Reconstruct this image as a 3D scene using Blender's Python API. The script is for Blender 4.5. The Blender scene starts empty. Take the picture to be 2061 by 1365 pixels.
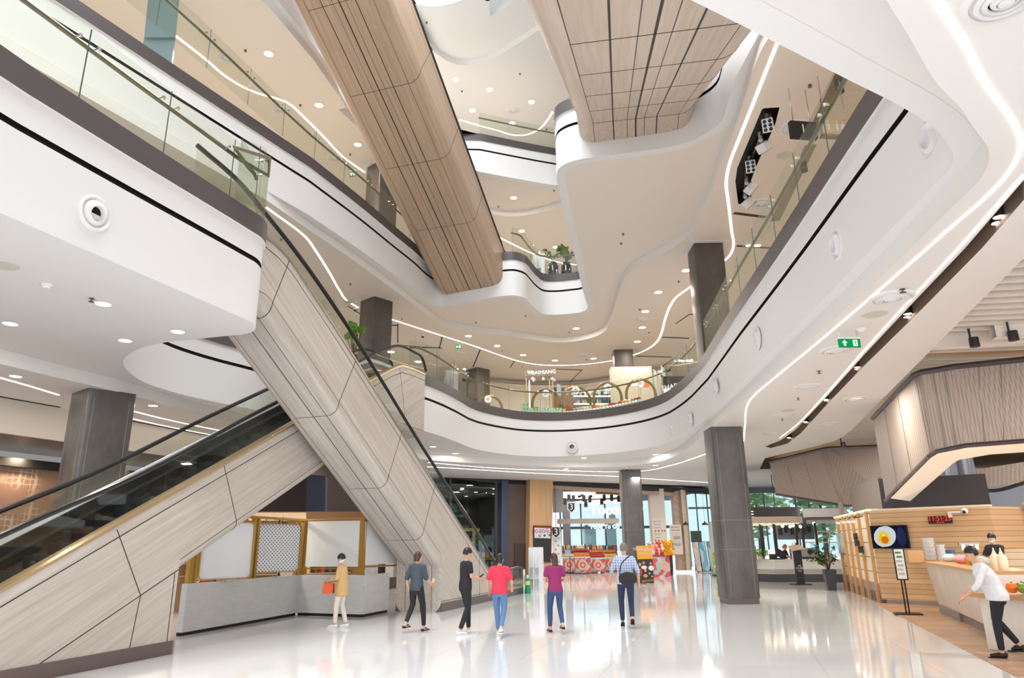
import bpy, bmesh, math, random
from mathutils import Vector, Matrix
from mathutils.geometry import tessellate_polygon
random.seed(7)
C = bpy.context.scene.collection
R = math.radians
# ---------------------------------------------------------------- camera
F, CX, CY, EYE = 1410.0, 1030.5, 682.5, 1.75
PITCH, ROLL = math.atan(415/F), .0125
cp_, sp_, cr_, sr_ = math.cos(PITCH), math.sin(PITCH), math.cos(ROLL), math.sin(ROLL)
def ray(px, py):
    x, y = (px-CX)/F, -(py-CY)/F
    x, y = x*cr_+y*sr_, -x*sr_+y*cr_
    return Vector((x, cp_-y*sp_, sp_+y*cp_))
def atz(px, py, z):
    d = ray(px, py); t = (z-EYE)/d.z
    return Vector((d.x*t, d.y*t, z))
def aty(px, py, Y):
    d = ray(px, py); t = Y/d.y
    return Vector((d.x*t, Y, EYE+d.z*t))
def onp(px, py, P, d):
    """point of the vertical plane through P along d seen at a pixel"""
    r = ray(px, py); n = Vector((d[1], -d[0]))
    t = (P[0]*n.x+P[1]*n.y)/(r.x*n.x+r.y*n.y)
    return Vector((r.x*t, r.y*t, EYE+r.z*t))
cam = bpy.data.cameras.new('camera'); co = bpy.data.objects.new('camera', cam); C.objects.link(co)
cam.sensor_width = 36; cam.lens = 36*F/2061; cam.clip_end = 500
co.matrix_world = Matrix.Translation((0, 0, EYE)) @ Matrix.Rotation(math.pi/2+PITCH, 4, 'X') @ Matrix.Rotation(-ROLL, 4, 'Z')
bpy.context.scene.camera = co
# ---------------------------------------------------------------- mesh helpers
class MB:
    def __init__(s): s.v = []; s.f = []; s.m = []
    def add(s, vs, fs, m=0):
        b = len(s.v); s.v += [tuple(v) for v in vs]
        s.f += [tuple(b+i for i in f) for f in fs]; s.m += [m]*len(fs); return s
    def box(s, c, d, rz=0, m=0, M=None):
        x, y, z = d[0]/2, d[1]/2, d[2]/2
        vs = [Vector(p) for p in ((-x,-y,-z),(x,-y,-z),(x,y,-z),(-x,y,-z),(-x,-y,z),(x,-y,z),(x,y,z),(-x,y,z))]
        if M is None: M = Matrix.Translation(c) @ Matrix.Rotation(rz, 4, 'Z')
        else: M = Matrix.Translation(c) @ M
        return s.add([M @ v for v in vs], [(0,3,2,1),(4,5,6,7),(0,1,5,4),(1,2,6,5),(2,3,7,6),(3,0,4,7)], m)
    def bar(s, a, b, w, h, m=0):
        a, b = Vector(a), Vector(b); d = b-a
        q = d.to_track_quat('X', 'Z').to_matrix().to_4x4()
        return s.box((a+b)/2, (d.length, w, h), m=m, M=q)
    def prism(s, poly, z0, z1, m=0, cap=True):
        n = len(poly); p2 = [Vector((p[0], p[1], 0)) for p in poly]
        a = sum(p2[i].x*p2[(i+1) % n].y-p2[(i+1) % n].x*p2[i].y for i in range(n))
        if a < 0: p2.reverse()
        vs = [(p.x, p.y, z0) for p in p2]+[(p.x, p.y, z1) for p in p2]
        fs = [(i, (i+1) % n, n+(i+1) % n, n+i) for i in range(n)]
        if cap:
            for t in tessellate_polygon([p2]):
                t = list(t)
                A = p2[t[0]]; B = p2[t[1]]; D = p2[t[2]]
                if (B-A).cross(D-A).z < 0: t.reverse()
                fs += [tuple(n+i for i in t), tuple(reversed(t))]
        return s.add(vs, fs, m)
    def flat(s, loops, z, m=0, up=False):
        ls = [[Vector((p[0], p[1], 0)) for p in l] for l in loops]
        al = [p for l in ls for p in l]
        fs = []
        for t in tessellate_polygon(ls):
            t = list(t); A, B, D = (al[i] for i in t)
            if ((B-A).cross(D-A).z < 0) == up: t.reverse()
            fs.append(tuple(t))
        return s.add([(p.x, p.y, z) for p in al], fs, m)
    def poly(s, pts, m=0): return s.add(pts, [tuple(range(len(pts)))], m)
    def slab(s, pts, nrm, th, m=0):
        """a planar polygon in 3-D given a thickness along nrm"""
        n = len(pts); o = Vector(nrm).normalized()*th
        a = [Vector(p) for p in pts]; b = [p+o for p in a]
        return s.add(a+b, [tuple(range(n-1, -1, -1)), tuple(range(n, 2*n))]+[(i, (i+1) % n, n+(i+1) % n, n+i) for i in range(n)], m)
    def tube(s, path, r, n=8, m=0, closed=False, cap=True):
        P = [Vector(p) for p in path]; k = len(P); vs = []
        rr = r if hasattr(r, '__len__') else [r]*k
        up = None
        for i in range(k):
            if closed: d = P[(i+1) % k]-P[i-1]
            else: d = P[min(i+1, k-1)]-P[max(i-1, 0)]
            d.normalize()
            if up is None: up = Vector((0, 0, 1)) if abs(d.z) < .9 else Vector((1, 0, 0))
            x = d.cross(up)
            if x.length < 1e-4: x = d.orthogonal()
            x.normalize(); up = x.cross(d).normalized()
            vs += [P[i]+(x*math.cos(2*math.pi*j/n)+up*math.sin(2*math.pi*j/n))*rr[i] for j in range(n)]
        fs = [(i*n+j, i*n+(j+1) % n, ((i+1) % k)*n+(j+1) % n, ((i+1) % k)*n+j) for i in range(k if closed else k-1) for j in range(n)]
        if cap and not closed: fs += [tuple(range(n-1, -1, -1)), tuple((k-1)*n+j for j in range(n))]
        return s.add(vs, fs, m)
    def cyl(s, a, b, r, n=16, m=0): return s.tube([a, b], r, n, m)
    def lathe(s, prof, c=(0,0,0), n=20, m=0, M=None):
        vs = []; k = len(prof)
        for r, z in prof: vs += [Vector((r*math.cos(2*math.pi*j/n), r*math.sin(2*math.pi*j/n), z)) for j in range(n)]
        if M is not None: vs = [M @ v for v in vs]
        c = Vector(c); vs = [v+c for v in vs]
        fs = [(i*n+j, i*n+(j+1) % n, (i+1)*n+(j+1) % n, (i+1)*n+j) for i in range(k-1) for j in range(n)]
        if prof[0][0] > 1e-5: fs.append(tuple(range(n-1, -1, -1)))
        if prof[-1][0] > 1e-5: fs.append(tuple((k-1)*n+j for j in range(n)))
        return s.add(vs, fs, m)
    def ball(s, c, r, n=10, m=0, sc=(1,1,1)):
        k = max(4, n//2+1)
        pr = [(max(1e-6, r*math.sin(math.pi*i/k)), -r*math.cos(math.pi*i/k)) for i in range(k+1)]
        return s.lathe(pr, c, n, m, Matrix.Diagonal((sc[0], sc[1], sc[2], 1)))
    def obj(s, name, mats, parent=None, smooth=False, bevel=0, M=None):
        me = bpy.data.meshes.new(name)
        vs = [M @ Vector(v) for v in s.v] if M is not None else s.v
        me.from_pydata(vs, [], s.f)
        for m in (mats if isinstance(mats, (list, tuple)) else [mats]): me.materials.append(m)
        me.polygons.foreach_set('material_index', s.m)
        if smooth:
            me.polygons.foreach_set('use_smooth', [True]*len(me.polygons))
            if smooth != 2: me.set_sharp_from_angle(angle=R(40))
        me.validate(clean_customdata=False); me.update()
        o = bpy.data.objects.new(name, me); C.objects.link(o)
        if parent: o.parent = parent
        if bevel:
            b = o.modifiers.new('b', 'BEVEL'); b.width = bevel; b.segments = 2; b.limit_method = 'ANGLE'
        return o
def tag(o, label, cat, group=None, kind=None):
    o['label'] = label; o['category'] = cat
    if group: o['group'] = group
    if kind: o['kind'] = kind
    return o
def thing(name, label, cat, loc=(0,0,0), rz=0, group=None):
    o = bpy.data.objects.new(name, None); C.objects.link(o)
    o.location = loc; o.rotation_euler = (0, 0, rz); o.empty_display_size = .1
    return tag(o, label, cat, group)
def struct(o): o['kind'] = 'structure'; return o
KIDS = {}
def kids(o): return [c for c in bpy.data.objects if c.parent == o]
def dup(o, loc=None, rz=None, label=None, tree=None):
    """copy of a thing with copies of its parts and sub-parts"""
    def cp(a, par):
        c = a.copy(); C.objects.link(c); c.parent = par
        for ch in tr[a.name]: cp(ch, c)
        return c
    tr = tree or mktree(o)
    r = cp(o, None)
    if loc is not None: r.location = loc
    if rz is not None: r.rotation_euler = (0, 0, rz)
    if label: r['label'] = label
    return r
def mktree(o):
    t = {}
    def w(a):
        t[a.name] = kids(a)
        for c in t[a.name]: w(c)
    w(o); return t
def crom(pts, n=6, closed=False):
    P = [Vector((p[0], p[1], p[2] if len(p) > 2 else 0)) for p in pts]; k = len(P); out = []
    for i in range(k if closed else k-1):
        a, b = P[i], P[(i+1) % k]
        p0 = P[i-1] if (closed or i > 0) else a+(a-b)
        p3 = P[(i+2) % k] if (closed or i+2 < k) else b+(b-a)
        # centripetal-ish tangents
        l0, l1, l2 = (a-p0).length or 1e-4, (b-a).length or 1e-4, (p3-b).length or 1e-4
        m1 = ((a-p0)/l0*l1+(b-a)/l1*l0)/(l0+l1)*l1
        m2 = ((b-a)/l1*l2+(p3-b)/l2*l1)/(l1+l2)*l1
        for j in range(n):
            t = j/n; t2 = t*t; t3 = t2*t
            out.append((2*t3-3*t2+1)*a+(t3-2*t2+t)*m1+(-2*t3+3*t2)*b+(t3-t2)*m2)
    if not closed: out.append(P[-1])
    return out
def offset(pl, d, closed=True):
    """offset a plan polyline to its left by d"""
    n = len(pl); out = []
    for i in range(n):
        a = pl[i-1] if (closed or i) else pl[i]; b = pl[(i+1) % n] if (closed or i < n-1) else pl[i]
        t = Vector((b[0]-a[0], b[1]-a[1])); t.normalize()
        out.append(Vector((pl[i][0]-t.y*d, pl[i][1]+t.x*d, 0)))
    return out
def ribbon(mb, pl, prof, mats, closed=True):
    """sweep a profile (offset to the left, z) along a plan polyline"""
    n = len(pl); cols = []
    for o, z in prof: cols.append([Vector((p[0], p[1], z)) for p in (offset(pl, o, closed) if o else pl)])
    vs = [v for c in cols for v in c]
    for k in range(len(prof)-1):
        fs = [(k*n+i, (k+1)*n+i, (k+1)*n+(i+1) % n, k*n+(i+1) % n) for i in range(n if closed else n-1)]
        mb.add([], [], 0)
        b = len(mb.v)
        mb.v += [tuple(v) for v in cols[k]]+[tuple(v) for v in cols[k+1]]
        mb.f += [(b+i, b+(i+1) % n, b+n+(i+1) % n, b+n+i) for i in range(n if closed else n-1)]
        mb.m += [mats[k]]*(n if closed else n-1)
# ---------------------------------------------------------------- materials
def nodes(name):
    m = bpy.data.materials.new(name); m.use_nodes = True
    return m, m.node_tree.nodes, m.node_tree.links
def S(c):
    """an sRGB colour 0-255 as linear"""
    return tuple(((x/255)/12.92 if x/255 <= .04045 else ((x/255+.055)/1.055)**2.4) for x in c)+(1,)
def mat(name, col, rough=.5, metal=0, emit=0, ecol=None, noise=None, bump=0, spec=None, coat=0, alpha=1):
    """noise = (scale xyz, amount, second colour)"""
    m, N, L = nodes(name); b = N['Principled BSDF']
    b.inputs['Base Color'].default_value = S(col); b.inputs['Roughness'].default_value = rough; b.inputs['Metallic'].default_value = metal
    if spec is not None: b.inputs['Specular IOR Level'].default_value = spec
    if coat: b.inputs['Coat Weight'].default_value = coat
    if emit: b.inputs['Emission Color'].default_value = S(ecol or col); b.inputs['Emission Strength'].default_value = emit
    if alpha < 1: b.inputs['Alpha'].default_value = alpha
    if noise:
        tc = N.new('ShaderNodeTexCoord'); mp = N.new('ShaderNodeMapping'); nz = N.new('ShaderNodeTexNoise'); mx = N.new('ShaderNodeMix'); mx.data_type = 'RGBA'
        rp = N.new('ShaderNodeMapRange'); rp.inputs[1].default_value = .3; rp.inputs[2].default_value = .7
        mp.inputs['Scale'].default_value = noise[0]; nz.inputs['Scale'].default_value = 1; nz.inputs['Detail'].default_value = 6; nz.inputs['Roughness'].default_value = .65
        if len(noise) > 3: mp.vector_type = 'TEXTURE'; mp.inputs['Rotation'].default_value = [-a for a in noise[3]]; mp.inputs['Scale'].default_value = [1/a for a in noise[0]]
        L.new(tc.outputs['Object'], mp.inputs[0]); L.new(mp.outputs[0], nz.inputs['Vector']); L.new(nz.outputs[0], rp.inputs[0])
        rp.inputs[3].default_value = 0; rp.inputs[4].default_value = noise[1]
        L.new(rp.outputs[0], mx.inputs[0]); mx.inputs[6].default_value = S(col); mx.inputs[7].default_value = S(noise[2])
        L.new(mx.outputs[2], b.inputs['Base Color'])
        if bump:
            bp = N.new('ShaderNodeBump'); bp.inputs['Strength'].default_value = bump; bp.inputs['Distance'].default_value = .02
            L.new(nz.outputs[0], bp.inputs['Height']); L.new(bp.outputs[0], b.inputs['Normal'])
    return m
def emat(name, col, st, sample=False):
    m = mat(name, (10, 10, 10), 1, emit=st, ecol=col, spec=0)
    if not sample: m.cycles.emission_sampling = 'NONE'
    return m
def glass(name, tint=(225, 238, 232), refl=1.0, haze=0):
    m, N, L = nodes(name); out = N['Material Output']; N.remove(N['Principled BSDF'])
    t = N.new('ShaderNodeBsdfTransparent'); t.inputs[0].default_value = S(tint)
    g = N.new('ShaderNodeBsdfGlossy'); g.inputs['Roughness'].default_value = .02; g.inputs[0].default_value = (.95, 1, .98, 1)
    fr = N.new('ShaderNodeLayerWeight'); fr.inputs[0].default_value = .5
    pw = N.new('ShaderNodeMath'); pw.operation = 'POWER'; pw.inputs[1].default_value = 5
    mu = N.new('ShaderNodeMath'); mu.operation = 'MULTIPLY_ADD'; mu.inputs[1].default_value = refl*.5; mu.inputs[2].default_value = .035*refl
    mx = N.new('ShaderNodeMixShader'); L.new(fr.outputs['Facing'], pw.inputs[0]); L.new(pw.outputs[0], mu.inputs[0]); L.new(mu.outputs[0], mx.inputs[0]); L.new(t.outputs[0], mx.inputs[1]); L.new(g.outputs[0], mx.inputs[2])
    s = mx
    if haze:
        d = N.new('ShaderNodeBsdfDiffuse'); d.inputs[0].default_value = (.9, .92, .92, 1)
        m2 = N.new('ShaderNodeMixShader'); m2.inputs[0].default_value = haze; L.new(mx.outputs[0], m2.inputs[1]); L.new(d.outputs[0], m2.inputs[2]); s = m2
    L.new(s.outputs[0], out.inputs[0]); return m
M = {}
M['white'] = mat('white_plaster', (232, 231, 231), .55)
M['ceil'] = mat('ceiling_paint', (234, 231, 228), .6)
M['ceil2'] = mat('ceiling_paint_warmlit', (232, 222, 211), .6)  # warm lamp and floor light is put into this ceiling colour
M['band'] = mat('bronze_band', (86, 78, 80), .42, noise=((.3, .3, 6), .35, (74, 66, 68)))
M['black'] = mat('black_gap', (18, 16, 15), .6)
M['dark'] = mat('dark_paint', (40, 38, 40), .5)
M['wood'] = mat('pale_wood', (206, 195, 183), .45, noise=((.55, 9, 9), .75, (178, 163, 148), (0, 0, 0)))
M['woodside'] = M['wood']
M['metal'] = mat('brushed_metal', (176, 172, 168), .28, 1)
M['bronze'] = mat('bronze_rail', (132, 124, 106), .35, .8)
M['plinth'] = mat('bronze_plinth', (118, 108, 106), .3, .75)
M['steel'] = mat('steel', (205, 205, 205), .2, 1)
M['rubber'] = mat('black_rubber', (26, 27, 30), .3)
M['gold'] = mat('gold_trim', (206, 180, 142), .3, .85)
M['brass'] = mat('brass', (176, 136, 62), .35, .6)
M['glass'] = glass('clear_glass', (246, 248, 244), .9)
M['winglass'] = glass('window_glass', (236, 246, 248), .8)
M['pillar'] = mat('slate_cladding', (104, 101, 100), .38, noise=((1.6, 1.6, .9), .9, (68, 64, 62)), bump=.05)
M['pillarb'] = mat('slate_cladding_brown', (92, 82, 76), .4, noise=((1.6, 1.6, .9), .9, (64, 57, 52)), bump=.05)
M['glow'] = emat('lamp_glow', (255, 243, 226), 14)
M['glowc'] = emat('strip_glow', (255, 246, 236), 5)
M['exit'] = emat('exit_green', (20, 170, 90), 1.1)
M['signwhite'] = emat('sign_white', (255, 255, 255), 2.2)
# ---------------------------------------------------------------- world, view
w = bpy.data.worlds.new('sky'); bpy.context.scene.world = w; w.use_nodes = True
bg = w.node_tree.nodes['Background']; bg.inputs[0].default_value = (.93, .965, 1, 1); bg.inputs[1].default_value = 1.6
sc = bpy.context.scene
sc.view_settings.view_transform = 'Standard'; sc.view_settings.look = 'None'; sc.view_settings.gamma = 1; sc.view_settings.exposure = 0.0
cy = sc.cycles; cy.max_bounces = 7; cy.diffuse_bounces = 4; cy.glossy_bounces = 3; cy.transmission_bounces = 4; cy.transparent_max_bounces = 16
cy.caustics_reflective = False; cy.caustics_refractive = False; cy.sample_clamp_indirect = 6
cy.use_denoising = True
# ---------------------------------------------------------------- slabs
Z2, Z3, Z4, Z5 = 5.54, 11.85, 18.1, 24.3
DZ = .29; TOP = 1.98
def px(pts, z): return [atz(a, b, z) for a, b in pts]
def plan(pts): return [Vector((a, b, 0)) for a, b in pts]
# level 2 opening, anticlockwise seen from above
M_EDGE = px([(1400,861.5),(1372,879),(1340,893),(1300,902.5),(1250,910),(1200,915),(1150,918),(1100,919),(1050,917.5),(1000,912),(960,905),(915,888),(872,873),(848,867),(830,865),(815,866)], Z2)
L1_EDGE = px([(400,682),(450,677),(495,672),(510,667),(514,658),(505,648),(482,637.4),(400,601.5),(236,531),(50.5,450),(0,428)], Z2)
HOOK = px([(498,822),(404,803),(337,786),(290,769),(264,753),(248,726),(270,707),(311,693)], Z2)
open2 = (plan([(-7.9,3.0),(-2,2.9)])+px([(1390,0),(1560,85),(1700,157),(1830,224),(1880,258),(1908,290),(1919,318),(1912,340),(1891,362),(1780,475),(1640,622),(1500,763)], Z2)
         +M_EDGE+plan([(-4.5,23.85),(-5.2,24.1),(-6.3,23.6),(-7.0,21.6)])+HOOK+L1_EDGE+plan([(-6.6,5.3)]))
rise2 = (plan([(-14,1.2),(0,2.0)])+px([(1812,0),(1876,111),(1922,160),(1948,202),(1970,232),(1978,250),(1978,270),(1970,296),(1948,327),(1919,356),(1823,460),(1640,642),(1400,872),(1370,897),(1347,909),(1319,917),(1263,925),(1170,928.5),(1080,926),(1009,922),(860,912)], Z2)
         +px([(600,858),(500,838),(420,817),(354,798),(300,781),(237,763),(135,737),(0,702)], Z2)+plan([(-12,9)]))
PEN = px([(1096.5,632.6),(1121.7,633.5),(1150,631),(1170,628.5),(1180,624),(1183,617),(1178,601),(1168,564),(1158,519),(1135,428),(1123,373),(1120.7,351),(1126,338),(1139,329.5),(1157,323),(1212,314.7),(1300,303),(1354.7,294),(1387.7,285.5),(1420.7,268),(1440,256),(1451.4,245),(1461.8,218),(1471,189),(1480,157)], Z3)
FAR3 = px([(872.8,611.8),(885,616),(900,614),(918,610.6),(966,603),(1015,595.5),(1036,594.7),(1053.8,599),(1067.4,610.6),(1081,624)], Z3)
L2_EDGE = px([(617.9,430.5),(727.8,505.2),(790,551),(833,582),(859.6,604)], Z3)
open3 = plan([(-12.6,3)])+plan([(4.7,3)])+list(reversed(PEN))+list(reversed(FAR3))+list(reversed(L2_EDGE))
rise3 = plan([(-13.1,2.2),(5.3,2.2)])+px([(1530,75),(1512,122),(1497,171),(1478,232),(1449,308),(1425,379),(1409,413),(1398,444.5),(1386,458.6),(1355.8,481),(1311,506.7),(1273.8,527.8),(1257,544),(1250,559.5),(1234,612.6),(1224.6,640),(1217,655),(1195.5,667),(1160.5,675.6),(1131,678.6),(1063,670.8),(1005,662),(931.5,652.4),(900,645.5),(875,632),(850,613),(815.6,586.5),(771.7,553.6),(705.8,504),(617.9,442.6),(574,410.8),(536.6,384)], Z3)
open4 = plan([(-12.6,3),(5.6,3),(5.6,20),(4.8,27),(3.5,29.4)])+px([(1118,373),(1075,366),(1031,358),(966,346)], Z4)+plan([(-3.2,27.6),(-4.9,24.6)])+px([(613,67),(556,0)], Z4)
rise4 = plan([(-13.6,2.2),(6.2,2.2),(6.2,20),(5.6,28),(4.2,30.3)])+px([(1129,404),(1110,411),(1080,418.4),(1038,424.8),(1015,424),(992,419.5)], Z4)+plan([(-3.6,29.6),(-5.6,25.4)])+px([(636,111.3),(544,0)], Z4)
open5 = plan([(-12.6,3),(1.5,3),(.6,20),(-1,23.6)])+px([(929,0),(915,5),(901,8.8),(873,12.3),(856,11.5),(839,9)], Z5)+plan([(-5,26.2),(-6.5,28.3),(-8.2,30),(-10,30.5),(-12.6,28)])
rise5 = plan([(-14.4,2.2),(4,2.2),(3,20)])+px([(1045,75),(1031,83.7),(1005,101),(974.7,115.3),(955,119.5),(936,121.3),(915,118),(897.4,110.8),(872.7,93)], Z5)+plan([(-5.6,29.4),(-7.6,32),(-10.5,32.6),(-14.4,29)])
def smooth_loop(l, n=3): return crom(l, n, True)
def level(k, zs, op, ri, outer, hole=None, floor=True, extra=(), cm='ceil'):
    op, ri = smooth_loop(op), smooth_loop(ri)
    mb = MB()
    g = .06
    ribbon(mb, op, [(-.25, zs), (0, zs), (0, zs+1.10), (-g, zs+1.10), (-g, zs+1.19), (0, zs+1.19), (0, zs+1.60), (.04, zs+1.60), (.04, zs+TOP), (-.3, zs+TOP)], [0, 0, 1, 1, 1, 0, 0, 2, 2])
    struct(mb.obj('slab_edge_%s' % k, [M['white'], M['black'], M['band']], smooth=True))
    mb = MB()
    mb.flat([ri, op], zs+.002)
    ribbon(mb, ri, [(0, zs), (0, zs-DZ)], [1])
    struct(mb.obj('ceiling_%s_soffit' % k, [M[cm], M['ceil']], smooth=True))
    mb = MB()
    mb.flat([outer, ri]+list(extra), zs-DZ)
    struct(mb.obj('ceiling_%s' % k, M[cm], smooth=False))
    if floor:
        mb = MB(); mb.flat([outer, op], zs+TOP-.03, up=True)
        struct(mb.obj('floor_%s' % k, M['floor2']))
    return op, ri
M['floor2'] = mat('upper_floor', (215, 210, 203), .2)
rect = lambda x0, y0, x1, y1: plan([(x0,y0),(x1,y0),(x1,y1),(x0,y1)])
# edge of the white ceiling beside the timber slats, then far round the hall
SLAT_EDGE = px([(2061,510),(1900,672),(1800,774),(1708,868),(1692,880),(1676,888),(1640,898),(1600,908),(1560,917),(1540,922)], Z2-DZ)
out2 = plan([(-26,-1),(4.4,-1),(4.6,3)])+SLAT_EDGE+plan([(12.3,35.5),(40,37.5),(40,47.9),(13.2,47.9),(13.2,59),(-26,59)])
# lighting slot of the right ceiling and the spotlight recess of the ceiling above
SLOT = px([(2061,362),(1942,500),(1840,607),(1740,713.5),(1659,804),(1600,866),(1572,886),(1540,899),(1552,902),(1585,893),(1612,872),(1674,804),(1740,735.5),(1840,638),(1976,500),(2061,402)], Z2-DZ)
RECESS = px([(1486,411),(1480,365),(1484,338),(1533,221),(1537,218),(1569,216),(1561,248),(1522,335),(1512,362),(1512,408)], Z3-DZ)
level('two', Z2, open2, rise2, out2, extra=[SLOT])
level('three', Z3, open3, rise3, rect(-26,-1,20,53), cm='ceil2', extra=[RECESS])
level('four', Z4, open4, rise4, rect(-26,-1,20,53), cm='ceil2')
level('five', Z5, open5, rise5, rect(-26,-1,20,60), floor=False)
# ---------------------------------------------------------------- ground floor
def tile_floor():
    m, N, L = nodes('polished_tiles'); b = N['Principled BSDF']
    tc = N.new('ShaderNodeTexCoord'); mp = N.new('ShaderNodeMapping'); br = N.new('ShaderNodeTexBrick')
    mp.inputs['Rotation'].default_value = (0, 0, R(16.5)); mp.inputs['Location'].default_value = (.4, .2, 0)
    L.new(tc.outputs['Object'], mp.inputs[0]); L.new(mp.outputs[0], br.inputs[0])
    br.offset = 0; br.inputs['Scale'].default_value = 1; br.inputs['Brick Width'].default_value = 1.5; br.inputs['Row Height'].default_value = 3; br.inputs['Mortar Size'].default_value = .004
    br.inputs['Color1'].default_value = S((226, 227, 229)); br.inputs['Color2'].default_value = S((231, 231, 232)); br.inputs['Mortar'].default_value = S((196, 193, 190))
    L.new(br.outputs[0], b.inputs['Base Color']); b.inputs['Roughness'].default_value = .07
    b.inputs['IOR'].default_value = 1.6
    return m
M['tiles'] = tile_floor()
mb = MB(); mb.box((0, 30, -.1), (80, 90, .2)); struct(mb.obj('floor', M['tiles']))
M['deck'] = mat('deck_boards', (190, 156, 126), .4, noise=((3, .5, 1), .9, (146, 112, 86), (0, 0, R(-30))))
def deck():
    m, N, L = nodes('deck_planks'); b = N['Principled BSDF']
    tc = N.new('ShaderNodeTexCoord'); mp = N.new('ShaderNodeMapping'); br = N.new('ShaderNodeTexBrick')
    mp.inputs['Rotation'].default_value = (0, 0, R(18))
    L.new(tc.outputs['Object'], mp.inputs[0]); L.new(mp.outputs[0], br.inputs[0])
    br.inputs['Brick Width'].default_value = 1.6; br.inputs['Row Height'].default_value = .16; br.inputs['Mortar Size'].default_value = .004; br.inputs['Scale'].default_value = 1
    br.inputs['Color1'].default_value = S((196, 160, 130)); br.inputs['Color2'].default_value = S((164, 130, 102)); br.inputs['Mortar'].default_value = S((110, 84, 64)); br.inputs['Bias'].default_value = -.2
    L.new(br.outputs[0], b.inputs['Base Color']); b.inputs['Roughness'].default_value = .35
    return m
M['deck'] = deck()
mb = MB(); mb.prism([(10.45,21.75),(6.55,10.0),(5.5,6.6),(14,6.6),(16,21.75)], 0, .015); struct(mb.obj('floor_timber_deck', M['deck']))
# ---------------------------------------------------------------- pillars
def pillar(label, x, y, w, d, rz, z0, z1, mt='pillar', plinth=True, collar=False):
    t = thing('pillar', label, 'pillar', (x, y, z0), rz, 'stone clad pillars')
    mb = MB(); r = .07
    pts = []
    for sx, sy, a0 in ((1, 1, 0), (-1, 1, 90), (-1, -1, 180), (1, -1, 270)):
        for k in range(4):
            a = R(a0+k*30); pts.append((sx*(w/2-r)+r*math.cos(a), sy*(d/2-r)+r*math.sin(a)))
    h = z1-z0
    mb.prism(pts, .16 if plinth else 0, h); mb.obj('shaft', M[mt], t, smooth=True)
    if plinth:
        mb = MB(); mb.box((0, 0, .08), (w-.08, d-.08, .16)); mb.obj('plinth', M['plinth'], t)
    jb = MB()
    for zz in [2.4, 1.55] if h < 6 else []:
        jb.box((0, 0, zz), (w+.004, d+.004, .008))
    for sx in (-1, 1):
        jb.box((sx*(w/2-.14), 0, h/2), (.008, d+.004, h-.4)); jb.box((0, sx*(d/2-.14), h/2), (w+.004, .008, h-.4))
    if plinth: jb.obj('joint_trim', M['joint'], t)
    if collar:
        cb = MB(); cb.box((0, 0, h-.01), (w+.3, d+.3, .03)); cb.obj('collar', M['white'], t)
    return t
M['joint'] = mat('stone_joint', (150, 146, 142), .5)
pillar('tall grey stone pillar on the glossy floor by the timber kiosk', 6.74, 22.48, 1.0, 1.0, 0, 0, 5.26)
pillar('grey stone pillar at the supermarket entrance behind the orange poster', 5.78, 35.4, .97, .95, 0, 0, 5.26)
pillar('broad slate pillar behind the rising left escalator', -9.55, 16.05, 1.05, 1.0, R(52), 0, 5.26)
pillar('dark pillar rising behind the glass rail of the right balcony', 6.74, 22.48, 1.0, 1.0, 0, Z2+TOP-.03, 11.57, 'pillarb', False, True)
pillar('dark pillar between the two crossing lower escalators, upper floor', -5.62, 27.55, .98, .98, R(48), Z2+TOP-.03, 11.57, 'pillarb', False, True)
pillar('short dark pillar behind the sloping glass rail by the white card stand', -2.0, 39.6, 1.0, 1.0, R(45), Z2+TOP-.03, 11.57, 'pillarb', False, True)
pillar('dark pillar above the white promotional box on the upper floor', 5.85, 36, 1.0, 1.0, 0, Z2+TOP-.03, 11.57, 'pillarb', False, True)
pillar('brownish pillar half hidden behind the long timber escalator, third floor', -5.62, 27.55, 1.0, 1.0, R(48), Z3+TOP-.03, Z4-DZ+.01, 'pillarb', False, True)
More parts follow.
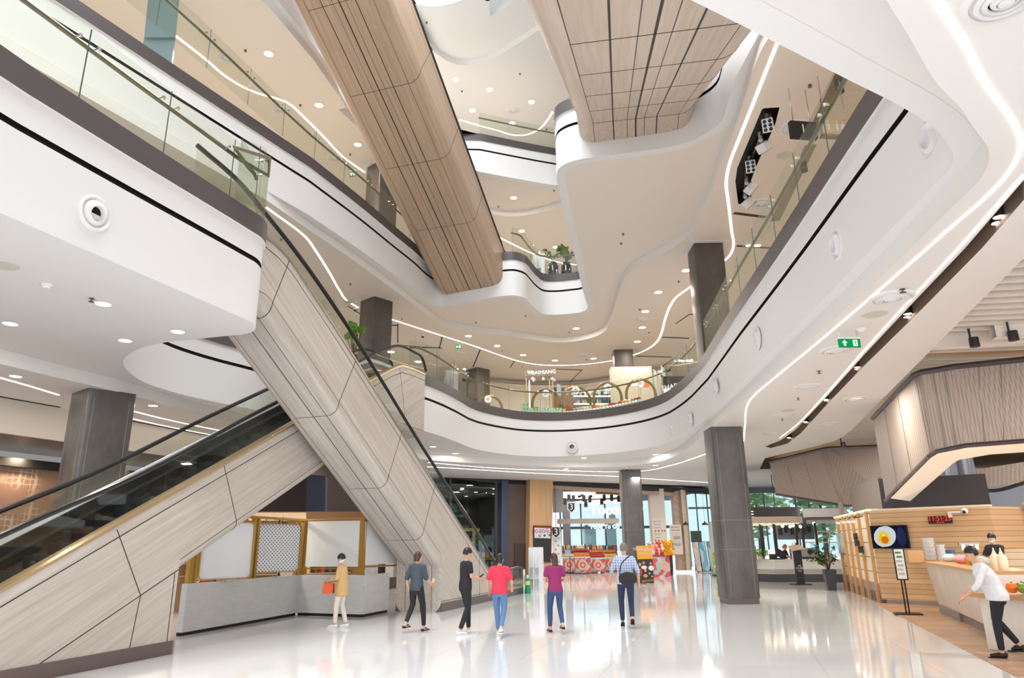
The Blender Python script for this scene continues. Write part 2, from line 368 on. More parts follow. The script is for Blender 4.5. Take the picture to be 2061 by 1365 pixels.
# ---------------------------------------------------------------- escalators
def interp(tab, s):
    if s <= tab[0][0]: return tab[0][1]
    for (a, x), (b, y) in zip(tab, tab[1:]):
        if s <= b: return x+(y-x)*(s-a)/(b-a)
    return tab[-1][1]
M['lacqs'] = mat('pale_deck', (222, 228, 234), .3)
def escalator(label, P, a, w, top, bot, seams_s, long_seams, rail=None, side_seam=.22, r=.28, ends=(True, True), woodname='wood', deckmat='gold', railr=.045, plinth=None, right_only=False, glass_on=True, extra=()):
    """P: foot of the right side at s = 0; runs along +s; local +Y is the left side"""
    d = Vector((a, 1)).normalized()
    t = thing('escalator', label, 'escalator', (P[0], P[1], 0), math.atan2(d.y, d.x), 'escalators')
    s0, s1 = max(top[0][0], bot[0][0]), min(top[-1][0], bot[-1][0])
    ss = {s0, s1}
    for tb in (top, bot): ss |= {x for x, _ in tb if s0 <= x <= s1}
    ss = sorted(ss)
    mb = MB(); rows = []
    for s in ss:
        zt, zb = interp(top, s), interp(bot, s)
        row = [(0, zt, 0)]
        row += [(0, zt-side_seam+.01, 1), (0, zt-side_seam-.01, 0)]
        zl = zb+r+.02
        zl = min(zl, zt-side_seam-.03)
        rr = max(.02, min(r, zl-zb-.01))
        row += [(0, zl, 1), (0, zl-.014, 0)]
        for k in range(1, 6):
            an = R(k*15); row.append((rr*(1-math.cos(an)), zb+rr*(1-math.sin(an)), 0))
        row.append((rr, zb, 1)); row.append((rr+.014, zb, 0))
        for q, wd in long_seams: row += [(q-wd/2, zb, 1), (q+wd/2, zb, 0)]
        row += [(w-rr-.014, zb, 1), (w-rr, zb, 0)]
        for k in range(5, 0, -1):
            an = R(k*15); row.append((w-rr*(1-math.cos(an)), zb+rr*(1-math.sin(an)), 0))
        row += [(w, zb+rr, 0), (w, zt, 0)]
        rows.append((s, row))
    n = len(rows[0][1])
    for s, row in rows: mb.v += [(s, y, z) for y, z, _ in row]
    seamset = [q for q in seams_s]
    for i in range(len(rows)-1):
        sm = (rows[i][0]+rows[i+1][0])/2
        cs = any(abs(sm-q) < .009 for q in seamset) and rows[i+1][0]-rows[i][0] < .02
        for j in range(n-1):
            mb.f.append((i*n+j, i*n+j+1, (i+1)*n+j+1, (i+1)*n+j)); mb.m.append(1 if (rows[i][1][j][2] or cs) else 0)
    for i, on in ((0, ends[0]), (len(rows)-1, ends[1])):
        if on:
            f = tuple(i*n+j for j in range(n)); mb.f.append(f if i else tuple(reversed(f))); mb.m.append(0)
    mb.obj('cladding', [M[woodname], M['black']], t, smooth=True)
    for q in seams_s:
        jb = MB()
        k = (interp(top, q+.3)-interp(top, q-.3))/.6; zt = interp(top, q)
        q2 = q
        for _ in range(6): q2 = q+k*(zt-interp(bot, q2)-r)
        zb = interp(bot, q2)
        if zb < .1: q2 = q; zb = .22-r
        jb.bar((q, -.001, zt-.02), (q2, -.001, zb+r), .006, .014)
        if zb > .3:
            arc = [(q2+.0, r*(1-math.cos(R(a)))-.001, zb+r*(1-math.sin(R(a)))-.001) for a in range(0, 91, 15)]
            for a, b in zip(arc, arc[1:]): jb.bar(a, b, .014, .006)
            jb.bar((q2, r, zb-.001), (q2, w-r, zb-.001), .014, .006)
        jb.obj('panel_joint', M['black'], t)
    for (a, za), (b, zb) in extra: jb = MB(); jb.bar((a, -.001, za), (b, -.001, zb), .006, .014); jb.obj('panel_joint', M['black'], t)
    # steel / gilt deck along the right and left edges, step band between
    tp = [s for s, _ in top if s0 <= s <= s1]
    for y0, y1, nm in ((-.02, .2, 'deck_strip'), (w-.32, w+.02, 'inner_strip')):
        db = MB(); vs = []
        for s in tp:
            z = interp(top, s); vs += [(s, y0, z-.02), (s, y0, z+.03), (s, y1, z+.03), (s, y1, z-.02)]
        fs = []
        for i in range(len(tp)-1):
            for j in range(4): fs.append((i*4+j, i*4+(j+1) % 4, i*4+4+(j+1) % 4, i*4+4+j))
        fs += [(0,1,2,3), tuple(len(vs)-4+j for j in (3,2,1,0))]
        db.add(vs, fs); db.obj(nm, M[deckmat if nm == 'deck_strip' else 'metal'], t)
    if rail and not right_only:
        for nm, za, zb, m, y in (('skirt_panel', -.2, .22, 'rubber', w-.3), ('inner_deck', .22, .34, 'lacqs', w-.27)):
            kb = MB(); vs = []
            for s in tp: z = interp(top, s); vs += [(s, y, z+za), (s, y, z+zb), (s, y+.02, z+zb), (s, y+.02, z+za)]
            fs = []
            for i in range(len(tp)-1):
                for j in range(4): fs.append((i*4+j, i*4+(j+1) % 4, i*4+4+(j+1) % 4, i*4+4+j))
            kb.add(vs, fs); kb.obj(nm, M[m], t)
    # steps
    sb = MB(); s = s0
    while s < s1-.01:
        e = min(s+.4, s1); z = min(interp(top, s), interp(top, e))-.12
        sb.box(((s+e)/2, w/2-.06, z-.1), (e-s, w-.54, .2)); s = e
    sb.obj('steps', M['rubber'], t)
    if rail:
        rs = [p[0] for p in rail]; lo, hi = rs[0], rs[-1]
        for y in ((.1,) if right_only else (.1, w-.1)):
            pts = crom([(s, y, z) for s, z in rail], 5)
            rb = MB(); rb.tube(pts, railr, 8); rb.obj('handrail', M['rubber'], t, smooth=True)
            if not glass_on: continue
            k0 = lo
            while k0 < hi-.05:
                k1 = min(k0+1.9, hi)
                gb = MB(); cut = [k0]+[s for s in rs+tp if k0 < s < k1-.01]+[k1-.012]; cut = sorted(set(cut))
                vs = []
                for s in cut:
                    za = interp(top, s)+.02; zb = max(za+.05, interp(rail, s)-.03)
                    vs += [(s, y-.006, za), (s, y-.006, zb), (s, y+.006, zb), (s, y+.006, za)]
                fs = [(0,1,2,3), tuple(len(vs)-4+j for j in (3,2,1,0))]
                for i in range(len(cut)-1):
                    for j in range(4): fs.append((i*4+j, i*4+(j+1) % 4, i*4+4+(j+1) % 4, i*4+4+j))
                gb.add(vs, fs); gb.obj('glass_panel', M['glass'], t); k0 = k1
    if plinth:
        pb = MB(); pb.box(((plinth[0]+plinth[1])/2, w/2, .11), (plinth[1]-plinth[0], w+.04, .22)); pb.obj('plinth', M['plinth'], t)
    return t
def wood_mat(name, ang, c1, c2, sc=(.4, 13, 13)):
    m = mat(name, c1, .42, noise=(sc, .85, c2, (0, R(ang), 0))); return m
M['wood_up'] = wood_mat('pale_wood_rising', 27, (208, 200, 192), (168, 157, 146))
M['wood_dn'] = wood_mat('pale_wood_falling', -31, (208, 200, 192), (168, 157, 146))
M['wood_br'] = wood_mat('oak_veneer', -27, (190, 166, 144), (158, 133, 111))
M['wood_br2'] = wood_mat('oak_veneer_rising', 27, (206, 190, 174), (178, 159, 142))
# one rising on the left, one falling across the middle
E0P, E0A = (-6.01, 13.23), .2969
escalator('pale timber clad escalator rising from the left foreground floor', E0P, E0A, 1.4,
    [(-9,-.0),(-7,.3),(-5.2,.38),(-3.34,1.23),(.87,3.36),(6.0,5.98),(7.4,6.66),(8.2,7.05),(8.8,7.28),(9.6,7.36),(10.6,7.4)],
    [(-9,-.02),(-.06,-.02),(-.04,1.36),(4.29,3.5),(7.6,5.2),(8.5,5.24),(10.6,5.24)],
    [.87, 4.0, 8.6], [(.5,.02),(.9,.02)], extra=[((-1.54,2.07),(-.86,1.02)),((-2.6,.2),(-.05,1.4)),((-.86,1.02),(-.95,.2)),((-.13,1.34),(-.13,.2))],
    rail=[(-6.2,1.1),(-4.6,1.35),(-3.48,1.92),(-1.02,3.04),(1.8,4.55),(6.5,6.95),(7.8,7.6),(8.8,7.95),(9.8,8.02),(10.6,7.95),(10.9,7.6)], woodname='wood_up', plinth=(-9, .0), r=.2)
escalator('pale timber clad escalator falling from the left balcony to the middle of the hall', (-2.05, 20.72), .3225, 1.38,
    [(-10.6,7.5),(-8.73,7.52),(-8.29,7.46),(-7.88,7.33),(-7.6,7.19),(-7.08,6.92),(-5.8,6.25),(-2.55,4.47),(4.6,.55),(5.4,.36),(6.6,.3),(8.3,.3)],
    [(-10.6,6.1),(-8.6,6.1),(-8.45,6.06),(-6.13,4.72),(-.06,1.22),(-.05,-.02),(8.3,-.02)],
    [-7.95, -5.2, -2.75, -.6, 3.0], [(.62,.02)],
    rail=[(-10.6,8.45),(-9.4,8.3),(-8.74,8.08),(-7.66,7.69),(-6.73,7.29),(-5.64,6.77),(-4.15,5.99),(-1.15,4.34),(2.76,2.33),(5.0,1.16),(6.0,.93),(7.8,.9),(8.15,.8),(8.25,.55)], woodname='wood_dn', plinth=(-.02, 8.32), deckmat='metal', side_seam=.2)
wz = [(.98,.03),(1.3,.014),(1.52,.04),(1.74,.014),(2.1,.03)]
escalator('broad dark oak escalator underside crossing the top of the atrium on the left', (-.35, 27.9), .3225, 3.05,
    [(-14.5,22.0),(-12,20.7),(-.6,14.35),(.2,14.0),(.6,14.0)],
    [(-14.5,19.6),(-.1,12.4),(.0,12.36),(.6,12.3)],
    [-12.9,-10.3,-7.7,-5.1,-2.5], wz, rail=[(-14.5,22.3),(-12,21.0),(-.6,14.75),(.2,14.3),(.5,13.9)], railr=.035, woodname='wood_br', r=.42, deckmat='black', side_seam=.3, right_only=True, glass_on=False)
escalator('broad oak escalator underside overhead to the right, meeting the white balcony', (4.94, 16.55), .167, 3.05,
    [(-13.5,8.2),(-12.8,8.4),(-1.0,14.0),(.3,14.0)],
    [(-13.5,5.97),(-1.1,12.28),(-1.0,12.31),(.3,12.31)],
    [-12.0,-9.9,-7.8,-5.7,-3.6,-1.5], wz, woodname='wood_br2', r=.42, deckmat='black', side_seam=.3)
# ---------------------------------------------------------------- lights
def area(loc, size, power, col=(1, .93, .84), rot=(0, 0, 0), sy=None):
    l = bpy.data.lights.new('area_lamp', 'AREA'); l.energy = power; l.color = col; l.size = size
    if sy: l.shape = 'RECTANGLE'; l.size_y = sy
    o = bpy.data.objects.new('area_lamp', l); C.objects.link(o); o.location = loc; o.rotation_euler = rot; return o
# ---------------------------------------------------------------- glass balustrades
def resample(pl, step):
    out = [pl[0]]; acc = 0; marks = []; tot = sum((pl[i+1]-pl[i]).length for i in range(len(pl)-1))
    n = max(1, round(tot/step)); st = tot/n; segs = []; cur = [pl[0]]; need = st
    for i in range(len(pl)-1):
        a, b = pl[i], pl[i+1]; L = (b-a).length; u = 0
        while L-u >= need-1e-6:
            u += need; p = a.lerp(b, min(1, u/L)) if L else b; cur.append(p); segs.append(cur); cur = [p]; need = st
        if L-u > 1e-6: cur.append(b)
        need -= (L-u)
    return segs
def balustrade(label, pl, z, step=1.6, h=1.2, side=-1, brackets=True, railh=.98):
    """pl: plan line along the slab edge; the floor lies on its right (side=-1)"""
    pl = crom(pl, 4); g = offset(pl, side*.1, False); rl = offset(pl, side*.2, False)
    t = thing('glass_balustrade', label, 'balustrade', (pl[0].x, pl[0].y, z), 0, 'glass balustrades')
    o = Vector((pl[0].x, pl[0].y, 0))
    for sg in resample(g, step):
        sg = [p-o for p in sg]
        d = (sg[-1]-sg[-2]).normalized(); sg[-1] = sg[-1]-d*.014
        a, b = offset(sg, .006, False), offset(sg, -.006, False); mb = MB(); n = len(sg)
        vs = [(p.x, p.y, q) for c in (a, b) for q in (-.02, h) for p in c]
        fs = []
        for i in range(n-1): fs += [(i, i+1, n+i+1, n+i), (2*n+i+1, 2*n+i, 3*n+i, 3*n+i+1), (n+i, n+i+1, 3*n+i+1, 3*n+i)]
        fs += [(0, n, 3*n, 2*n), (n-1, 3*n-1, 4*n-1, 2*n-1)]
        mb.add(vs, fs); mb.obj('glass_panel', [M['glass']], t)
        if brackets:
            for k in (0, -1):
                p = sg[k]+d*(.14 if k == 0 else -.14); nn = Vector((-d.y, d.x, 0))*side
                bb = MB(); bb.cyl(p-nn*.03+Vector((0,0,railh)), p+nn*.1+Vector((0,0,railh)), .016, 6); bb.cyl(p-nn*.035+Vector((0,0,railh)), p-nn*.005+Vector((0,0,railh)), .03, 8)
                bb.obj('bracket', M['steel'], t)
            eb = MB(); eb.bar(sg[0]+Vector((0,0,0)), sg[0]+Vector((0,0,h)), .016, .01); eb.obj('edge_trim', M['gedge'], t)
    mb = MB(); mb.tube([p-o+Vector((0, 0, railh)) for p in rl], .038, 8); mb.obj('handrail', M['bronze'], t, smooth=True)
    return t
M['gedge'] = mat('glass_edge', (70, 92, 88), .2)
ZB2, ZB3, ZB4 = Z2+TOP, Z3+TOP, Z4+TOP
L1r = [p for p in reversed(L1_EDGE)][1:-2]
balustrade('clear glass balustrade along the near white left balcony', plan([(-6.6,5.3)])+px([(0,428),(50.5,450),(236,531),(400,601.5),(470,632)], Z2)+plan([(-4.63,11.45),(-4.60,11.75),(-4.63,11.95)]), ZB2, 1.55, side=1)
Rm = px([(1912,340),(1891,362),(1780,475),(1640,622),(1500,763)], Z2)+M_EDGE
balustrade('long clear glass balustrade curving along the right balcony and round its far end', Rm, ZB2, 1.62)
balustrade('clear glass balustrade along the third floor edge at the upper left', [p for p in plan([(-12.6,3)])]+[p for p in (px([(380,250)], Z3)+L2_EDGE)], ZB3, 1.7, side=1)
balustrade('clear glass balustrade round the third floor landing with two plant vases', FAR3[6:]+PEN[:5], ZB3, 1.5, side=1)
balustrade('clear glass balustrade high across the fourth floor landing', px([(966,346),(1031,358),(1075,366),(1118,373)], Z4)+plan([(3.4,29.6)]), ZB4, 1.6, side=1, brackets=False)
# ---------------------------------------------------------------- ceiling light strips
def strip(label, pts, z, wd=.05, m='glowc', sm=4):
    pl = crom([atz(a, b, z) for a, b in pts], sm) if not isinstance(pts[0], Vector) else pts
    c = pl[len(pl)//2].copy()
    a, b = offset(pl, wd/2, False), offset(pl, -wd/2, False); n = len(pl); mb = MB()
    vs = [(p.x-c.x, p.y-c.y, q) for q in (0, -.015) for l in (a, b) for p in l]
    fs = []
    for i in range(n-1): fs += [(2*n+i, 2*n+i+1, 3*n+i+1, 3*n+i), (i, i+1, 2*n+i+1, 2*n+i), (n+i, 3*n+i, 3*n+i+1, n+i+1)]
    mb.add(vs, fs)
    o = mb.obj('ceiling_light_strip', M[m]); o.location = (c.x, c.y, z+.004); return tag(o, label, 'light strip', 'ceiling light strips')
C2, C3, C4, C5 = Z2-DZ, Z3-DZ, Z4-DZ, Z5-DZ
strip('bright light strip curving round the right ceiling corner down to the tall pillar', [(1850,-50),(1883,0),(1944,94),(1978,160),(2016,213),(2040,248),(2052,274),(2055,288),(2051,310),(2038,336),(2014,367),(1911,460),(1760,592),(1640,694),(1567,754),(1520,794),(1509,806),(1504,816),(1500,850),(1496.7,888)], C2, .028)
strip('light strip sweeping across the ground floor ceiling behind the tall pillar', [(862,931),(885,933),(1010,943),(1130,947),(1247,949.5),(1292,948),(1345,938),(1403,920),(1436,908)], C2, .07)
strip('outermost light strip close above the shop fronts', [(860,939.4),(913,942.5),(1096,953.4),(1251,959.6),(1292,962.7),(1388,969),(1438,972)], C2, .1)
strip('short light strip on the ceiling left of the broad slate pillar', [(-20,754),(0,760),(60,777),(118,795)], C2, .06)
strip('light strip on the ceiling right of the broad slate pillar', [(247,822),(330,843),(420,862),(480,873)], C2, .06)
strip('second light strip on the ceiling above the left escalator handrail', [(246,838),(330,857),(450,880)], C2, .05)
strip('light strip snaking from the left balcony corner to the dark pillar, upper ceiling', [(535.5,417),(563,437),(591,457),(616,478),(635.5,505),(662,547),(684,585.5),(697,604),(721,619)], C3, .07)
strip('long light strip winding over the upper floor between two dark pillars', [(776,639),(837.6,659),(898.5,678.6),(947,694),(1005,714.5),(1044,727),(1083,734),(1131,735.4),(1190,732),(1236,725),(1274,715),(1304,702.4),(1323,687),(1330,674),(1339,641.5),(1349,616),(1360.5,599),(1381.6,583),(1401.6,569)], C3, .085)
strip('light strip running up beside the spotlight recess to the white overhang', [(1454,528),(1468,515),(1475,501),(1472,461),(1465,400),(1461.5,371),(1467,334),(1485.5,284),(1512,218),(1538,152),(1565,85),(1590,20)], C3, .07)
strip('light strip winding along the third floor ceiling behind the upper left balustrade', [(352,71),(415,120),(452,152),(500,180),(530,191),(546,195),(577,206),(612,236),(650,274),(690,315),(734,347)], C4, .08)
strip('bent light strip on the fourth floor ceiling above the far landing', [(925,241),(965,253),(1000,262),(1035,272),(1060,271),(1085,260),(1103,240),(1112,225)], C5, .08)
strip('light strip behind the plants on the third floor landing', [(1005,478),(1035,493),(1064,507),(1100,521),(1125,528),(1160,533)], C4, .08)
# ---------------------------------------------------------------- downlights, vents, detectors
def downlight(loc, r=.1, label='', kind='round recessed downlight'):
    t = thing('downlight', label or kind, 'downlight', loc, 0, 'recessed ceiling downlights')
    mb = MB(); mb.lathe([(r, 0), (r*1.25, -.004), (r*1.25, -.014), (r, -.016), (r*.95, -.006)], n=18); mb.obj('trim_ring', M['white'], t, smooth=True)
    mb = MB(); mb.lathe([(1e-6, -.01), (r*.97, -.01)], n=18); mb.obj('lens', M['glow'], t); return t
SP = {}
def dls(pts, z, r, label):
    for a, b in pts:
        q = atz(a, b, z); d = downlight(q, r, label); SP.setdefault(z, []).append(q)
dls([(208,611),(21,651),(252,685),(358,667)], Z2, .115, 'round downlight in the white underside of the near left balcony')
dls([(32,757),(308,816)], C2, .115, 'round downlight in the ceiling beside the broad slate pillar')
dls([(871.5,899),(917.5,912.4),(1175,921.7),(1319,914.5)], Z2, .13, 'small round downlight under the far curved balcony edge')
dls([(1139.5,944),(1204,948.7),(1319,936.5)], C2, .13, 'small round downlight in the ground floor ceiling towards the supermarket')
dls([(942.8,676),(1000.8,696),(1052.8,714.5),(1117,725.5),(1194.5,721.6),(1283,687.4),(1292.5,659),(1299,626.7),(1325,588),(1381,544)], C3, .16, 'round downlight in the upper ceiling above the curved balcony')
dls([(1159.6,661)], Z3, .16, 'single downlight in the soffit under the third floor peninsula')
dls([(1050,465),(1118.5,497.4)], C4, .16, 'downlight above the third floor landing with plants')
dls([(1034,398)], Z4, .16, 'single downlight in the soffit below the fourth floor landing')
dls([(540.7,108),(642,211.5),(720,291)], C4, .15, 'starry downlight in the orange lit ceiling of the third floor')
dls([(918,160),(986,180.4),(1069.6,205),(951,222),(1031,248)], C5, .17, 'starry downlight in the high ceiling of the fourth floor')
def vent(loc, r, label):
    t = thing('ceiling_vent', label, 'air vent', loc, 0, 'round ceiling air vents')
    mb = MB(); mb.lathe([(r*1.08, 0), (r*1.08, -.012), (r*.9, -.03), (r*.88, -.01)], n=28); mb.obj('outer_ring', M['white'], t, smooth=True)
    for k, q in enumerate((.78, .58, .38)):
        mb = MB(); mb.lathe([(r*q, -.012), (r*q, -.04), (r*(q-.13), -.05-.006*k), (r*(q-.15), -.03)], n=24); mb.obj('inner_ring', M['white'], t, smooth=True)
    mb = MB(); mb.lathe([(1e-6, -.004), (r*.9, -.004)], n=24); mb.obj('duct', M['vent'], t); mb = MB(); mb.lathe([(r*.24, -.03), (r*.2, -.06), (1e-6, -.065)], n=18); mb.obj('centre_cap', M['white'], t, smooth=True)
    return t
M['vent'] = mat('vent_shadow', (190, 187, 184), .7)
for (a, b), z, r, l in [((1795,598), C2, .3, 'round air vent nearest the green exit sign, beside the lighting slot'), ((1684,704), C2, .3, 'round air vent directly behind the large green exit sign'),
    ((1625,777), C2, .28, 'round air vent between the light strip and the lighting slot'), ((1721,802), C2, .28, 'round air vent on the white ceiling right of the lighting slot'), ((1578,835), C2, .28, 'round air vent left of the slot, before its bend'),
    ((1669,853), C2, .28, 'round air vent right of the lighting slot, farther along'), ((1553,872), C2, .28, 'small round air vent close to the pillar top'), ((1634,887), C2, .28, 'round air vent near the curved edge of the timber ceiling'),
    ((2022,-8), C2, .24, 'large round air vent at the top right corner'), ((1293.7,643), C3, .3, 'round air vent above the curved balcony, beside a downlight'), ((1373,689.5), C3, .3, 'round air vent over the right end of the upper shops'),
    ((924,710.6), C3, .3, 'round air vent above the white card stand'), ((1174,714), C3, .3, 'round air vent over the herb stall sign'), ((1032.7,222), C5, .34, 'round air vent among the starry downlights'),
    ((566,220), C4, .3, 'round air vent behind the upper left handrail'), ((455.6,115), C4, .3, 'air vent half hidden by the upper left handrail near the top'), ((673,318), C4, .3, 'air vent behind the upper left rail close to the exit sign'),
    ((1598,255), C3, .32, 'round air vent behind the hanging lift sign'), ((1532,409), C3, .3, 'round air vent below the spotlight recess'), ((660,605), C3, .3, 'round air vent beside the falling escalator handrail')]:
    vent(atz(a, b, z), r, l)
def disc(name, loc, prof, m, label, cat, group):
    mb = MB(); mb.lathe(prof, n=18); o = mb.obj(name, M[m], smooth=True); o.location = loc; return tag(o, label, cat, group)
M['speaker'] = mat('speaker_mesh', (206, 203, 190), .7)
for (a, b), z, l in [((1760,632), C2, 'flat round ceiling speaker beside the exit sign vent'), ((1587,826), C2, 'small flat ceiling speaker near the far vents'), ((1578,312), C3, 'flat ceiling speaker right of the spotlight recess'), ((6,533), Z2, 'flat ceiling speaker at the left edge under the near balcony'), ((700,608), C3, 'flat ceiling speaker left of the dark pillar')]:
    disc('ceiling_speaker', atz(a, b, z), [(.2, 0), (.19, -.012), (1e-6, -.014)], 'speaker', l, 'speaker', 'flat ceiling speakers')
for (a, b), z, l in [((95,573), Z2, 'white smoke detector under the near left balcony'), ((1733,662), C2, 'white smoke detector by the large exit sign'), ((1500,407), C3, 'small smoke detector')][:2]:
    disc('smoke_detector', atz(a, b, z), [(.08, 0), (.08, -.02), (.05, -.035), (.045, -.06), (1e-6, -.065)], 'white', l, 'smoke detector', 'smoke detectors')
def sprinkler(loc, label):
    mb = MB(); mb.cyl((0,0,0), (0,0,-.05), .012, 6); mb.lathe([(.045, -.05), (.045, -.055), (1e-6, -.058)], n=10); mb.lathe([(.04, 0), (.04, -.008), (1e-6, -.01)], n=10)
    o = mb.obj('ceiling_sprinkler', M['sprk']); o.location = loc; tag(o, label, 'sprinkler', 'ceiling sprinklers')
M['sprk'] = mat('sprinkler_metal', (112, 106, 100), .4, .6)
for pts, z, l in [([(1816,582)], C2, 'sprinkler head beside the nearest round vent on the right ceiling'), ([(1648,747)], C2, 'sprinkler head below the exit sign'), ([(1606,801),(1574,843)], C2, 'sprinkler head on the ceiling left of the lighting slot'),
    ([(185,601)], Z2, 'sprinkler under the near left balcony'), ([(1057.5,635),(958,648.5),(1145.7,668)], Z3, 'sprinkler in the soffit under the third floor landing'), ([(705,571),(809,641)], C3, 'sprinkler in the ceiling behind the falling escalator'),
    ([(1010.7,705.5),(1051,738),(1180.5,723),(1287.5,622),(1365.7,566),(1306,669)], C3, 'sprinkler among the downlights of the upper ceiling'), ([(1254,470),(1250,489)], Z3, 'sprinkler in the broad soffit of the third floor peninsula'),
    ([(1046.4,148),(929.7,183),(1100,260)], C5, 'sprinkler in the high fourth floor ceiling'), ([(1115,383),(1003,415.5)], Z4, 'sprinkler in the soffit below the fourth floor landing'), ([(494,101),(604.5,211),(705,310)], C4, 'sprinkler in the orange lit third floor ceiling'), ([(1630,171)], C3, 'sprinkler near the top of the right balcony glass'), ([(566,481)], C3, 'sprinkler above the wood landing of the falling escalator'), ([(858.6,45)], Z5, 'sprinkler in the topmost soffit')]:
    for a, b in pts: sprinkler(atz(a, b, z), l)
# ---------------------------------------------------------------- jet nozzles in the slab faces
def nozzle(q, n, r, label, tilt=0):
    n = Vector((n[0], n[1], 0)).normalized(); q0 = n.to_track_quat('Z', 'Y').to_matrix().to_4x4()
    t = thing('jet_nozzle', label, 'air nozzle', q, 0, 'round air nozzles in the balcony faces')
    mb = MB(); mb.lathe([(r, 0), (r*.98, .03), (r*.9, .045), (r*.8, .03), (r*.72, .0), (r*.72, -.02)], n=28, M=q0); mb.obj('collar', M['white'], t, smooth=True)
    q1 = q0 @ Matrix.Rotation(R(tilt), 4, 'X')
    mb = MB(); mb.lathe([(r*.74, -.04), (r*.72, .02), (r*.6, .07), (r*.44, .085), (r*.4, .07), (r*.36, -.06)], n=28, M=q1); mb.obj('eyeball', M['white'], t, smooth=True)
    mb = MB(); mb.lathe([(1e-6, .0), (r*.4, .0)], n=20, M=q1); mb.obj('throat', M['black'], t); return t
def on_edge(a, b, P, d): return onp(a, b, P, d)
nozzle(onp(190, 430, (-5.43,8.96), (1.21,3.63)), (3.63,-1.21), .25, 'round air nozzle in the white face of the near left balcony', 12)
for a, b, l in [(1874,279,'nearest the curved corner at the upper right'), (1685.7,493,'second from the curved corner'), (1525,681,'third from the corner, below the black groove'), (1440,777,'above the tall grey pillar, left of it')]:
    nozzle(onp(a, b, (5.14,11.3), (1.12,12.63)), (-12.6,1.1), .25, 'round air nozzle in the right balcony face, '+l, 8)
nozzle(onp(1389,843,(6.2,23.9),(.05,6)), (-6,-.3), .25, 'round air nozzle where the right balcony face begins to turn')
nozzle(onp(1353,867,(6.1,27.6),(-.5,2.4)), (-2.4,-.6), .25, 'round air nozzle on the bend of the far right balcony face')
nozzle(onp(1151,899.6,(1.5,31.62),(2.2,-.5)), (-.1,-1), .27, 'lone round black-holed nozzle in the far middle balcony face')
# ---------------------------------------------------------------- lighting slot, spotlight recess
M['slotbrown'] = mat('slot_brown', (128, 108, 94), .6)
mb = MB(); sl = [Vector((p.x, p.y, 0)) for p in SLOT]; ribbon(mb, sl, [(0, C2), (0, C2+.22)], [0]); mb.flat([sl], C2+.22); struct(mb.obj('trim_1', [M['slotbrown']]))
strip('slim light strip edging the lighting slot on its pillar side', [(2061,352),(1929,500),(1830,606),(1740,704.7),(1659,797),(1598,860),(1570,881)], C2, .025)
def twin(a, b, z, label, rz=0):
    t = thing('slot_spotlight', label, 'spotlight', atz(a, b, z+.12), rz, 'twin spotlights in the lighting slot')
    for s in (-.09, .09):
        mb = MB(); mb.lathe([(.07, .1), (.075, -.03), (.07, -.05), (.06, -.04)], (0, s, 0), 16); h = mb.obj('housing', M['dark'], t, smooth=True)
        mb = MB(); mb.lathe([(1e-6, -.045), (.062, -.045)], (0, s, 0), 16); mb.obj('lens', M['glow'], h)
for a, b, l in [(2008,436,'nearest the top right corner'), (1826,630,'next to the largest round vent'), (1725,737,'below the exit sign'), (1662,802,'in the middle of the slot'), (1621,847,'just before the slot bends'), (1588,879,'in the bend of the slot')]:
    twin(a, b, C2, 'pair of glowing spotlights in the ceiling slot, '+l, R(-28))
mb = MB(); rc = [Vector((p.x, p.y, 0)) for p in RECESS]; ribbon(mb, rc, [(0, C3), (0, C3+.3)], [0]); mb.flat([rc], C3+.3); struct(mb.obj('trim_2', [M['black']]))
def spot(a, b, label, face, pitch, rz, kind):
    z = C3; q = atz(a, b, z+.08)
    t = thing('track_spotlight', label, 'spotlight', q, 0, 'white spotlights in the black recess')
    mb = MB(); mb.cyl((0,0,.22), (0,0,.02), .05, 10); mb.ball((0,0,.0), .07, 10); mb.obj('bracket', M['white'], t, smooth=True)
    D = Vector(face).normalized(); q0 = D.to_track_quat('Z', 'Y').to_matrix().to_4x4()
    mb = MB(); mb.box(D*.14+Vector((0,0,-.06)), (.26,.34,.24), M=q0); h = mb.obj('lamp_head', M['white'], t, bevel=.02)
    if kind:
        for i in (-1, 1):
            for j in (-1, 0, 1):
                c = D*.262+Vector((0,0,-.06))+q0.to_3x3() @ Vector((i*.062, j*.1, 0))
                lb = MB(); lb.lathe([(.045, 0), (.045, .012), (.034, .012), (.02, -.0), (1e-6, -.0)], c, 12, M=q0); lb.obj('lens', M['lens'], h, smooth=True)
    else:
        lb = MB(); lb.box(D*.265+Vector((0,0,-.06)), (.2,.28,.012), M=q0); lb.obj('lens', M['lens'], h)
M['lens'] = mat('dark_lens', (58, 60, 72), .15, .3)
mb = MB(); mb.tube([atz(1551,228,C3+.2), atz(1500,345,C3+.2), atz(1497,404,C3+.2)], .03, 6); tr = mb.obj('lighting_track', M['bronze']); tag(tr, 'bronze lighting track inside the black ceiling recess', 'lighting track')
for a, b, l, f, k in [(1545,246,'topmost of the recess, six lenses showing',(-.35,-.75,-.6),1), (1531,282,'second from the top of the recess, aimed away',(.5,.35,-.75),0), (1510,330,'middle of the recess, six lenses showing',(-.3,-.8,-.55),1), (1503,368,'fourth from the top of the recess, seen from its side',(.75,.1,-.6),0), (1500,396,'lowest in the recess',(.7,.2,-.7),0)]:
    spot(a, b, 'white spotlight, '+l, f, 0, 0, k)
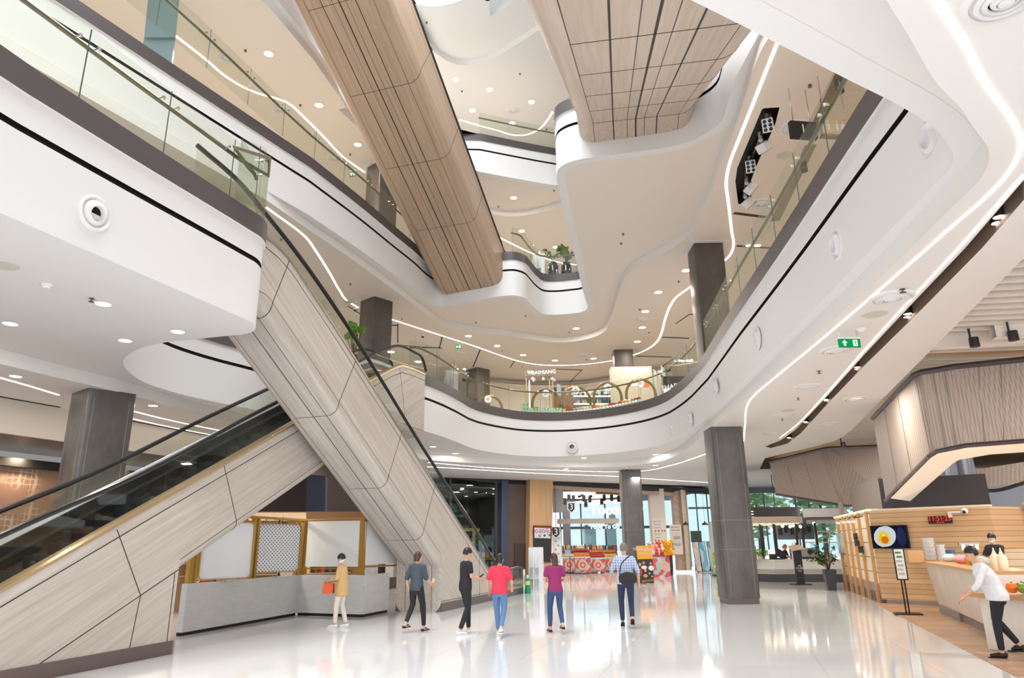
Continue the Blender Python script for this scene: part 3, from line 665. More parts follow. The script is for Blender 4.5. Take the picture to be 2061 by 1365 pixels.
# ---------------------------------------------------------------- exit signs, cameras
def text(body, size, m, parent=None, name='lettering', M4=None, ext=.004, align='CENTER', font=None):
    cu = bpy.data.curves.new(name, 'FONT'); cu.body = body; cu.size = size; cu.extrude = ext; cu.align_x = align; cu.align_y = 'CENTER'; cu.resolution_u = 3
    o = bpy.data.objects.new(name, cu); C.objects.link(o)
    dg = bpy.context.evaluated_depsgraph_get(); me = bpy.data.meshes.new_from_object(o.evaluated_get(dg)); bpy.data.objects.remove(o); bpy.data.curves.remove(cu)
    me.name = name
    if M4 is not None: me.transform(M4)
    me.materials.clear(); me.materials.append(M[m])
    o = bpy.data.objects.new(name, me); C.objects.link(o)
    if parent: o.parent = parent
    return o
UP = Matrix.Rotation(math.pi/2, 4, 'X')      # text standing upright, facing -Y
M['exitw'] = emat('exit_pictogram', (255, 255, 255), 1.6)
def exit_sign(q, w, h, rz, label, arrow=True, drop=.25):
    t = thing('exit_sign', label, 'exit sign', q, rz, 'green emergency exit signs')
    mb = MB(); mb.box((0,0,0), (w,.03,h)); mb.obj('panel', M['exit'], t)
    mb = MB(); mb.box((0,0,h/2+.012), (w*1.02,.05,.025)); mb.obj('housing', M['white'], t)
    for x in (-w*.4, w*.4): mb = MB(); mb.cyl((x,0,h/2), (x,0,h/2+drop), .008, 6); mb.obj('hanger', M['steel'], t)
    y = -.018; mb = MB(); s = h*.34; x0 = -w*.24
    mb.slab([(x0-s*.35,y,-s),(x0+s*.35,y,-s),(x0+s*.35,y,0),(x0+s,y,0),(x0,y,s),(x0-s,y,0),(x0-s*.35,y,0)], (0,-1,0), .003); mb.obj('arrow', M['exitw'], t)
    x1 = w*.25; mb = MB(); mb.box((x1,y,0), (s*1.5,.004,s*2.1)); mb.obj('doorway', M['exitw'], t)
    mb = MB(); mb.ball((x1-.02*s,y-.005,s*.62), s*.2, 8, sc=(1,.2,1))
    for a, b in (((0,.4),(-.1,-.15)),((0,.35),(.5,.1)),((0,.35),(-.5,.35)),((-.1,-.15),(.35,-.45)),((.35,-.45),(.3,-.9)),((-.1,-.15),(-.5,-.7))):
        mb.bar((x1+a[0]*s,y-.005,a[1]*s), (x1+b[0]*s,y-.005,b[1]*s), .004, s*.16)
    mb.obj('running_figure', M['exit'], t); return t
exit_sign(aty(1709.5,691,11.6), .385, .15, R(4), 'large green exit sign with arrow and running figure hanging from the right ceiling', drop=.4)
exit_sign(aty(1381,617,29), .36, .2, R(35), 'small green exit sign by the right dark pillar, upper floor')
exit_sign(aty(922.5,698,31), .26, .19, R(-8), 'small green exit sign above the white card stand')
exit_sign(aty(659,628,29), .3, .22, R(-20), 'small green exit sign behind the falling escalator')
exit_sign(aty(1361,964,42), .3, .24, 0, 'small green exit sign before the supermarket ceiling')
exit_sign(aty(711,350,26), .3, .25, R(-20), 'small green exit sign behind the upper left balustrade')
def camera_dome(q, label):
    t = thing('ceiling_camera', label, 'security camera', q, 0, 'dome security cameras')
    mb = MB(); mb.lathe([(.09, 0), (.09, -.08), (.075, -.09)], n=14); mb.obj('housing', M['white'], t, smooth=True)
    mb = MB(); mb.lathe([(.07, -.085), (.065, -.12), (.04, -.15), (1e-6, -.16)], n=14); mb.obj('dome', M['dark'], t, smooth=True)
camera_dome(atz(851,674,C3), 'dome camera on the ceiling above the escalator head')
camera_dome(atz(715,620,C3), 'dome camera left of the dark pillar')
camera_dome(atz(1261,941,C2), 'dome camera on top of the supermarket pillar')
# thin ceiling joints and slots of the upper shop ceiling
M['slotblack'] = M['black']
mb = MB()
for a, b, wd in [((890,678),(884,702),.06), ((966.4,704),(952,739),.06), ((1035,727),(1027,740),.05), ((850,699.5),(885,700.3),.14), ((777,655),(800,655),.14), ((800.5,652),(800.5,690),.05), ((800,695),(890,701),.1), ((1333.5,679),(1387,681),.16), ((1390,633),(1409,633),.12), ((1281,717),(1352,719),.14), ((1280,741),(1150,745),.0), ((1120,743),(1171,745),.14), ((1477,429),(1540,437),.14), ((1483,495),(1560,500),.12), ((700,616),(745,645),.05), ((1172,744),(1145,771),.05), ((1355,722),(1320,747),.05), ((1389,632),(1360,652),.05)]:
    if wd == 0: continue
    p, q = atz(*a, C3-.004), atz(*b, C3-.004); mb.bar(p, q, wd, .01)
struct(mb.obj('trim_3', M['black']))
# ================================================================ ground floor, left kiosk under the escalators
def pan(mb, pxs, P, d, th=.04, m=0, back=True):
    pts = [onp(a, b, P, d) for a, b in pxs]; n = Vector((-d[1], d[0], 0)).normalized()
    if n.dot(Vector((P[0], P[1], 0))) < 0: n = -n
    if (pts[1]-pts[0]).cross(pts[2]-pts[0]).dot(n) > 0: pts.reverse()
    return mb.slab(pts, n, th, m)
def sub(a, b): return (b[0]-a[0], b[1]-a[1])
def dots():
    m, N, L = nodes('dotted_board'); b = N['Principled BSDF']
    tc = N.new('ShaderNodeTexCoord'); mp = N.new('ShaderNodeMapping'); vo = N.new('ShaderNodeTexVoronoi'); cr = N.new('ShaderNodeMapRange'); mx = N.new('ShaderNodeMix'); mx.data_type = 'RGBA'
    mp.inputs['Rotation'].default_value = (0, R(45), 0); mp.inputs['Scale'].default_value = (15, .01, 15); vo.inputs['Randomness'].default_value = 0; vo.inputs['Scale'].default_value = 1
    L.new(tc.outputs['Object'], mp.inputs[0]); L.new(mp.outputs[0], vo.inputs[0]); L.new(vo.outputs[0], cr.inputs[0]); cr.inputs[1].default_value = .26; cr.inputs[2].default_value = .34
    L.new(cr.outputs[0], mx.inputs[0]); mx.inputs[6].default_value = S((120, 124, 130)); mx.inputs[7].default_value = S((232, 234, 236)); L.new(mx.outputs[2], b.inputs['Base Color']); b.inputs['Roughness'].default_value = .3
    return m
M['dots'] = dots()
M['stone'] = mat('pale_terrazzo', (206, 207, 208), .4, noise=((3, 3, 14), .6, (184, 186, 188)))
M['frost'] = glass('frosted_panel', (214, 218, 222), .8, .82)
M['lacq'] = mat('white_lacquer', (226, 228, 230), .18, coat=.5)
KA, KB, KC, KD = (-7.0, 15.82), (-5.91, 20.23), (-3.97, 19.44), (-3.53, 20.8)
ct = thing('stone_counter', 'long pale terrazzo counter wall zigzagging under the two lower escalators', 'counter', (KB[0], KB[1], 0))
for p, q in ((KA, KB), (KB, KC), (KC, KD)):
    P = Vector((p[0]-KB[0], p[1]-KB[1], 0)); Q = Vector((q[0]-KB[0], q[1]-KB[1], 0)); n = Vector((-(Q-P).y, (Q-P).x, 0)).normalized()
    if n.dot(Vector((p[0], p[1], 0))) < 0: n = -n
    mb = MB(); mb.add([P+Vector((0,0,.07)), Q+Vector((0,0,.07)), Q+n*.14+Vector((0,0,.07)), P+n*.14+Vector((0,0,.07)), P+Vector((0,0,1.04)), Q+Vector((0,0,1.04)), Q+n*.14+Vector((0,0,1.04)), P+n*.14+Vector((0,0,1.04))], [(0,3,2,1),(4,5,6,7),(0,1,5,4),(1,2,6,5),(2,3,7,6),(3,0,4,7)])
    mb.obj('front_panel', M['stone'], ct)
    mb = MB(); mb.bar(P+n*.09+Vector((0,0,.035)), Q+n*.09+Vector((0,0,.035)), .1, .07); mb.obj('base', M['black'], ct)
sc_ = thing('kiosk_screen', 'brass framed screen with frosted panels standing on the terrazzo counter', 'screen', (KB[0], KB[1], 1.04))
def rel(p, o=(KB[0], KB[1], 1.04)): return p-Vector(o)
def post(a, P, d, z0, z1, w=.09):
    q = onp(a, 1150, P, d); mb = MB(); mb.box(rel(Vector((q.x, q.y, (z0+z1)/2))), (w, w, z1-z0), math.atan2(d[1], d[0])); mb.obj('post', M['brass'], sc_)
ab, bc, cd = sub(KA, KB), sub(KB, KC), sub(KC, KD)
KAi = (KA[0]-.08, KA[1]+.03)
for a in (380, 391, 503, 511, 594, 604): post(a, KAi, ab, 1.04, 2.5)
post(612, (KB[0]+.05, KB[1]+.08), bc, 1.04, 2.5, .1); post(727, (KC[0]-.06, KC[1]+.1), bc, 1.04, 2.48, .13)
mb = MB(); q0, q1 = onp(372, 1200, KAi, ab), onp(608, 1200, KAi, ab); mb.bar(rel(Vector((q0.x, q0.y, 2.5))), rel(Vector((q1.x, q1.y, 2.5))), .1, .06); mb.obj('top_beam', M['brass'], sc_)
mb = MB(); q0, q1 = onp(608, 1200, (KB[0], KB[1]+.08), bc), onp(731, 1200, (KB[0], KB[1]+.08), bc); mb.bar(rel(Vector((q0.x, q0.y, 2.5))), rel(Vector((q1.x, q1.y, 2.5))), .1, .04); mb.bar(rel(Vector((q0.x, q0.y, 1.2))), rel(Vector((q1.x, q1.y, 1.2))), .06, .03); mb.obj('top_beam', M['brass'], sc_)
mb = MB(); pan(mb, [(613,1050),(729,1048),(727,1141),(610,1141)], (KB[0], KB[1]+.06), bc, .02); mb.obj('frosted_panel', M['frost'], sc_, M=Matrix.Translation((-KB[0], -KB[1], -1.04)))
mb = MB(); pan(mb, [(735,1050),(800,1054),(799,1134),(734,1138)], (KC[0]-.06, KC[1]+.05), cd, .02); mb.obj('frosted_panel', M['lacq'], sc_, M=Matrix.Translation((-KB[0], -KB[1], -1.04)))
mb = MB(); q0, q1 = onp(732, 1141, (KC[0]-.06, KC[1]+.05), cd), onp(799, 1138, (KC[0]-.06, KC[1]+.05), cd); mb.bar(rel(q0), rel(q1), .05, .05); mb.obj('lower_rail', M['brass'], sc_)
for i, a in enumerate((747, 765, 786)):
    q0 = onp(a, 1150, (KC[0]-.3, KC[1]+.12), cd); o = MB().box((0,0,.2), (.05 if i == 1 else .22,.3,.4), R(72)).obj('till_box', M['dark' if i == 1 else 'lacq']); o.location = (q0.x, q0.y, .9); tag(o, ['white till box behind the counter by the brass post','dark slim box between two white till boxes','white till box closest to the escalator foot'][i], 'box')
def rrect(w, h, r, n=5):
    return [(sx*(w/2-r)+r*math.cos(R(a0+90*k/n)), sz*(h/2-r)+r*math.sin(R(a0+90*k/n))) for sx, sz, a0 in ((1,1,0),(-1,1,90),(-1,-1,180),(1,-1,270)) for k in range(n+1)]
def board(label, a, b, w, h, m):
    q = onp(a, b, (KA[0]+.02, KA[1]), ab); rz = R(46)
    t = thing('hanging_board', label, 'board', (q.x, q.y, q.z), rz, 'rounded boards hung on brass rods')
    o, i = rrect(w, h, .12), rrect(w-.05, h-.05, .1); mb = MB(); n = len(o)
    vs = [(x, y, z) for y in (-.1, .1) for l in (o, i) for x, z in l]
    fs = []
    for k in range(n):
        j = (k+1) % n; fs += [(k, j, n+j, n+k), (2*n+k, 3*n+k, 3*n+j, 2*n+j), (k, 2*n+k, 2*n+j, j), (n+k, n+j, 3*n+j, 3*n+k)]
    mb.add(vs, fs); mb.obj('frame', M['brass'], t, smooth=True)
    mb = MB(); mb.slab([(x, -.06, z) for x, z in i], (0, 1, 0), .12); mb.obj('panel', M[m], t)
    for s in (-.06, .06):
        mb = MB(); mb.cyl((s, 0, h/2), (s, 0, 2.5-q.z), .014, 8); mb.cyl((s, 0, -h/2), (s, 0, 1.0-q.z), .014, 8); mb.obj('rod', M['brass'], t)
board('rounded brass framed board with a dotted grey pattern above the counter', 557, 1103, 1.28, 1.22, 'dots')
board('rounded brass framed plain white board close under the rising escalator', 455, 1108, 1.25, 1.28, 'lacq')
# kiosk interior
M['kwall'] = mat('kiosk_wall', (150, 112, 76), .5); M['cream'] = mat('cream_fascia', (235, 205, 168), .5)
M['brownwall'] = mat('dark_brown_wall', (58, 46, 42), .55); M['navy'] = mat('navy_column', (52, 58, 84), .5); M['store'] = mat('dark_store', (46, 46, 52), .5)
KI = (-9.6, 21.6); ki = sub(KI, (-4.6, 23.2))
t = thing('kiosk_shelf', 'warm timber back shelf inside the kiosk behind the hanging boards', 'shelf', (0, 0, 0))
mb = MB(); pan(mb, [(352,1030),(735,1030),(735,1215),(352,1230)], KI, ki, .1); mb.obj('back_panel', M['kwall'], t)
for yy in (1075, 1105, 1135, 1160):
    mb = MB(); a, b = onp(360, yy, KI, ki), onp(700, yy, KI, ki); mb.bar(Vector((a.x+.1, a.y-.16, a.z)), Vector((b.x+.1, b.y-.16, a.z)), .3, .03); mb.obj('board', M['wood_br'], t)
SHZ = [onp(360, yy, KI, ki).z+.015 for yy in (1075, 1105, 1135, 1160)]
pal = [(170,60,50),(60,120,90),(220,190,120),(240,240,235),(120,80,60),(60,90,140),(230,150,60),(190,190,190)]
for i, c in enumerate(pal): M['p%d' % i] = mat('packaging_%d' % i, c, .4)
pn = 0
for z in SHZ:
    for k in range(14):
        a = onp(505+k*14.5, 1120, KI, ki); h = .12+.12*random.random(); w_ = .08+.06*random.random()
        mb = MB(); mb.lathe([(w_/2, 0), (w_/2, h*.7), (w_/4, h*.85), (w_/4, h)], (0,0,0), 8) if k % 2 else mb.box((0,0,h/2), (w_, .1, h))
        o = mb.obj('packet' if k % 2 == 0 else 'bottle', M['p%d' % random.randrange(8)]); o.location = (a.x+.08, a.y-.17, z)
        tag(o, 'small %s on the %s board inside the left kiosk' % ('packet' if k % 2 == 0 else 'bottle', ['top','second','third','lowest'][SHZ.index(z)]), 'packet' if k % 2 == 0 else 'bottle', 'goods on the left kiosk shelves, '+('packets' if k % 2 == 0 else 'bottles'))
mb = MB(); pan(mb, [(500,1032),(616,1032),(616,1048),(500,1048)], (-8.2,21.2), (2.4,.5), .1); o = mb.obj('kiosk_fascia', M['cream']); tag(o, 'cream horizontal fascia band over the left kiosk', 'fascia')
for a, b in ((535,1056),(569,1052)):
    q = aty(a, b, 20.6); t = thing('track_spotlight', 'black track spotlight above the dotted board, '+('left' if a < 550 else 'right')+' of its rods', 'spotlight', q, R(30), 'black kiosk spotlights')
    mb = MB(); mb.cyl((-.12,0,.02), (.12,0,-.05), .06, 12); mb.obj('housing', M['dark'], t, smooth=True); mb = MB(); mb.cyl((0,0,.03), (0,0,.16), .012, 6); mb.obj('stem', M['dark'], t)
for a in (455, 578):
    q = onp(a, 1160, (KA[0]-.5, KA[1]+.25), ab); t = thing('order_tray', 'black rimmed white tray screen behind the counter below the '+('plain white board' if a < 500 else 'dotted board'), 'tray', (q.x, q.y, 1.0), math.atan2(ab[1], ab[0]), 'black rimmed trays')
    mb = MB(); mb.slab([(x, -.02, z+.15) for x, z in rrect(.95, .4, .14)], (0, 1, 0), .03); mb.obj('rim', M['black'], t); mb = MB(); mb.slab([(x, -.035, z+.15) for x, z in rrect(.85, .3, .1)], (0, 1, 0), .02); mb.obj('panel', M['lacq'], t)
    mb = MB(); mb.box((0, 0, -.5), (.5, .3, 1.0)); mb.obj('stand', M['dark'], t)
# red round kiosk sign with 6
q = aty(398, 1166, 17.5); t = thing('round_sign', 'round red sign with a white number in the far left corner of the kiosk', 'sign', q, R(14))
mb = MB(); mb.slab([(.17*math.cos(k*.3141), 0, .17*math.sin(k*.3141)) for k in range(20)], (0,1,0), .03); mb.obj('disc', mat('sign_red', (190,40,40), .4), t); text('6', .24, 'lacq', t, M4=Matrix.Translation((0,-.012,0)) @ UP)
mb = MB(); mb.cyl((0,.03,-.17), (0,.03,-q.z), .015, 6); mb.obj('stand', M['dark'], t)
# ================================================================ left back: ceiling band, brown patterned wall
def hexwall():
    m, N, L = nodes('patterned_wall'); b = N['Principled BSDF']
    tc = N.new('ShaderNodeTexCoord'); mp = N.new('ShaderNodeMapping'); vo = N.new('ShaderNodeTexVoronoi'); cr = N.new('ShaderNodeMapRange'); mx = N.new('ShaderNodeMix'); mx.data_type = 'RGBA'
    nz = N.new('ShaderNodeTexNoise'); ml = N.new('ShaderNodeMath'); ml.operation = 'MULTIPLY'; r2 = N.new('ShaderNodeMapRange')
    vo.feature = 'DISTANCE_TO_EDGE'; vo.inputs['Randomness'].default_value = .15; vo.inputs['Scale'].default_value = 6.5; nz.inputs['Scale'].default_value = .9
    L.new(tc.outputs['Object'], vo.inputs[0]); L.new(tc.outputs['Object'], nz.inputs[0]); L.new(vo.outputs[0], cr.inputs[0]); cr.inputs[1].default_value = .1; cr.inputs[2].default_value = .06
    L.new(nz.outputs[0], r2.inputs[0]); r2.inputs[1].default_value = .48; r2.inputs[2].default_value = .56; L.new(cr.outputs[0], ml.inputs[0]); L.new(r2.outputs[0], ml.inputs[1])
    L.new(ml.outputs[0], mx.inputs[0]); mx.inputs[6].default_value = S((146, 116, 98)); mx.inputs[7].default_value = S((190, 166, 150)); L.new(mx.outputs[2], b.inputs['Base Color']); b.inputs['Roughness'].default_value = .5; return m
mb = MB(); mb.add([(-10.1,27.1,0),(-5.5,31.5,0),(-5.5,31.5,5.3),(-10.1,27.1,5.3)], [(0,1,2,3)]); mb.add([(-5.5,31.5,0),(-4.4,37.8,0),(-4.4,37.8,5.3),(-5.5,31.5,5.3)], [(0,1,2,3)]); struct(mb.obj('wall_back_left', M['brownwall']))
LW = (-13.6, 17.6); lw = (2.4, 6.5)
mb = MB(); P0, P1 = Vector((-16.2, 10.6, 0)), Vector((-10.1, 27.1, 0)); n = Vector((-.94, .345, 0))
mb.add([P0, P1, P1+Vector((0,0,3.9)), P0+Vector((0,0,3.9))], [(0,1,2,3)]); struct(mb.obj('wall_left', hexwall()))
M['soffit'] = mat('brown_soffit', (92, 70, 56), .35)
mb = MB(); mb.add([P0+Vector((1.6,-.6,4.45)), P1+Vector((1.6,-.6,4.45)), P1+Vector((-.2,0,4.3)), P0+Vector((-.2,0,4.3))], [(0,3,2,1)]); mb.bar(P0+Vector((.1,0,4.0)), P1+Vector((.1,0,4.0)), .12, .22, 1); struct(mb.obj('ceiling_left_soffit', [M['soffit'], M['black']]))
mb = MB(); mb.bar(P0+Vector((1.7,-.6,4.85)), P1+Vector((1.7,-.6,4.85)), .12, .82); struct(mb.obj('wall_left_bulkhead', M['ceil2']))
mb = MB()
for q0, q1 in (((-20,795),(120,820)), ((240,843),(470,886))): mb.bar(atz(*q0, C2-.005), atz(*q1, C2-.005), .1, .012)
struct(mb.obj('trim_4', M['black']))
for a, b in ((100,853),(100,862)):
    q = aty(a, b, 18.6); t = thing('ceiling_spotlight', 'glowing can light beside the broad slate pillar, '+('upper' if b < 860 else 'lower')+' of two', 'spotlight', q, 0, 'can lights by the brown wall'); mb = MB(); mb.lathe([(.1, .16), (.11, 0), (.09, 0)], n=14); mb.obj('housing', M['dark'], t, smooth=True); mb = MB(); mb.lathe([(1e-6, .01), (.09, .01)], n=14); mb.obj('lens', M['glow'], t); mb = MB(); mb.cyl((0,0,.16), (0,0,4.4-q.z), .012, 6); mb.obj('stem', M['dark'], t)
# ================================================================ far shop fronts on the ground floor
FP, FD = (-.66, 39.4), (.882, .472)
mb = MB(); pan(mb, [(860,943),(1010,962),(1113,966),(1252,974),(1490,990),(1490,998),(1252,984),(1113,977),(1010,974),(860,958)], FP, FD, .4); struct(mb.obj('wall_far_header', M['dark']))
mb = MB(); pan(mb, [(1113,977),(1375,993),(1375,999),(1113,984)], FP, FD, .3); struct(mb.obj('trim_5', M['wood_br']))
mb = MB(); pan(mb, [(1010,962),(1024,963),(1022,1190),(1008,1190)], (FP[0],FP[1]-.2), FD, .6); t = mb.obj('navy_column', M['navy']); tag(t, 'tall navy column between the dark glass shop and the brown wall', 'column')
mb = MB(); pan(mb, [(617,955),(655,958),(652,1200),(614,1200)], (-6.9,25.0), (1,.1), .5); t = mb.obj('navy_column', M['navy']); tag(t, 'navy column seen in the gap between the two lower escalators', 'column')
mb = MB(); pan(mb, [(500,960),(617,960),(617,1032),(500,1032)], (-7.5,25.4), (1,.1), .3); struct(mb.obj('wall_kiosk_back', M['brownwall']))
mb = MB(); pan(mb, [(1024,962),(1067,966),(1064,1195),(1022,1195)], FP, FD, .5); o = mb.obj('wall_far_brown', mat('rust_brown_wall', (88, 72, 64), .45, noise=((.8,.8,.8), .7, (66, 54, 48)))); struct(o)
t = thing('service_door', 'flush dark service door in the brown wall behind the white display stand', 'door', (0,0,0)); mb = MB(); pan(mb, [(1036,1094),(1064,1095),(1062,1192),(1035,1192)], (FP[0],FP[1]-.06), FD, .05); mb.obj('leaf', M['brownwall'], t); mb = MB(); q = onp(1040,1150,(FP[0],FP[1]-.1),FD); mb.ball(q, .05, 8); mb.obj('handle', M['steel'], t)
mb = MB(); pan(mb, [(1067,964),(1113,967),(1109,1195),(1064,1195)], (FP[0],FP[1]-.5), FD, .9); o = mb.obj('timber_pillar', wood_mat('pillar_veneer', 90, (205, 170, 128), (184, 148, 106))); tag(o, 'square timber pillar carrying a promotion screen', 'pillar')
t = thing('promotion_screen', 'upright screen with red lettering above a black panel on the timber pillar', 'screen', (0,0,0)); fp = (FP[0], FP[1]-.58)
mb = MB(); pan(mb, [(1074,1058),(1110,1059),(1109,1132),(1074,1131)], fp, FD, .06); mb.obj('frame', M['dark'], t)
mb = MB(); pan(mb, [(1076,1060),(1108,1061),(1108,1084),(1076,1083)], (fp[0],fp[1]-.03), FD, .02); mb.obj('display', emat('screen_white', (240,240,250), 1), t)
mb = MB(); pan(mb, [(1076,1060),(1108,1061),(1108,1063.5),(1076,1062.5)], (fp[0],fp[1]-.05), FD, .01); mb.obj('red_band', emat('screen_red', (225,70,40), 1), t)
FR = Matrix.Rotation(math.atan2(FD[1], FD[0]), 4, 'Z')
M['redtxt'] = emat('red_lettering', (215, 40, 50), 1)
q = onp(1092, 1069, (fp[0],fp[1]-.06), FD); text('ลดสุดคุ้ม!', .34, 'redtxt', t, M4=Matrix.Translation(q) @ FR @ UP)
q = onp(1086, 1079, (fp[0],fp[1]-.06), FD)
for k, c in enumerate([(240,180,60),(60,150,160),(120,170,60)]):
    mb = MB(); mb.ball(q+Vector((k*.28, k*.13, .02*k)), .07, 8); mb.obj('product_picture', emat('screen_pic_%d' % k, c, .8), t)
# dark glass shop
M['leafdark'] = mat('foliage_far', (96, 128, 110), .8, noise=((2,2,2), 1, (170, 196, 190)))
t = thing('glass_shop_front', 'dark glass shop front left of the navy column', 'shop front', (0,0,0))
mb = MB(); pan(mb, [(868,967),(1002,983),(1000,1190),(868,1190)], (FP[0],FP[1]+.05), FD, .03); mb.obj('glass', M['winglass'], t)
for a in (907, 999):
    mb = MB(); pan(mb, [(a-2.5,955),(a+2.5,957),(a+2.5,1190),(a-2.5,1190)], FP, FD, .12); mb.obj('mullion', M['store'], t)
B0 = Vector((-12, 33.4, 0)); 
mb = MB(); mb.flat([plan([(-13,33.0),(1.2,40.6),(-2.5,50),(-18,45)])], 4.75); mb.add([(1.0,40.4,0),(-2.5,50,0),(-2.5,50,4.75),(1.0,40.4,4.75)], [(0,1,2,3)]); struct(mb.obj('ceiling_shop', M['store']))
mb = MB(); z0 = 3.0; a, b = Vector((-18,45,0)), Vector((-2.5,50,0))
mb.add([a, b, b+Vector((0,0,1.1)), a+Vector((0,0,1.1)), a+Vector((0,0,3.6)), b+Vector((0,0,3.6)), b+Vector((0,0,4.75)), a+Vector((0,0,4.75))], [(0,1,2,3),(4,5,6,7)]); c = a.lerp(b, .74); mb.add([c, b, b+Vector((0,0,4.7)), c+Vector((0,0,4.7))], [(0,1,2,3)]); struct(mb.obj('wall_shop_back', M['store']))
for k in range(7):
    c = a.lerp(b, k/6); mb = MB(); mb.box(c+Vector((0,0,2.35)), (.1,.1,2.5)); o = struct(mb.obj('window_%d' % (k+1), M['store']))
for k, (x, y) in enumerate([(-2.2,41.5),(-3.6,40.8),(-1.2,43.2),(-4.6,43),(-3,45),(-.6,44.6)]):
    downlight(Vector((x, y, 4.74)), .12, 'tiny downlight inside the dark glass shop')
t = thing('display_shelf', 'dark shelf unit with bright goods inside the glass shop', 'shelf', (-1.3, 42.2, 0), R(20))
for z in (.1,.6,1.1,1.6,2.1): mb = MB(); mb.box((0,0,z), (2.4,.4,.04)); mb.obj('board', M['dark'], t)
for s in (-1.2,1.2): mb = MB(); mb.box((s,0,1.1), (.05,.4,2.2)); mb.obj('side', M['dark'], t)
for z in (.62,1.12,1.62):
    for k in range(9):
        mb = MB(); h = .2+.1*random.random(); mb.box((0,0,h/2), (.16,.14,h)); o = mb.obj('packet', M['p%d' % random.choice([1,3,3,5,7])]); o.location = Matrix.Rotation(R(20),4,'Z') @ Vector((-1.05+k*.26, 0, 0))+Vector((-1.3,42.2,z)); tag(o, 'packet on the %s board of the dark shelf in the glass shop' % {.62:'low',1.12:'middle',1.62:'high'}[z], 'packet', 'packets in the glass shop')
t = thing('timber_booth', 'pale timber booth frame inside the glass shop, behind the escalator handrail', 'booth', (-3.1, 40.2, 0), R(20))
for x in (-.9, .9): mb = MB(); mb.box((x,0,1.3), (.14,.14,2.6)); mb.obj('post', M['brass'], t)
mb = MB(); mb.box((0,0,2.6), (2.4,.3,.16)); mb.obj('lintel', M['brass'], t); mb = MB(); mb.slab([(.2+x,-.1,1.55+z) for x, z in rrect(1.0,1.2,.35)], (0,1,0), .06); mb.obj('back_board', M['wood_br'], t)
# outdoor trees beyond the glazing
M['leaf'] = mat('leaf_green', (196, 220, 168), .6, noise=((.8,.8,.8), 1, (226, 238, 206)))
M['bark'] = mat('bark', (96, 78, 62), .8)
def crown(n, rx, rz, size, seed, vol=.55):
    rd = random.Random(seed); mb = MB()
    for _ in range(n):
        while True:
            p = Vector((rd.uniform(-1,1), rd.uniform(-1,1), rd.uniform(-1,1)))
            if p.length < 1 and p.length > vol*rd.random(): break
        c = Vector((p.x*rx, p.y*rx, p.z*rz)); q = Matrix.Rotation(rd.uniform(0,6.28), 3, 'Z') @ Matrix.Rotation(rd.uniform(-1,1), 3, 'X'); s = size*rd.uniform(.6,1.3)
        mb.add([c+q @ Vector(v)*s for v in ((-.5,0,0),(0,-.28,.06),(.5,0,0),(0,.28,.06))], [(0,1,2,3)])
    return mb
def tree(label, x, y, h, r, seed):
    t = thing('tree', label, 'tree', (x, y, 0), 0, 'trees outside the glass walls')
    mb = MB(); mb.tube([(0,0,0),(.1,.05,h*.3),(0,0,h*.7)], [.22,.16,.08], 8); mb.obj('trunk', M['bark'], t, smooth=True)
    f = crown(420, r, h*.36, .8, seed).obj('foliage', M['leaf'], t); f.location = (0,0,h*.6)
for k, (x, y, h, r) in enumerate([(-14,64,8,2.4),(-8.5,65,8,2.4),(-3.3,66,7,2.3),(-19.5,63,8,2.4)]): tree('leafy tree outside the back windows of the dark glass shop', x, y, h, r, k)
# ================================================================ supermarket, far middle
def box_at(mb, pa, pb, Y, dep, m=0):
    """upright box whose front face at depth Y spans two pixel corners"""
    a, b = aty(*pa, Y), aty(*pb, Y); ym = (pa[1]+pb[1])/2; a.x, b.x = aty(pa[0], ym, Y).x, aty(pb[0], ym, Y).x
    return mb.box(((a.x+b.x)/2, Y+dep/2, (a.z+b.z)/2), (abs(b.x-a.x), dep, abs(b.z-a.z)), m=m)
M['grey'] = mat('grey_panel', (166, 164, 168), .5); M['mauve'] = mat('mauve_wall', (120, 114, 124), .55); M['beige'] = mat('beige_wall', (214, 204, 192), .6); M['mull'] = mat('mullion', (96, 104, 112), .4, .3)
M['skyglass'] = glass('tinted_window', (232, 246, 248), .5)
struct(box_at(MB(), (1113,976), (1134,1031), 41.5, .5).obj('wall_far_panel', M['grey']))
struct(box_at(MB(), (1134,1003), (1148,1110), 50, .5).obj('wall_far_mauve', M['mauve']))
mb = MB(); mb.flat([plan([(1.6,40.6),(12.6,46.4),(13,60),(-2,60)])], 5.18); struct(mb.obj('ceiling_supermarket', M['store']))
k = 8
for i, (a, b) in enumerate([(1128,1170),(1170,1219),(1219,1263),(1263,1310),(1310,1352)]):
    k += 1; w_ = box_at(MB(), (a,986), (b,1120), 58, .03).obj('window_%d' % k, M['skyglass']); struct(w_)
    struct(box_at(MB(), (a-1.3,986), (a+1.3,1125), 57.8, .15).obj('window_frame_%d' % k, M['mull']))
struct(box_at(MB(), (1128,1060.5), (1352,1063), 57.85, .1).obj('trim_6', M['mull']))
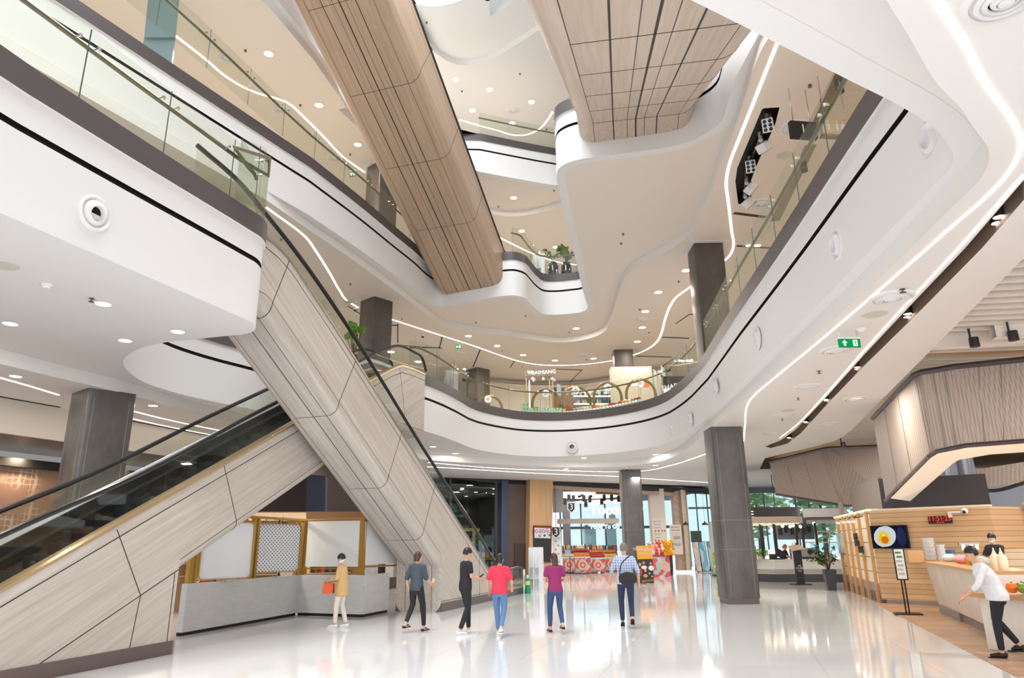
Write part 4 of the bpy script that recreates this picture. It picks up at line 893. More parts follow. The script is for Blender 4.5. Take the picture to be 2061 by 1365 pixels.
# bands of a pale building outside
M['outb'] = mat('outside_wall', (196, 214, 218), .7)
for i, (a, b, y0, y1) in enumerate([(1178,1200,1063,1110),(1222,1240,1030,1100)]):
    o = box_at(MB(), (a,y0), (b,y1), 66, 2).obj('outside_wall', M['outb']); struct(o)
M['ringw'] = mat('ring_timber', (150, 108, 74), .5)
for (a, b, Y, r), l in zip([(1147,994,44.6,1.6),(1186,1000,48.4,2.0),(1216,1010,52.9,2.2)], ['uppermost','middle','lowest and farthest']):
    q = aty(a, b, Y); t = thing('ring_light', 'large timber ring lamp hanging in the supermarket, '+l+' of three', 'ring lamp', q, 0, 'timber ring lamps')
    mb = MB(); mb.lathe([(r, 0), (r, .2), (r-.12, .2), (r-.12, 0)], n=40); mb.obj('hoop', M['ringw'], t, smooth=True)
    mb = MB(); mb.lathe([(r-.11, -.01), (r-.01, -.01)], n=40); mb.lathe([(r-.01,-.012),(r-.01,.04),(r+.012,.04)], n=40); mb.obj('light_band', M['glowc'], t)
    for j in range(4):
        mb = MB(); x, y = (r-.06)*math.cos(j*1.57), (r-.06)*math.sin(j*1.57); mb.cyl((x,y,.2), (x,y,5.16-q.z), .015, 5); mb.obj('rod', M['dark'], t)
for i, (a, b) in enumerate([(1145,1001),(1154,1000),(1166,996),(1171,994),(1179.5,989),(1189,996),(1175,1004),(1187,1006),(1211,1010),(1231,1003),(1250,998),(1245,1005),(1137,1010),(1179,1015),(1216,1003)]):
    q = aty(a, b, 45+(i % 3)*.8); t = thing('pendant_spot', 'black can pendant among the timber ring lamps', 'pendant lamp', q, 0, 'black can pendants in the supermarket')
    mb = MB(); mb.lathe([(.09, .22), (.11, .2), (.11, -.18), (.09, -.18)], n=10); mb.obj('can', M['dark'], t); mb = MB(); mb.cyl((0,0,.2), (0,0,5.17-q.z), .012, 5); mb.obj('rod', M['dark'], t)
t = thing('hanging_sign', 'large white letters hanging before the supermarket windows', 'sign', aty(1186,1027,43.5))
def bigtext(body, size, m, off, **k):
    cu = bpy.data.curves.new('lettering', 'FONT'); cu.body = body; cu.size = size; cu.extrude = .03; cu.offset = off; cu.align_y = 'CENTER'; cu.align_x = k.get('al', 'LEFT'); cu.resolution_u = 3
    o = bpy.data.objects.new('lettering', cu); C.objects.link(o); me = bpy.data.meshes.new_from_object(o.evaluated_get(bpy.context.evaluated_depsgraph_get())); bpy.data.objects.remove(o); bpy.data.curves.remove(cu)
    me.transform(k.get('M4', UP)); me.materials.clear(); me.materials.append(M[m]); o = bpy.data.objects.new('lettering', me); C.objects.link(o); o.parent = k['par']; return o
bigtext('Topsdaily', .86, 'signwhite', .03, par=t)
q = t.location
for x in (.5, 2.0): mb = MB(); mb.cyl((x,0,.25), (x,0,5.17-q.z), .012, 5); mb.obj('rod', M['steel'], t)
t = thing('hanging_sign', 'small white script lettering below the pale beam in the supermarket', 'sign', aty(1189,1061,43.5))
bigtext('Food To Go', .34, 'signwhite', .008, par=t); mb = MB(); mb.box((-.25,0,0), (.22,.03,.24)); mb.obj('badge', M['mauve'], t)
mb = MB(); mb.cyl((.6,0,.1), (.6,0,.28), .01, 5); mb.obj('rod', M['steel'], t)
o = box_at(MB(), (1122,1045), (1246,1053), 43.4, .3).obj('pale_beam', M['beige']); tag(o, 'pale horizontal beam hung across the supermarket under the big letters', 'beam')
for (a, b, s, Y), l in zip([(1150,1021,.5,46),(1119,1071,.5,40.5)], ['high up by the mauve wall','low beside the timber pillar']):
    q = aty(a, b, Y); t = thing('number_sign', 'black and white sign with a 3, '+l, 'sign', q, 0, 'signs with a 3')
    mb = MB(); mb.slab([(-s*.5,0,s*.6),(-s*.5,0,-s*.3),(0,0,-s*.75),(s*.5,0,-s*.3),(s*.5,0,s*.6)], (0,1,0), .06); mb.obj('shield', M['lacq'], t)
    mb = MB(); mb.slab([(-s*.4,-.01,s*.5),(-s*.4,-.01,-s*.25),(0,-.01,-s*.62),(s*.4,-.01,-s*.25),(s*.4,-.01,s*.5)], (0,1,0), .02); mb.obj('field', M['dark'], t)
    text('3', s*1.0, 'lacq', t, M4=Matrix.Translation((0,-.02,0)) @ UP); mb = MB(); mb.cyl((0,.03,s*.6), (0,.03,5.15-q.z), .015, 5); mb.obj('hanger', M['dark'], t)
t = thing('info_totem', 'narrow white totem with small grey pictograms beside the timber pillar', 'totem', (aty(1121,1110,41).x, 41, 0)); mb = MB(); mb.box((0,0,1.2), (.5,.2,2.4)); mb.obj('body', M['lacq'], t)
for j in range(8): mb = MB(); mb.box((-.08+.16*(j % 2),-.11,.6+.22*(j//1)), (.1,.02,.1)); mb.obj('pictogram', M['grey'], t)
def pattern(name, c1, c2, c3, sc):
    m, N, L = nodes(name); b = N['Principled BSDF']; tc = N.new('ShaderNodeTexCoord'); vo = N.new('ShaderNodeTexVoronoi'); rp = N.new('ShaderNodeValToRGB'); sp = N.new('ShaderNodeSeparateColor')
    vo.inputs['Scale'].default_value = sc; L.new(tc.outputs['Object'], vo.inputs[0]); L.new(vo.outputs['Color'], sp.inputs[0]); L.new(sp.outputs[0], rp.inputs[0]); rp.color_ramp.interpolation = 'CONSTANT'
    e = rp.color_ramp.elements; e[0].color = S(c1); e[1].position = .4; e[1].color = S(c2); x = e.new(.72); x.color = S(c3); L.new(rp.outputs[0], b.inputs['Base Color']); return m
M['stallpat'] = pattern('stall_pattern', (222, 96, 84), (150, 196, 200), (240, 210, 196), 5)
M['candypat'] = pattern('candy_pattern', (226, 90, 96), (190, 220, 224), (246, 226, 220), 4)
M['emb'] = mat('stall_emblem', (240, 196, 176), .5); M['emr'] = mat('stall_emblem_red', (206, 60, 58), .5)
fruits = {'orange': (236,120,40), 'apple': (190,44,40), 'mango': (226,180,70), 'melon': (120,150,60)}
for n_, c in fruits.items(): M[n_] = mat(n_+'_skin', c, .4)
M['drumlow0'] = mat('stall_riser', (150,136,124), .5)
proto = {}
def fruit(kind, q, r, label, group):
    if kind not in proto:
        mb = MB(); mb.lathe([(1e-6,-.95*r),(r*.6,-.8*r),(r,0),(r*.75,.7*r),(r*.3,.85*r),(1e-6,.78*r)], n=10); o = mb.obj(kind, M[kind], smooth=True); mb = MB(); mb.cyl((0,0,.75*r), (.01,0,1.0*r), .012, 5); mb.obj('stalk', M['bark'], o); proto[kind] = (o, mktree(o)); o.location = q; tag(o, label, kind, group); return
    o, tr = proto[kind]; c = dup(o, q, tree=tr); c['label'] = label; c['group'] = group
SH = ['leftmost','second','third','rightmost']
stalls = [(1134,1157,1124,1153,47.5),(1158,1187,1123,1153,45.5),(1189,1218,1125,1151,46.5),(1219,1243,1124,1148,48.5)]
sl_ = ['leftmost of four, behind the tablet stand','second from left, piled with red and orange fruit','third from left, apples in front of jars','rightmost of four, beside the walking man in checks']
for i, (a, b, y0, y1, Y) in enumerate(stalls):
    p, q = aty(a, y0, Y), aty(b, y0, Y); w_ = q.x-p.x; h = p.z; t = thing('fruit_stall', 'patterned red and teal fruit stall, '+sl_[i], 'fruit stall', ((p.x+q.x)/2, Y, 0), 0, 'fruit stalls')
    mb = MB(); mb.box((0,.5,h/2+.03), (w_,1,h-.06)); mb.obj('front', M['stallpat'], t)
    mb = MB(); mb.box((0,.5,h+.03), (w_+.06,1.06,.08)); mb.obj('counter_top', M['lacq'], t)
    mb = MB(); mb.lathe([(1e-6,0),(.3,0),(.3,.02),(1e-6,.02)], (0,-.0,h*.55), 20, M=Matrix.Rotation(R(90),4,'X')); mb.obj('emblem', M['emb'], t); mb = MB(); mb.lathe([(1e-6,.03),(.17,.03),(.17,.0)], (0,-.0,h*.55), 16, M=Matrix.Rotation(R(90),4,'X')); mb.obj('emblem_ring', M['emr'], t); mb = MB(); mb.lathe([(1e-6,.04),(.11,.04),(.11,.0)], (0,-.0,h*.55), 16, M=Matrix.Rotation(R(90),4,'X')); mb.obj('emblem_core', M['emb'], t)
    mb = MB(); mb.box((0,.95,h+.3), (w_,.08,.5)); mb.box((0,.7,h+.3), (w_,.5,.03)); mb.obj('riser_shelf', M['drumlow0'], t)
    kinds = (['mango','apple'],['orange','apple'],['apple','orange'],['mango','orange'])[i]
    n = 7
    for row, (yy, zz, kd) in enumerate([(.25,.14,kinds[0]),(.45,.2,kinds[0]),(.75,.41,kinds[1])]):
        for j in range(n): fruit(kd, Vector((p.x+w_*(j+.5)/n, Y+yy, h+zz-(.0 if row else 0))), .09, '%s in %s row, %s fruit stall' % (kd, ('the front','the second','the raised back')[row], SH[i]), 'fruit in the supermarket: %s, stall %d, %s row' % (kd, i+1, 'back' if row == 2 else 'front'))
    # bottles along the top of the riser
    for j in range(8):
        mb = MB(); hh = .22+.1*random.random(); mb.lathe([(.05,0),(.05,hh*.7),(.02,hh*.85),(.02,hh)], n=8); o = mb.obj('bottle', M['p%d' % random.randrange(8)]); o.location = (p.x+w_*(j+.5)/8, Y+.95, h+.55); tag(o, 'small bottle along the back of the %s fruit stall' % SH[i], 'bottle', 'bottles behind the fruit stalls, stall %d' % (i+1))
for i, (a, Y) in enumerate([(1150,53),(1185,54),(1225,54)]):
    p = aty(a, 1100, Y); t = thing('goods_rack', 'tall rack of bright goods at the back of the supermarket, '+['left','middle','right'][i], 'rack', (p.x, Y, 0), 0, 'supermarket racks')
    for z in (.1,.5,.9,1.3): mb = MB(); mb.box((0,.2,z), (1.3,.5,.04)); mb.obj('shelf', M['dark'], t)
    mb = MB(); mb.box((0,.45,.85), (1.3,.04,1.6)); mb.obj('back_panel', M['dark'], t)
    for z in (.94,1.34):
        for j in range(9): mb = MB(); h = .18+.14*random.random(); mb.box((0,0,h/2), (.12,.16,h)); o = mb.obj('packet', M['p%d' % random.choice([0,2,3,0,6,7,3])]); o.location = (p.x-.58+j*.145, Y+.18, z-.02); tag(o, 'packet on the %s board, %s goods rack of the supermarket' % ('top' if z > 1 else 'lower', ['left','middle','right'][i]), 'packet', 'packets on the %s supermarket rack' % ['left','middle','right'][i])
# tablet stand
q = atz(1148, 1155, 0); t = thing('tablet_stand', 'slim black stand with a pale blue notice before the fruit stalls', 'stand', (q.x, q.y, 0)); mb = MB(); mb.box((0,0,.02), (.5,.4,.04)); mb.obj('base', M['dark'], t); mb = MB(); mb.cyl((0,0,.04), (0,0,1.05), .025, 8); mb.obj('pole', M['dark'], t); mb = MB(); mb.box((0,0,1.07), (.55,.35,.03)); mb.obj('tray', M['lacq'], t); mb = MB(); mb.box((-.12,.0,1.25), (.36,.03,.34)); mb.obj('notice', mat('pale_blue', (176,206,230), .5), t)
# orange poster (leaning board)
def quad_thing(name, label, cat, px4, Y, th=.04, group=None):
    """an upright board given by its pixel corners at depth Y (corners may lean)"""
    pts = [aty(a, b, Y) for a, b in px4]
    if min(p.z for p in pts) < .3:
        for p in pts[2:]: p.z = .012
    c = sum(pts, Vector())/4; c.z = min(p.z for p in pts); return thing(name, label, cat, c, 0, group), [p-c for p in pts]
def lerp4(P, u, v): return P[0].lerp(P[1], u).lerp(P[3].lerp(P[2], u), v)
def patch(P, u0, v0, u1, v1, m, t, name, y=-.012):
    mb = MB(); mb.slab([lerp4(P, u, v)+Vector((0,y,0)) for u, v in ((u0,v0),(u1,v0),(u1,v1),(u0,v1))], (0,1,0), .008); return mb.obj(name, M[m], t)
YP = 33.7
t, P = quad_thing('poster_board', 'orange topped poster of a group of people, standing on the floor by the stone pillar', 'poster', [(1280,1099),(1311.7,1098),(1316,1163.5),(1288.5,1169)], YP)
mb = MB(); mb.slab(P, (0,1,0), .05); mb.obj('board', mat('poster_dark', (52,38,36), .4), t); M['posto'] = mat('poster_orange', (238,170,40), .4)
patch(P, 0, 0, 1, .36, 'posto', t, 'heading')
sl2 = Matrix.Rotation(R(3), 4, 'Y')
text('กดคนพิเศษ', .22, 'lacq', t, M4=Matrix.Translation(lerp4(P,.5,.1)+Vector((0,-.03,0))) @ sl2 @ UP); text('สุดๆ ใหม่', .17, 'lacq', t, M4=Matrix.Translation(lerp4(P,.52,.22)+Vector((0,-.03,0))) @ sl2 @ UP)
M['skin'] = mat('skin', (214, 164, 136), .5); M['skin2'] = mat('skin_warm', (206, 150, 120), .5); M['shirtw'] = mat('white_cloth', (232, 232, 236), .8)
M['printred'] = mat('print_red', (170,60,44), .6)
for u, v, rx, rz_, m in [(.12,.5,.07,.1,'skin'),(.1,.7,.1,.22,'printred'),(.38,.46,.06,.08,'skin'),(.38,.58,.17,.1,'shirtw'),(.85,.48,.06,.07,'skin'),(.86,.6,.16,.14,'shirtw'),(.45,.66,.07,.09,'skin'),(.42,.8,.12,.09,'skin'),(.72,.74,.05,.06,'skin'),(.88,.82,.04,.04,'shirtw')]:
    mb = MB(); c = lerp4(P, u, v); mb.slab([c+Vector((rx*.8*math.cos(k*.5236), -.014, rz_*.8*math.sin(k*.5236))) for k in range(12)], (0,1,0), .006); mb.obj('printed_figure', M[m], t)
M['goldtxt'] = mat('gold_print', (232,176,80), .5); text('BESTFOODS', .13, 'goldtxt', t, M4=Matrix.Translation(lerp4(P,.68,.93)+Vector((0,-.03,0))) @ Matrix.Rotation(R(-6),4,'Y') @ UP)
mb = MB(); mb.bar(lerp4(P,.5,.2)+Vector((0,.05,0)), Vector((0,.5,0)), .04, .02); mb.obj('prop', M['dark'], t)
# candy stall with plush bear
p, q = aty(1313,1118,YP+6), aty(1347,1118,YP+6); w_ = q.x-p.x; t = thing('candy_stall', 'snack stall heaped with red and white packets behind the orange poster', 'stall', ((p.x+q.x)/2, YP+6, 0)); mb = MB(); mb.box((0,.5,p.z/2), (w_,1,p.z)); mb.obj('front', M['candypat'], t); mb = MB(); mb.box((0,-.01,p.z-.03), (w_,.04,.1)); mb.obj('edge_band', mat('magenta_band', (178,60,120), .5), t); mb = MB(); mb.lathe([(1e-6,0.02),(.24,.02),(.24,0)], (.2,-.0,p.z*.5), 16, M=Matrix.Rotation(R(90),4,'X')); mb.obj('emblem', M['emb'], t)
M['candy0'] = mat('candy_red', (222,70,60), .4); M['candy1'] = mat('candy_white', (238,230,228), .4); M['candy2'] = mat('candy_violet', (150,120,190), .4); M['candy3'] = mat('candy_orange', (236,130,70), .4)
for row in range(4):
    for j in range(9-row):
        mb = MB(); mb.ball((0,0,.1), .12, 8, sc=(1,.6,1.0)); o = mb.obj('snack_packet', M['candy%d' % random.choice([0,0,1,3,1,2 if j > 6 else 0])], smooth=True); o.location = (p.x+w_*(j+.5+row*.3)/9*.95, YP+6.3+row*.22, p.z+row*.17); tag(o, 'small bright snack packet, %s layer of the candy stall heap' % ['bottom','second','third','top'][row], 'snack packet', 'snack packets on the candy stall')
c = aty(1344.5,1104,YP+6); c.z = aty(1344,1118,YP+6).z; t = thing('plush_bear', 'yellow plush bear sitting at the right end of the candy stall', 'plush toy', c); M['plush'] = mat('yellow_plush', (240,166,30), .9)
mb = MB(); mb.ball((0,0,.22), .24, 12, sc=(1,.9,1)); mb.ball((-.02,0,.55), .25, 12, sc=(1.05,.9,.9)); mb.ball((-.24,0,.72), .1, 8); mb.ball((.2,0,.74), .1, 8); mb.ball((-.2,-.2,.08), .11, 8); mb.ball((.2,-.2,.08), .11, 8); mb.ball((0,-.2,.5), .1, 8); mb.obj('body', M['plush'], t, smooth=True)
for x in (-.1,.1): mb = MB(); mb.ball((x,-.215,.6), .03, 6); mb.obj('eye', M['black'], t)
mb = MB(); mb.ball((0,-.3,.53), .03, 6); mb.obj('nose', M['black'], t)
q = atz(1352,1146,0); t = thing('display_stand', 'narrow green patterned card stand right of the candy stall', 'stand', (q.x, YP+6.1, 0)); mb = MB(); mb.box((0,.2,.05), (.5,.5,.1)); mb.obj('base', M['dark'], t); mb = MB(); mb.box((0,.2,.66), (.34,.3,1.12)); mb.obj('body', pattern('green_pattern', (196,212,180), (120,170,70), (236,150,60), 7), t)
for a, l in ((1308,'left'),(1346,'right')):
    c = aty(a,1096,YP+8); t = thing('small_plant', 'small dark potted sprig with yellow specks, '+l+' of the pictogram wall', 'plant', (c.x, c.y, 0), 0, 'sprigs'); mb = MB(); mb.lathe([(.12,0),(.16,.5),(.16,1.2)], n=10); mb.obj('pot', M['dark'], t, smooth=True); f = crown(60,.28,.4,.22,5).obj('leaves', mat('sprig', (70,66,44), .6, noise=((6,6,6),1,(220,200,90))), t); f.location = (0,0,1.5)
# beige pictogram wall, info board, timber wall end, brass frame
o = box_at(MB(), (1311,984), (1341,1140), 44.6, .6).obj('wall_far_pictogram', M['beige']); struct(o)
t = thing('pictogram_sign', 'tall beige wall sheet with small grey writing and pictograms', 'sheet', aty(1327,1075,44.5)); mb = MB(); mb.box((0,0,0), (.85,.03,1.9)); mb.obj('sheet', mat('sheet_paper', (222,212,202), .6), t)
M['ink'] = mat('ink', (96,88,84), .6)
for j in range(9):
    z = .75-j*.19
    if j in (3,6,7,8):
        for x in (-.25,-.05,.15,.3): mb = MB(); mb.ball((x+.03*(j%2),-.02,z), .05, 6, sc=(1,.2,1)); mb.obj('pictogram', M['ink'] if (j+int(x*20)) % 3 else M['printred'], t)
    else: text(['a good day','starts with','fresh food','','from near','and far'][j], .1, 'ink', t, M4=Matrix.Translation((-.1,-.02,z)) @ UP)
o = box_at(MB(), (1360,988), (1386,1148), 45.2, .8).obj('wall_far_timber_end', M['wood_br']); struct(o)
o = box_at(MB(), (1376,986), (1383,1148), 44.9, .3).obj('timber_portal', M['wood_br2']); tag(o, 'upright pale timber frame at the right end of the supermarket front', 'frame')
t = thing('info_sign', 'beige welcome board on the timber wall end', 'board', aty(1361,1086,44.7)); mb = MB(); mb.box((0,0,0), (.72,.04,1.75)); mb.obj('board', M['beige'], t); text('WELCOME TO', .09, 'ink', t, M4=Matrix.Translation((-.02,-.03,.72)) @ UP); text('Tops daily', .13, 'ink', t, M4=Matrix.Translation((-.02,-.03,.55)) @ UP)
for z in (.1,-.3): mb = MB(); mb.box((.05,-.03,z), (.4,.02,.16)); mb.obj('notice', M['grey'], t)
# glass facade right of the supermarket
for i, (a, b) in enumerate([(1386,1406),(1406,1428),(1428,1455),(1455,1500),(1500,1542),(1542,1606),(1606,1700),(1700,1790)]):
    k += 1; Y = 47+i*.15 if i < 4 else 47.6; lo = 1140 if i < 4 else 1105
    struct(box_at(MB(), (a,988), (b,lo), Y, .03).obj('window_%d' % k, M['skyglass'])); struct(box_at(MB(), (a-.9,986), (a+.9,lo+2), Y-.05, .12).obj('window_frame_%d' % k, M['mull']))
struct(box_at(MB(), (1386,1021), (1500,1023.5), 46.9, .1).obj('trim_7', M['mull'])); struct(box_at(MB(), (1376,983), (1800,989), 46.8, .2).obj('trim_8', M['mull']))
M['olive'] = mat('olive_board', (138,132,112), .6)
o = box_at(MB(), (1392,1069), (1412,1091), 49, .3).obj('notice_box', M['olive']); tag(o, 'olive grey box board seen through the glass facade', 'board'); mb = MB(); a = aty(1402,1091,49.1); mb.cyl((a.x,a.y+.1,0), a+Vector((0,.1,0)), .05, 8); mb.obj('leg', M['dark'], o)
for a in (1380,1419): q = aty(a,1057,44); t = thing('pendant_lamp', 'black bell pendant before the glass facade, '+('left' if a < 1400 else 'right')+' of two', 'pendant lamp', q, 0, 'bell pendants'); mb = MB(); mb.lathe([(.2,0),(.17,.07),(.05,.16),(.03,.22)], n=14); mb.obj('shade', M['dark'], t, smooth=True); mb = MB(); mb.cyl((0,0,.2), (0,0,5.2-q.z), .008, 5); mb.obj('cord', M['dark'], t)
M['ad1'] = pattern('ad_pink', (244,214,226), (250,238,190), (236,190,196), 2.2); M['ad2'] = pattern('ad_blue', (150,206,236), (206,232,240), (110,180,214), 2.4); M['ad3'] = pattern('ad_cyan', (176,220,240), (220,240,244), (130,190,228), 2.2)
for px4, m, l in [([(1393,1090.6),(1404,1090),(1413,1143.7),(1402,1143.7)],'ad1','pink and yellow'),([(1405,1090.6),(1419,1090),(1427.5,1143),(1413.8,1143.7)],'ad2','mid blue, middle of three'),([(1421.6,1090),(1434,1090),(1442,1142),(1430,1143)],'ad3','pale blue, nearest the tall pillar')]:
    Y = 45.6; t, P = quad_thing('advert_stand', 'leaning advert board, '+l, 'advert board', px4, Y, group='leaning advert boards'); mb = MB(); mb.slab(P, (0,1,0), .06); mb.obj('frame', M['dark'], t); patch(P,.06,.02,.94,.98,m,t,'print')
    mb = MB(); mb.bar(lerp4(P,.5,.25)+Vector((0,.06,0)), Vector((0,.7,.01)), .05, .02); mb.obj('prop', M['dark'], t)
o = box_at(MB(), (1436,1050), (1456,1143), 43.5, .8).obj('wall_far_white', M['white']); struct(o)
mb = MB(); mb.tube(crom([aty(1448,1065,43.45), aty(1441,1085,43.45), aty(1447,1105,43.45), aty(1443,1140,43.45)],5), .03, 6); o = mb.obj('wall_art_line', mat('wave_blue', (150,190,214), .5)); tag(o, 'pale blue wavy line painted on the white wall left of the tall pillar', 'wall graphic')
for i, (x, y, h, r) in enumerate([(17,52.5,7,2.2),(22,51.8,7,2.2),(27,51,7,2.2),(32,50.3,7,2.2),(19.5,58,9,2.5),(25.5,57,9,2.5),(31.5,56,9,2.5)]): tree(['leafy tree beyond the glass facade left of the tall pillar','tree outside the cafe windows','tree outside above the cafe drum','tree outside, right of the cafe drum','tree outside, above the fry egg kiosk','far tree behind the glass facade','far tree behind the cafe'][i], x, y, h, r, 20+i)
# ================================================================ cafe beyond the tall pillar
M['drum'] = mat('bronze_drum', (84, 78, 82), .25, .4); M['drumlow'] = mat('drum_beige', (204,188,168), .5); M['cafewhite'] = mat('cafe_white', (232,230,226), .4); M['cafegrey'] = mat('cafe_grey', (176,172,168), .4); M['cafedark'] = mat('cafe_dark', (70,70,78), .4)
def rr_poly(x0, x1, y0, y1, r): return [(x1-r+r*math.cos(R(a)), y0+r+r*math.sin(R(a))) for a in range(-90,1,15)]+[(x1,y1),(x0,y1),(x0,y0)]
a, b = aty(1480,1030,33), aty(1623,1030,33); zt, z1, z0 = aty(1560,1021,33).z, aty(1560,1040,33).z, aty(1560,1053,33).z
t = thing('cafe_canopy', 'bronze drum canopy with a pale lower rim over the far cafe counter', 'canopy', (a.x, 33, 0)); pl = rr_poly(0, b.x-a.x, 0, 4, .9)
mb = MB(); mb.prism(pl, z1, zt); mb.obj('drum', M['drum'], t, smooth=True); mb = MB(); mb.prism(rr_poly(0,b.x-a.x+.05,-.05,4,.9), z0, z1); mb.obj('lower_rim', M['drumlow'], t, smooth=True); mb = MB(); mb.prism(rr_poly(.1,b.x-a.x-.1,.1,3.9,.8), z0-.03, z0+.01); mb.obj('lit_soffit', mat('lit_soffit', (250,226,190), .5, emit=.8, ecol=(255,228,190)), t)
text('C', .0, 'signwhite', t) if False else None
for i, aa in enumerate((1515,1532,1541,1558,1584,1613,1622)):
    q = aty(aa, 1054, 34.5); mb = MB(); mb.box((q.x-a.x, 1.5 if i % 2 else .5, z0/2+.55), (.09,.09,z0-1.1)); mb.obj('post', M['dark'], t)
for x, y, l in [(1500,1036,'E')]: q = aty(1514,1036,32.9); text('E', .42, 'signwhite', t, M4=Matrix.Translation((q.x-a.x, -.03, q.z)) @ UP)
for i, (aa, bb) in enumerate([(1534,1054),(1548,1053),(1553,1066),(1575,1059),(1582,1054),(1590,1060),(1596,1058),(1611,1060),(1638,1054)]):
    q = aty(aa, bb, 33.4+.3*(i % 3)); t2 = thing('bulb_pendant', 'small glowing bare bulb hanging under the cafe canopy', 'pendant lamp', q, 0, 'bare bulbs under the cafe canopy'); mb = MB(); mb.ball((0,0,0), .07, 8); mb.obj('bulb', M['glow'], t2, smooth=True); mb = MB(); mb.cyl((0,0,.05), (0,0,max(.1, z0-q.z)), .01, 5); mb.obj('cord', M['dark'], t2)
t = thing('cafe_counter', 'pale cafe counter with grey and dark lower bands beyond the tall pillar', 'counter', (0,0,0))
cps = [atz(1500,1171,0), atz(1562,1172,0), atz(1590,1171.5,0), atz(1700,1172,0)]; cps = [Vector((p.x,p.y,0)) for p in cps]; cps[0].y += 1.5
for nm, za, zb, m in (('kick_band',0,.33,'cafedark'),('middle_band',.33,.55,'cafegrey'),('front_panel',.55,.92,'cafewhite'),('worktop',.92,.97,'cafewhite')):
    mb = MB(); mb.prism([(p.x,p.y-(.04 if nm == 'worktop' else 0)) for p in cps]+[(cps[-1].x, cps[-1].y+.8), (cps[0].x, cps[0].y+.8)], za, zb); mb.obj(nm, M[m], t)
YC = cps[1].y+.35
def on_counter(a): return Vector((aty(a,1120,YC).x, YC, .97))
t = thing('till_screen', 'black till screen angled on the cafe counter', 'till', on_counter(1571), R(25)); mb = MB(); mb.box((0,0,.03), (.3,.25,.06)); mb.obj('base', M['dark'], t); mb = MB(); mb.box((0,0,.25), (.42,.04,.34), M=Matrix.Rotation(R(25),4,'Y')); mb.obj('display', M['dark'], t)
t = thing('till_screen', 'small dark card reader left of the angled till', 'till', on_counter(1556)); mb = MB(); mb.box((0,0,.12), (.3,.2,.24)); mb.obj('body', M['dark'], t)
t = thing('potted_herb', 'bright green potted herb on the left end of the cafe counter', 'plant', on_counter(1530)); mb = MB(); mb.lathe([(.1,0),(.14,.18),(.13,.18)], n=12); mb.obj('pot', M['drumlow'], t, smooth=True); f = crown(120,.3,.16,.16,9,.3).obj('leaves', mat('herb_green', (120,190,60), .6), t); f.location = (0,0,.3)
t = thing('cork_box', 'stacked timber crate at the left end of the cafe counter', 'crate', on_counter(1521)+Vector((-.1,.45,0))); mb = MB(); mb.box((0,0,.3), (.5,.3,.6)); mb.obj('crate', M['kwall'], t)
t = thing('small_sign', 'white counter sign beside the potted herb', 'sign', on_counter(1542)+Vector((0,.2,0))); mb = MB(); mb.box((0,0,.3), (.36,.03,.26)); mb.obj('face', M['lacq'], t); mb = MB(); mb.cyl((0,0,0), (0,0,.2), .01, 5); mb.obj('stem', M['dark'], t)
for i, (aa, hh) in enumerate([(1598,.62),(1604,.75),(1610,.6),(1616,.5)]):
    q = on_counter(aa)+Vector((0,.15,0)); mb = MB(); mb.lathe([(.12,0),(.13,hh*.7),(.09,hh*.95),(.05,hh)], n=12); o = mb.obj('tea_urn', M['steel'], smooth=True); o.location = q; tag(o, 'tall steel urn on the cafe counter', 'urn', 'steel urns on the cafe counter')
t = thing('coffee_machine', 'grey coffee machine on the right part of the cafe counter', 'coffee machine', on_counter(1626)+Vector((0,.1,0))); mb = MB(); mb.box((0,0,.3), (.6,.5,.4)); mb.obj('body', M['grey'], t, bevel=.03); mb = MB(); mb.lathe([(.06,0),(.12,.01),(.12,.03)], (.05,-.27,.32), 14, M=Matrix.Rotation(R(90),4,'X')); mb.obj('dial', M['dark'], t); mb = MB(); mb.box((0,0,.05), (.5,.4,.1)); mb.obj('foot', M['dark'], t)
for i, aa in enumerate((1638,1645,1653,1662,1671)):
    mb = MB(); mb.lathe([(.06,0),(.08,.2),(.07,.2)] if i % 2 else [(.1,0),(.12,.12),(.05,.16)], n=10); o = mb.obj('jar', M['p%d' % (3 if i % 2 else 2)], smooth=True); o.location = on_counter(aa); tag(o, 'small jar on the right end of the cafe counter', 'jar', 'jars on the cafe counter')
q = atz(1610,1177,0); t = thing('sign_stand', 'slim black sign stand with white lettering and a sloping menu, before the cafe', 'sign stand', (q.x, q.y-.1, 0), R(8)); mb = MB(); mb.box((0,0,.02), (.75,.5,.04)); mb.obj('base', M['dark'], t); mb = MB(); mb.box((0,0,.72), (.33,.12,1.36)); mb.obj('column', M['dark'], t); mb = MB(); mb.box((0,0,1.5), (.55,.42,.03), M=Matrix.Rotation(R(22),4,'X') @ Matrix.Rotation(R(-8),4,'Y')); mb.obj('menu', mat('menu_paper', (214,184,160), .6), t)
for i, (s, z) in enumerate((('THE',.76),('CURE',.66),('CO.',.55))): text(s, .09 if i != 1 else .13, 'lacq', t, M4=Matrix.Translation((0,-.07,z)) @ UP)
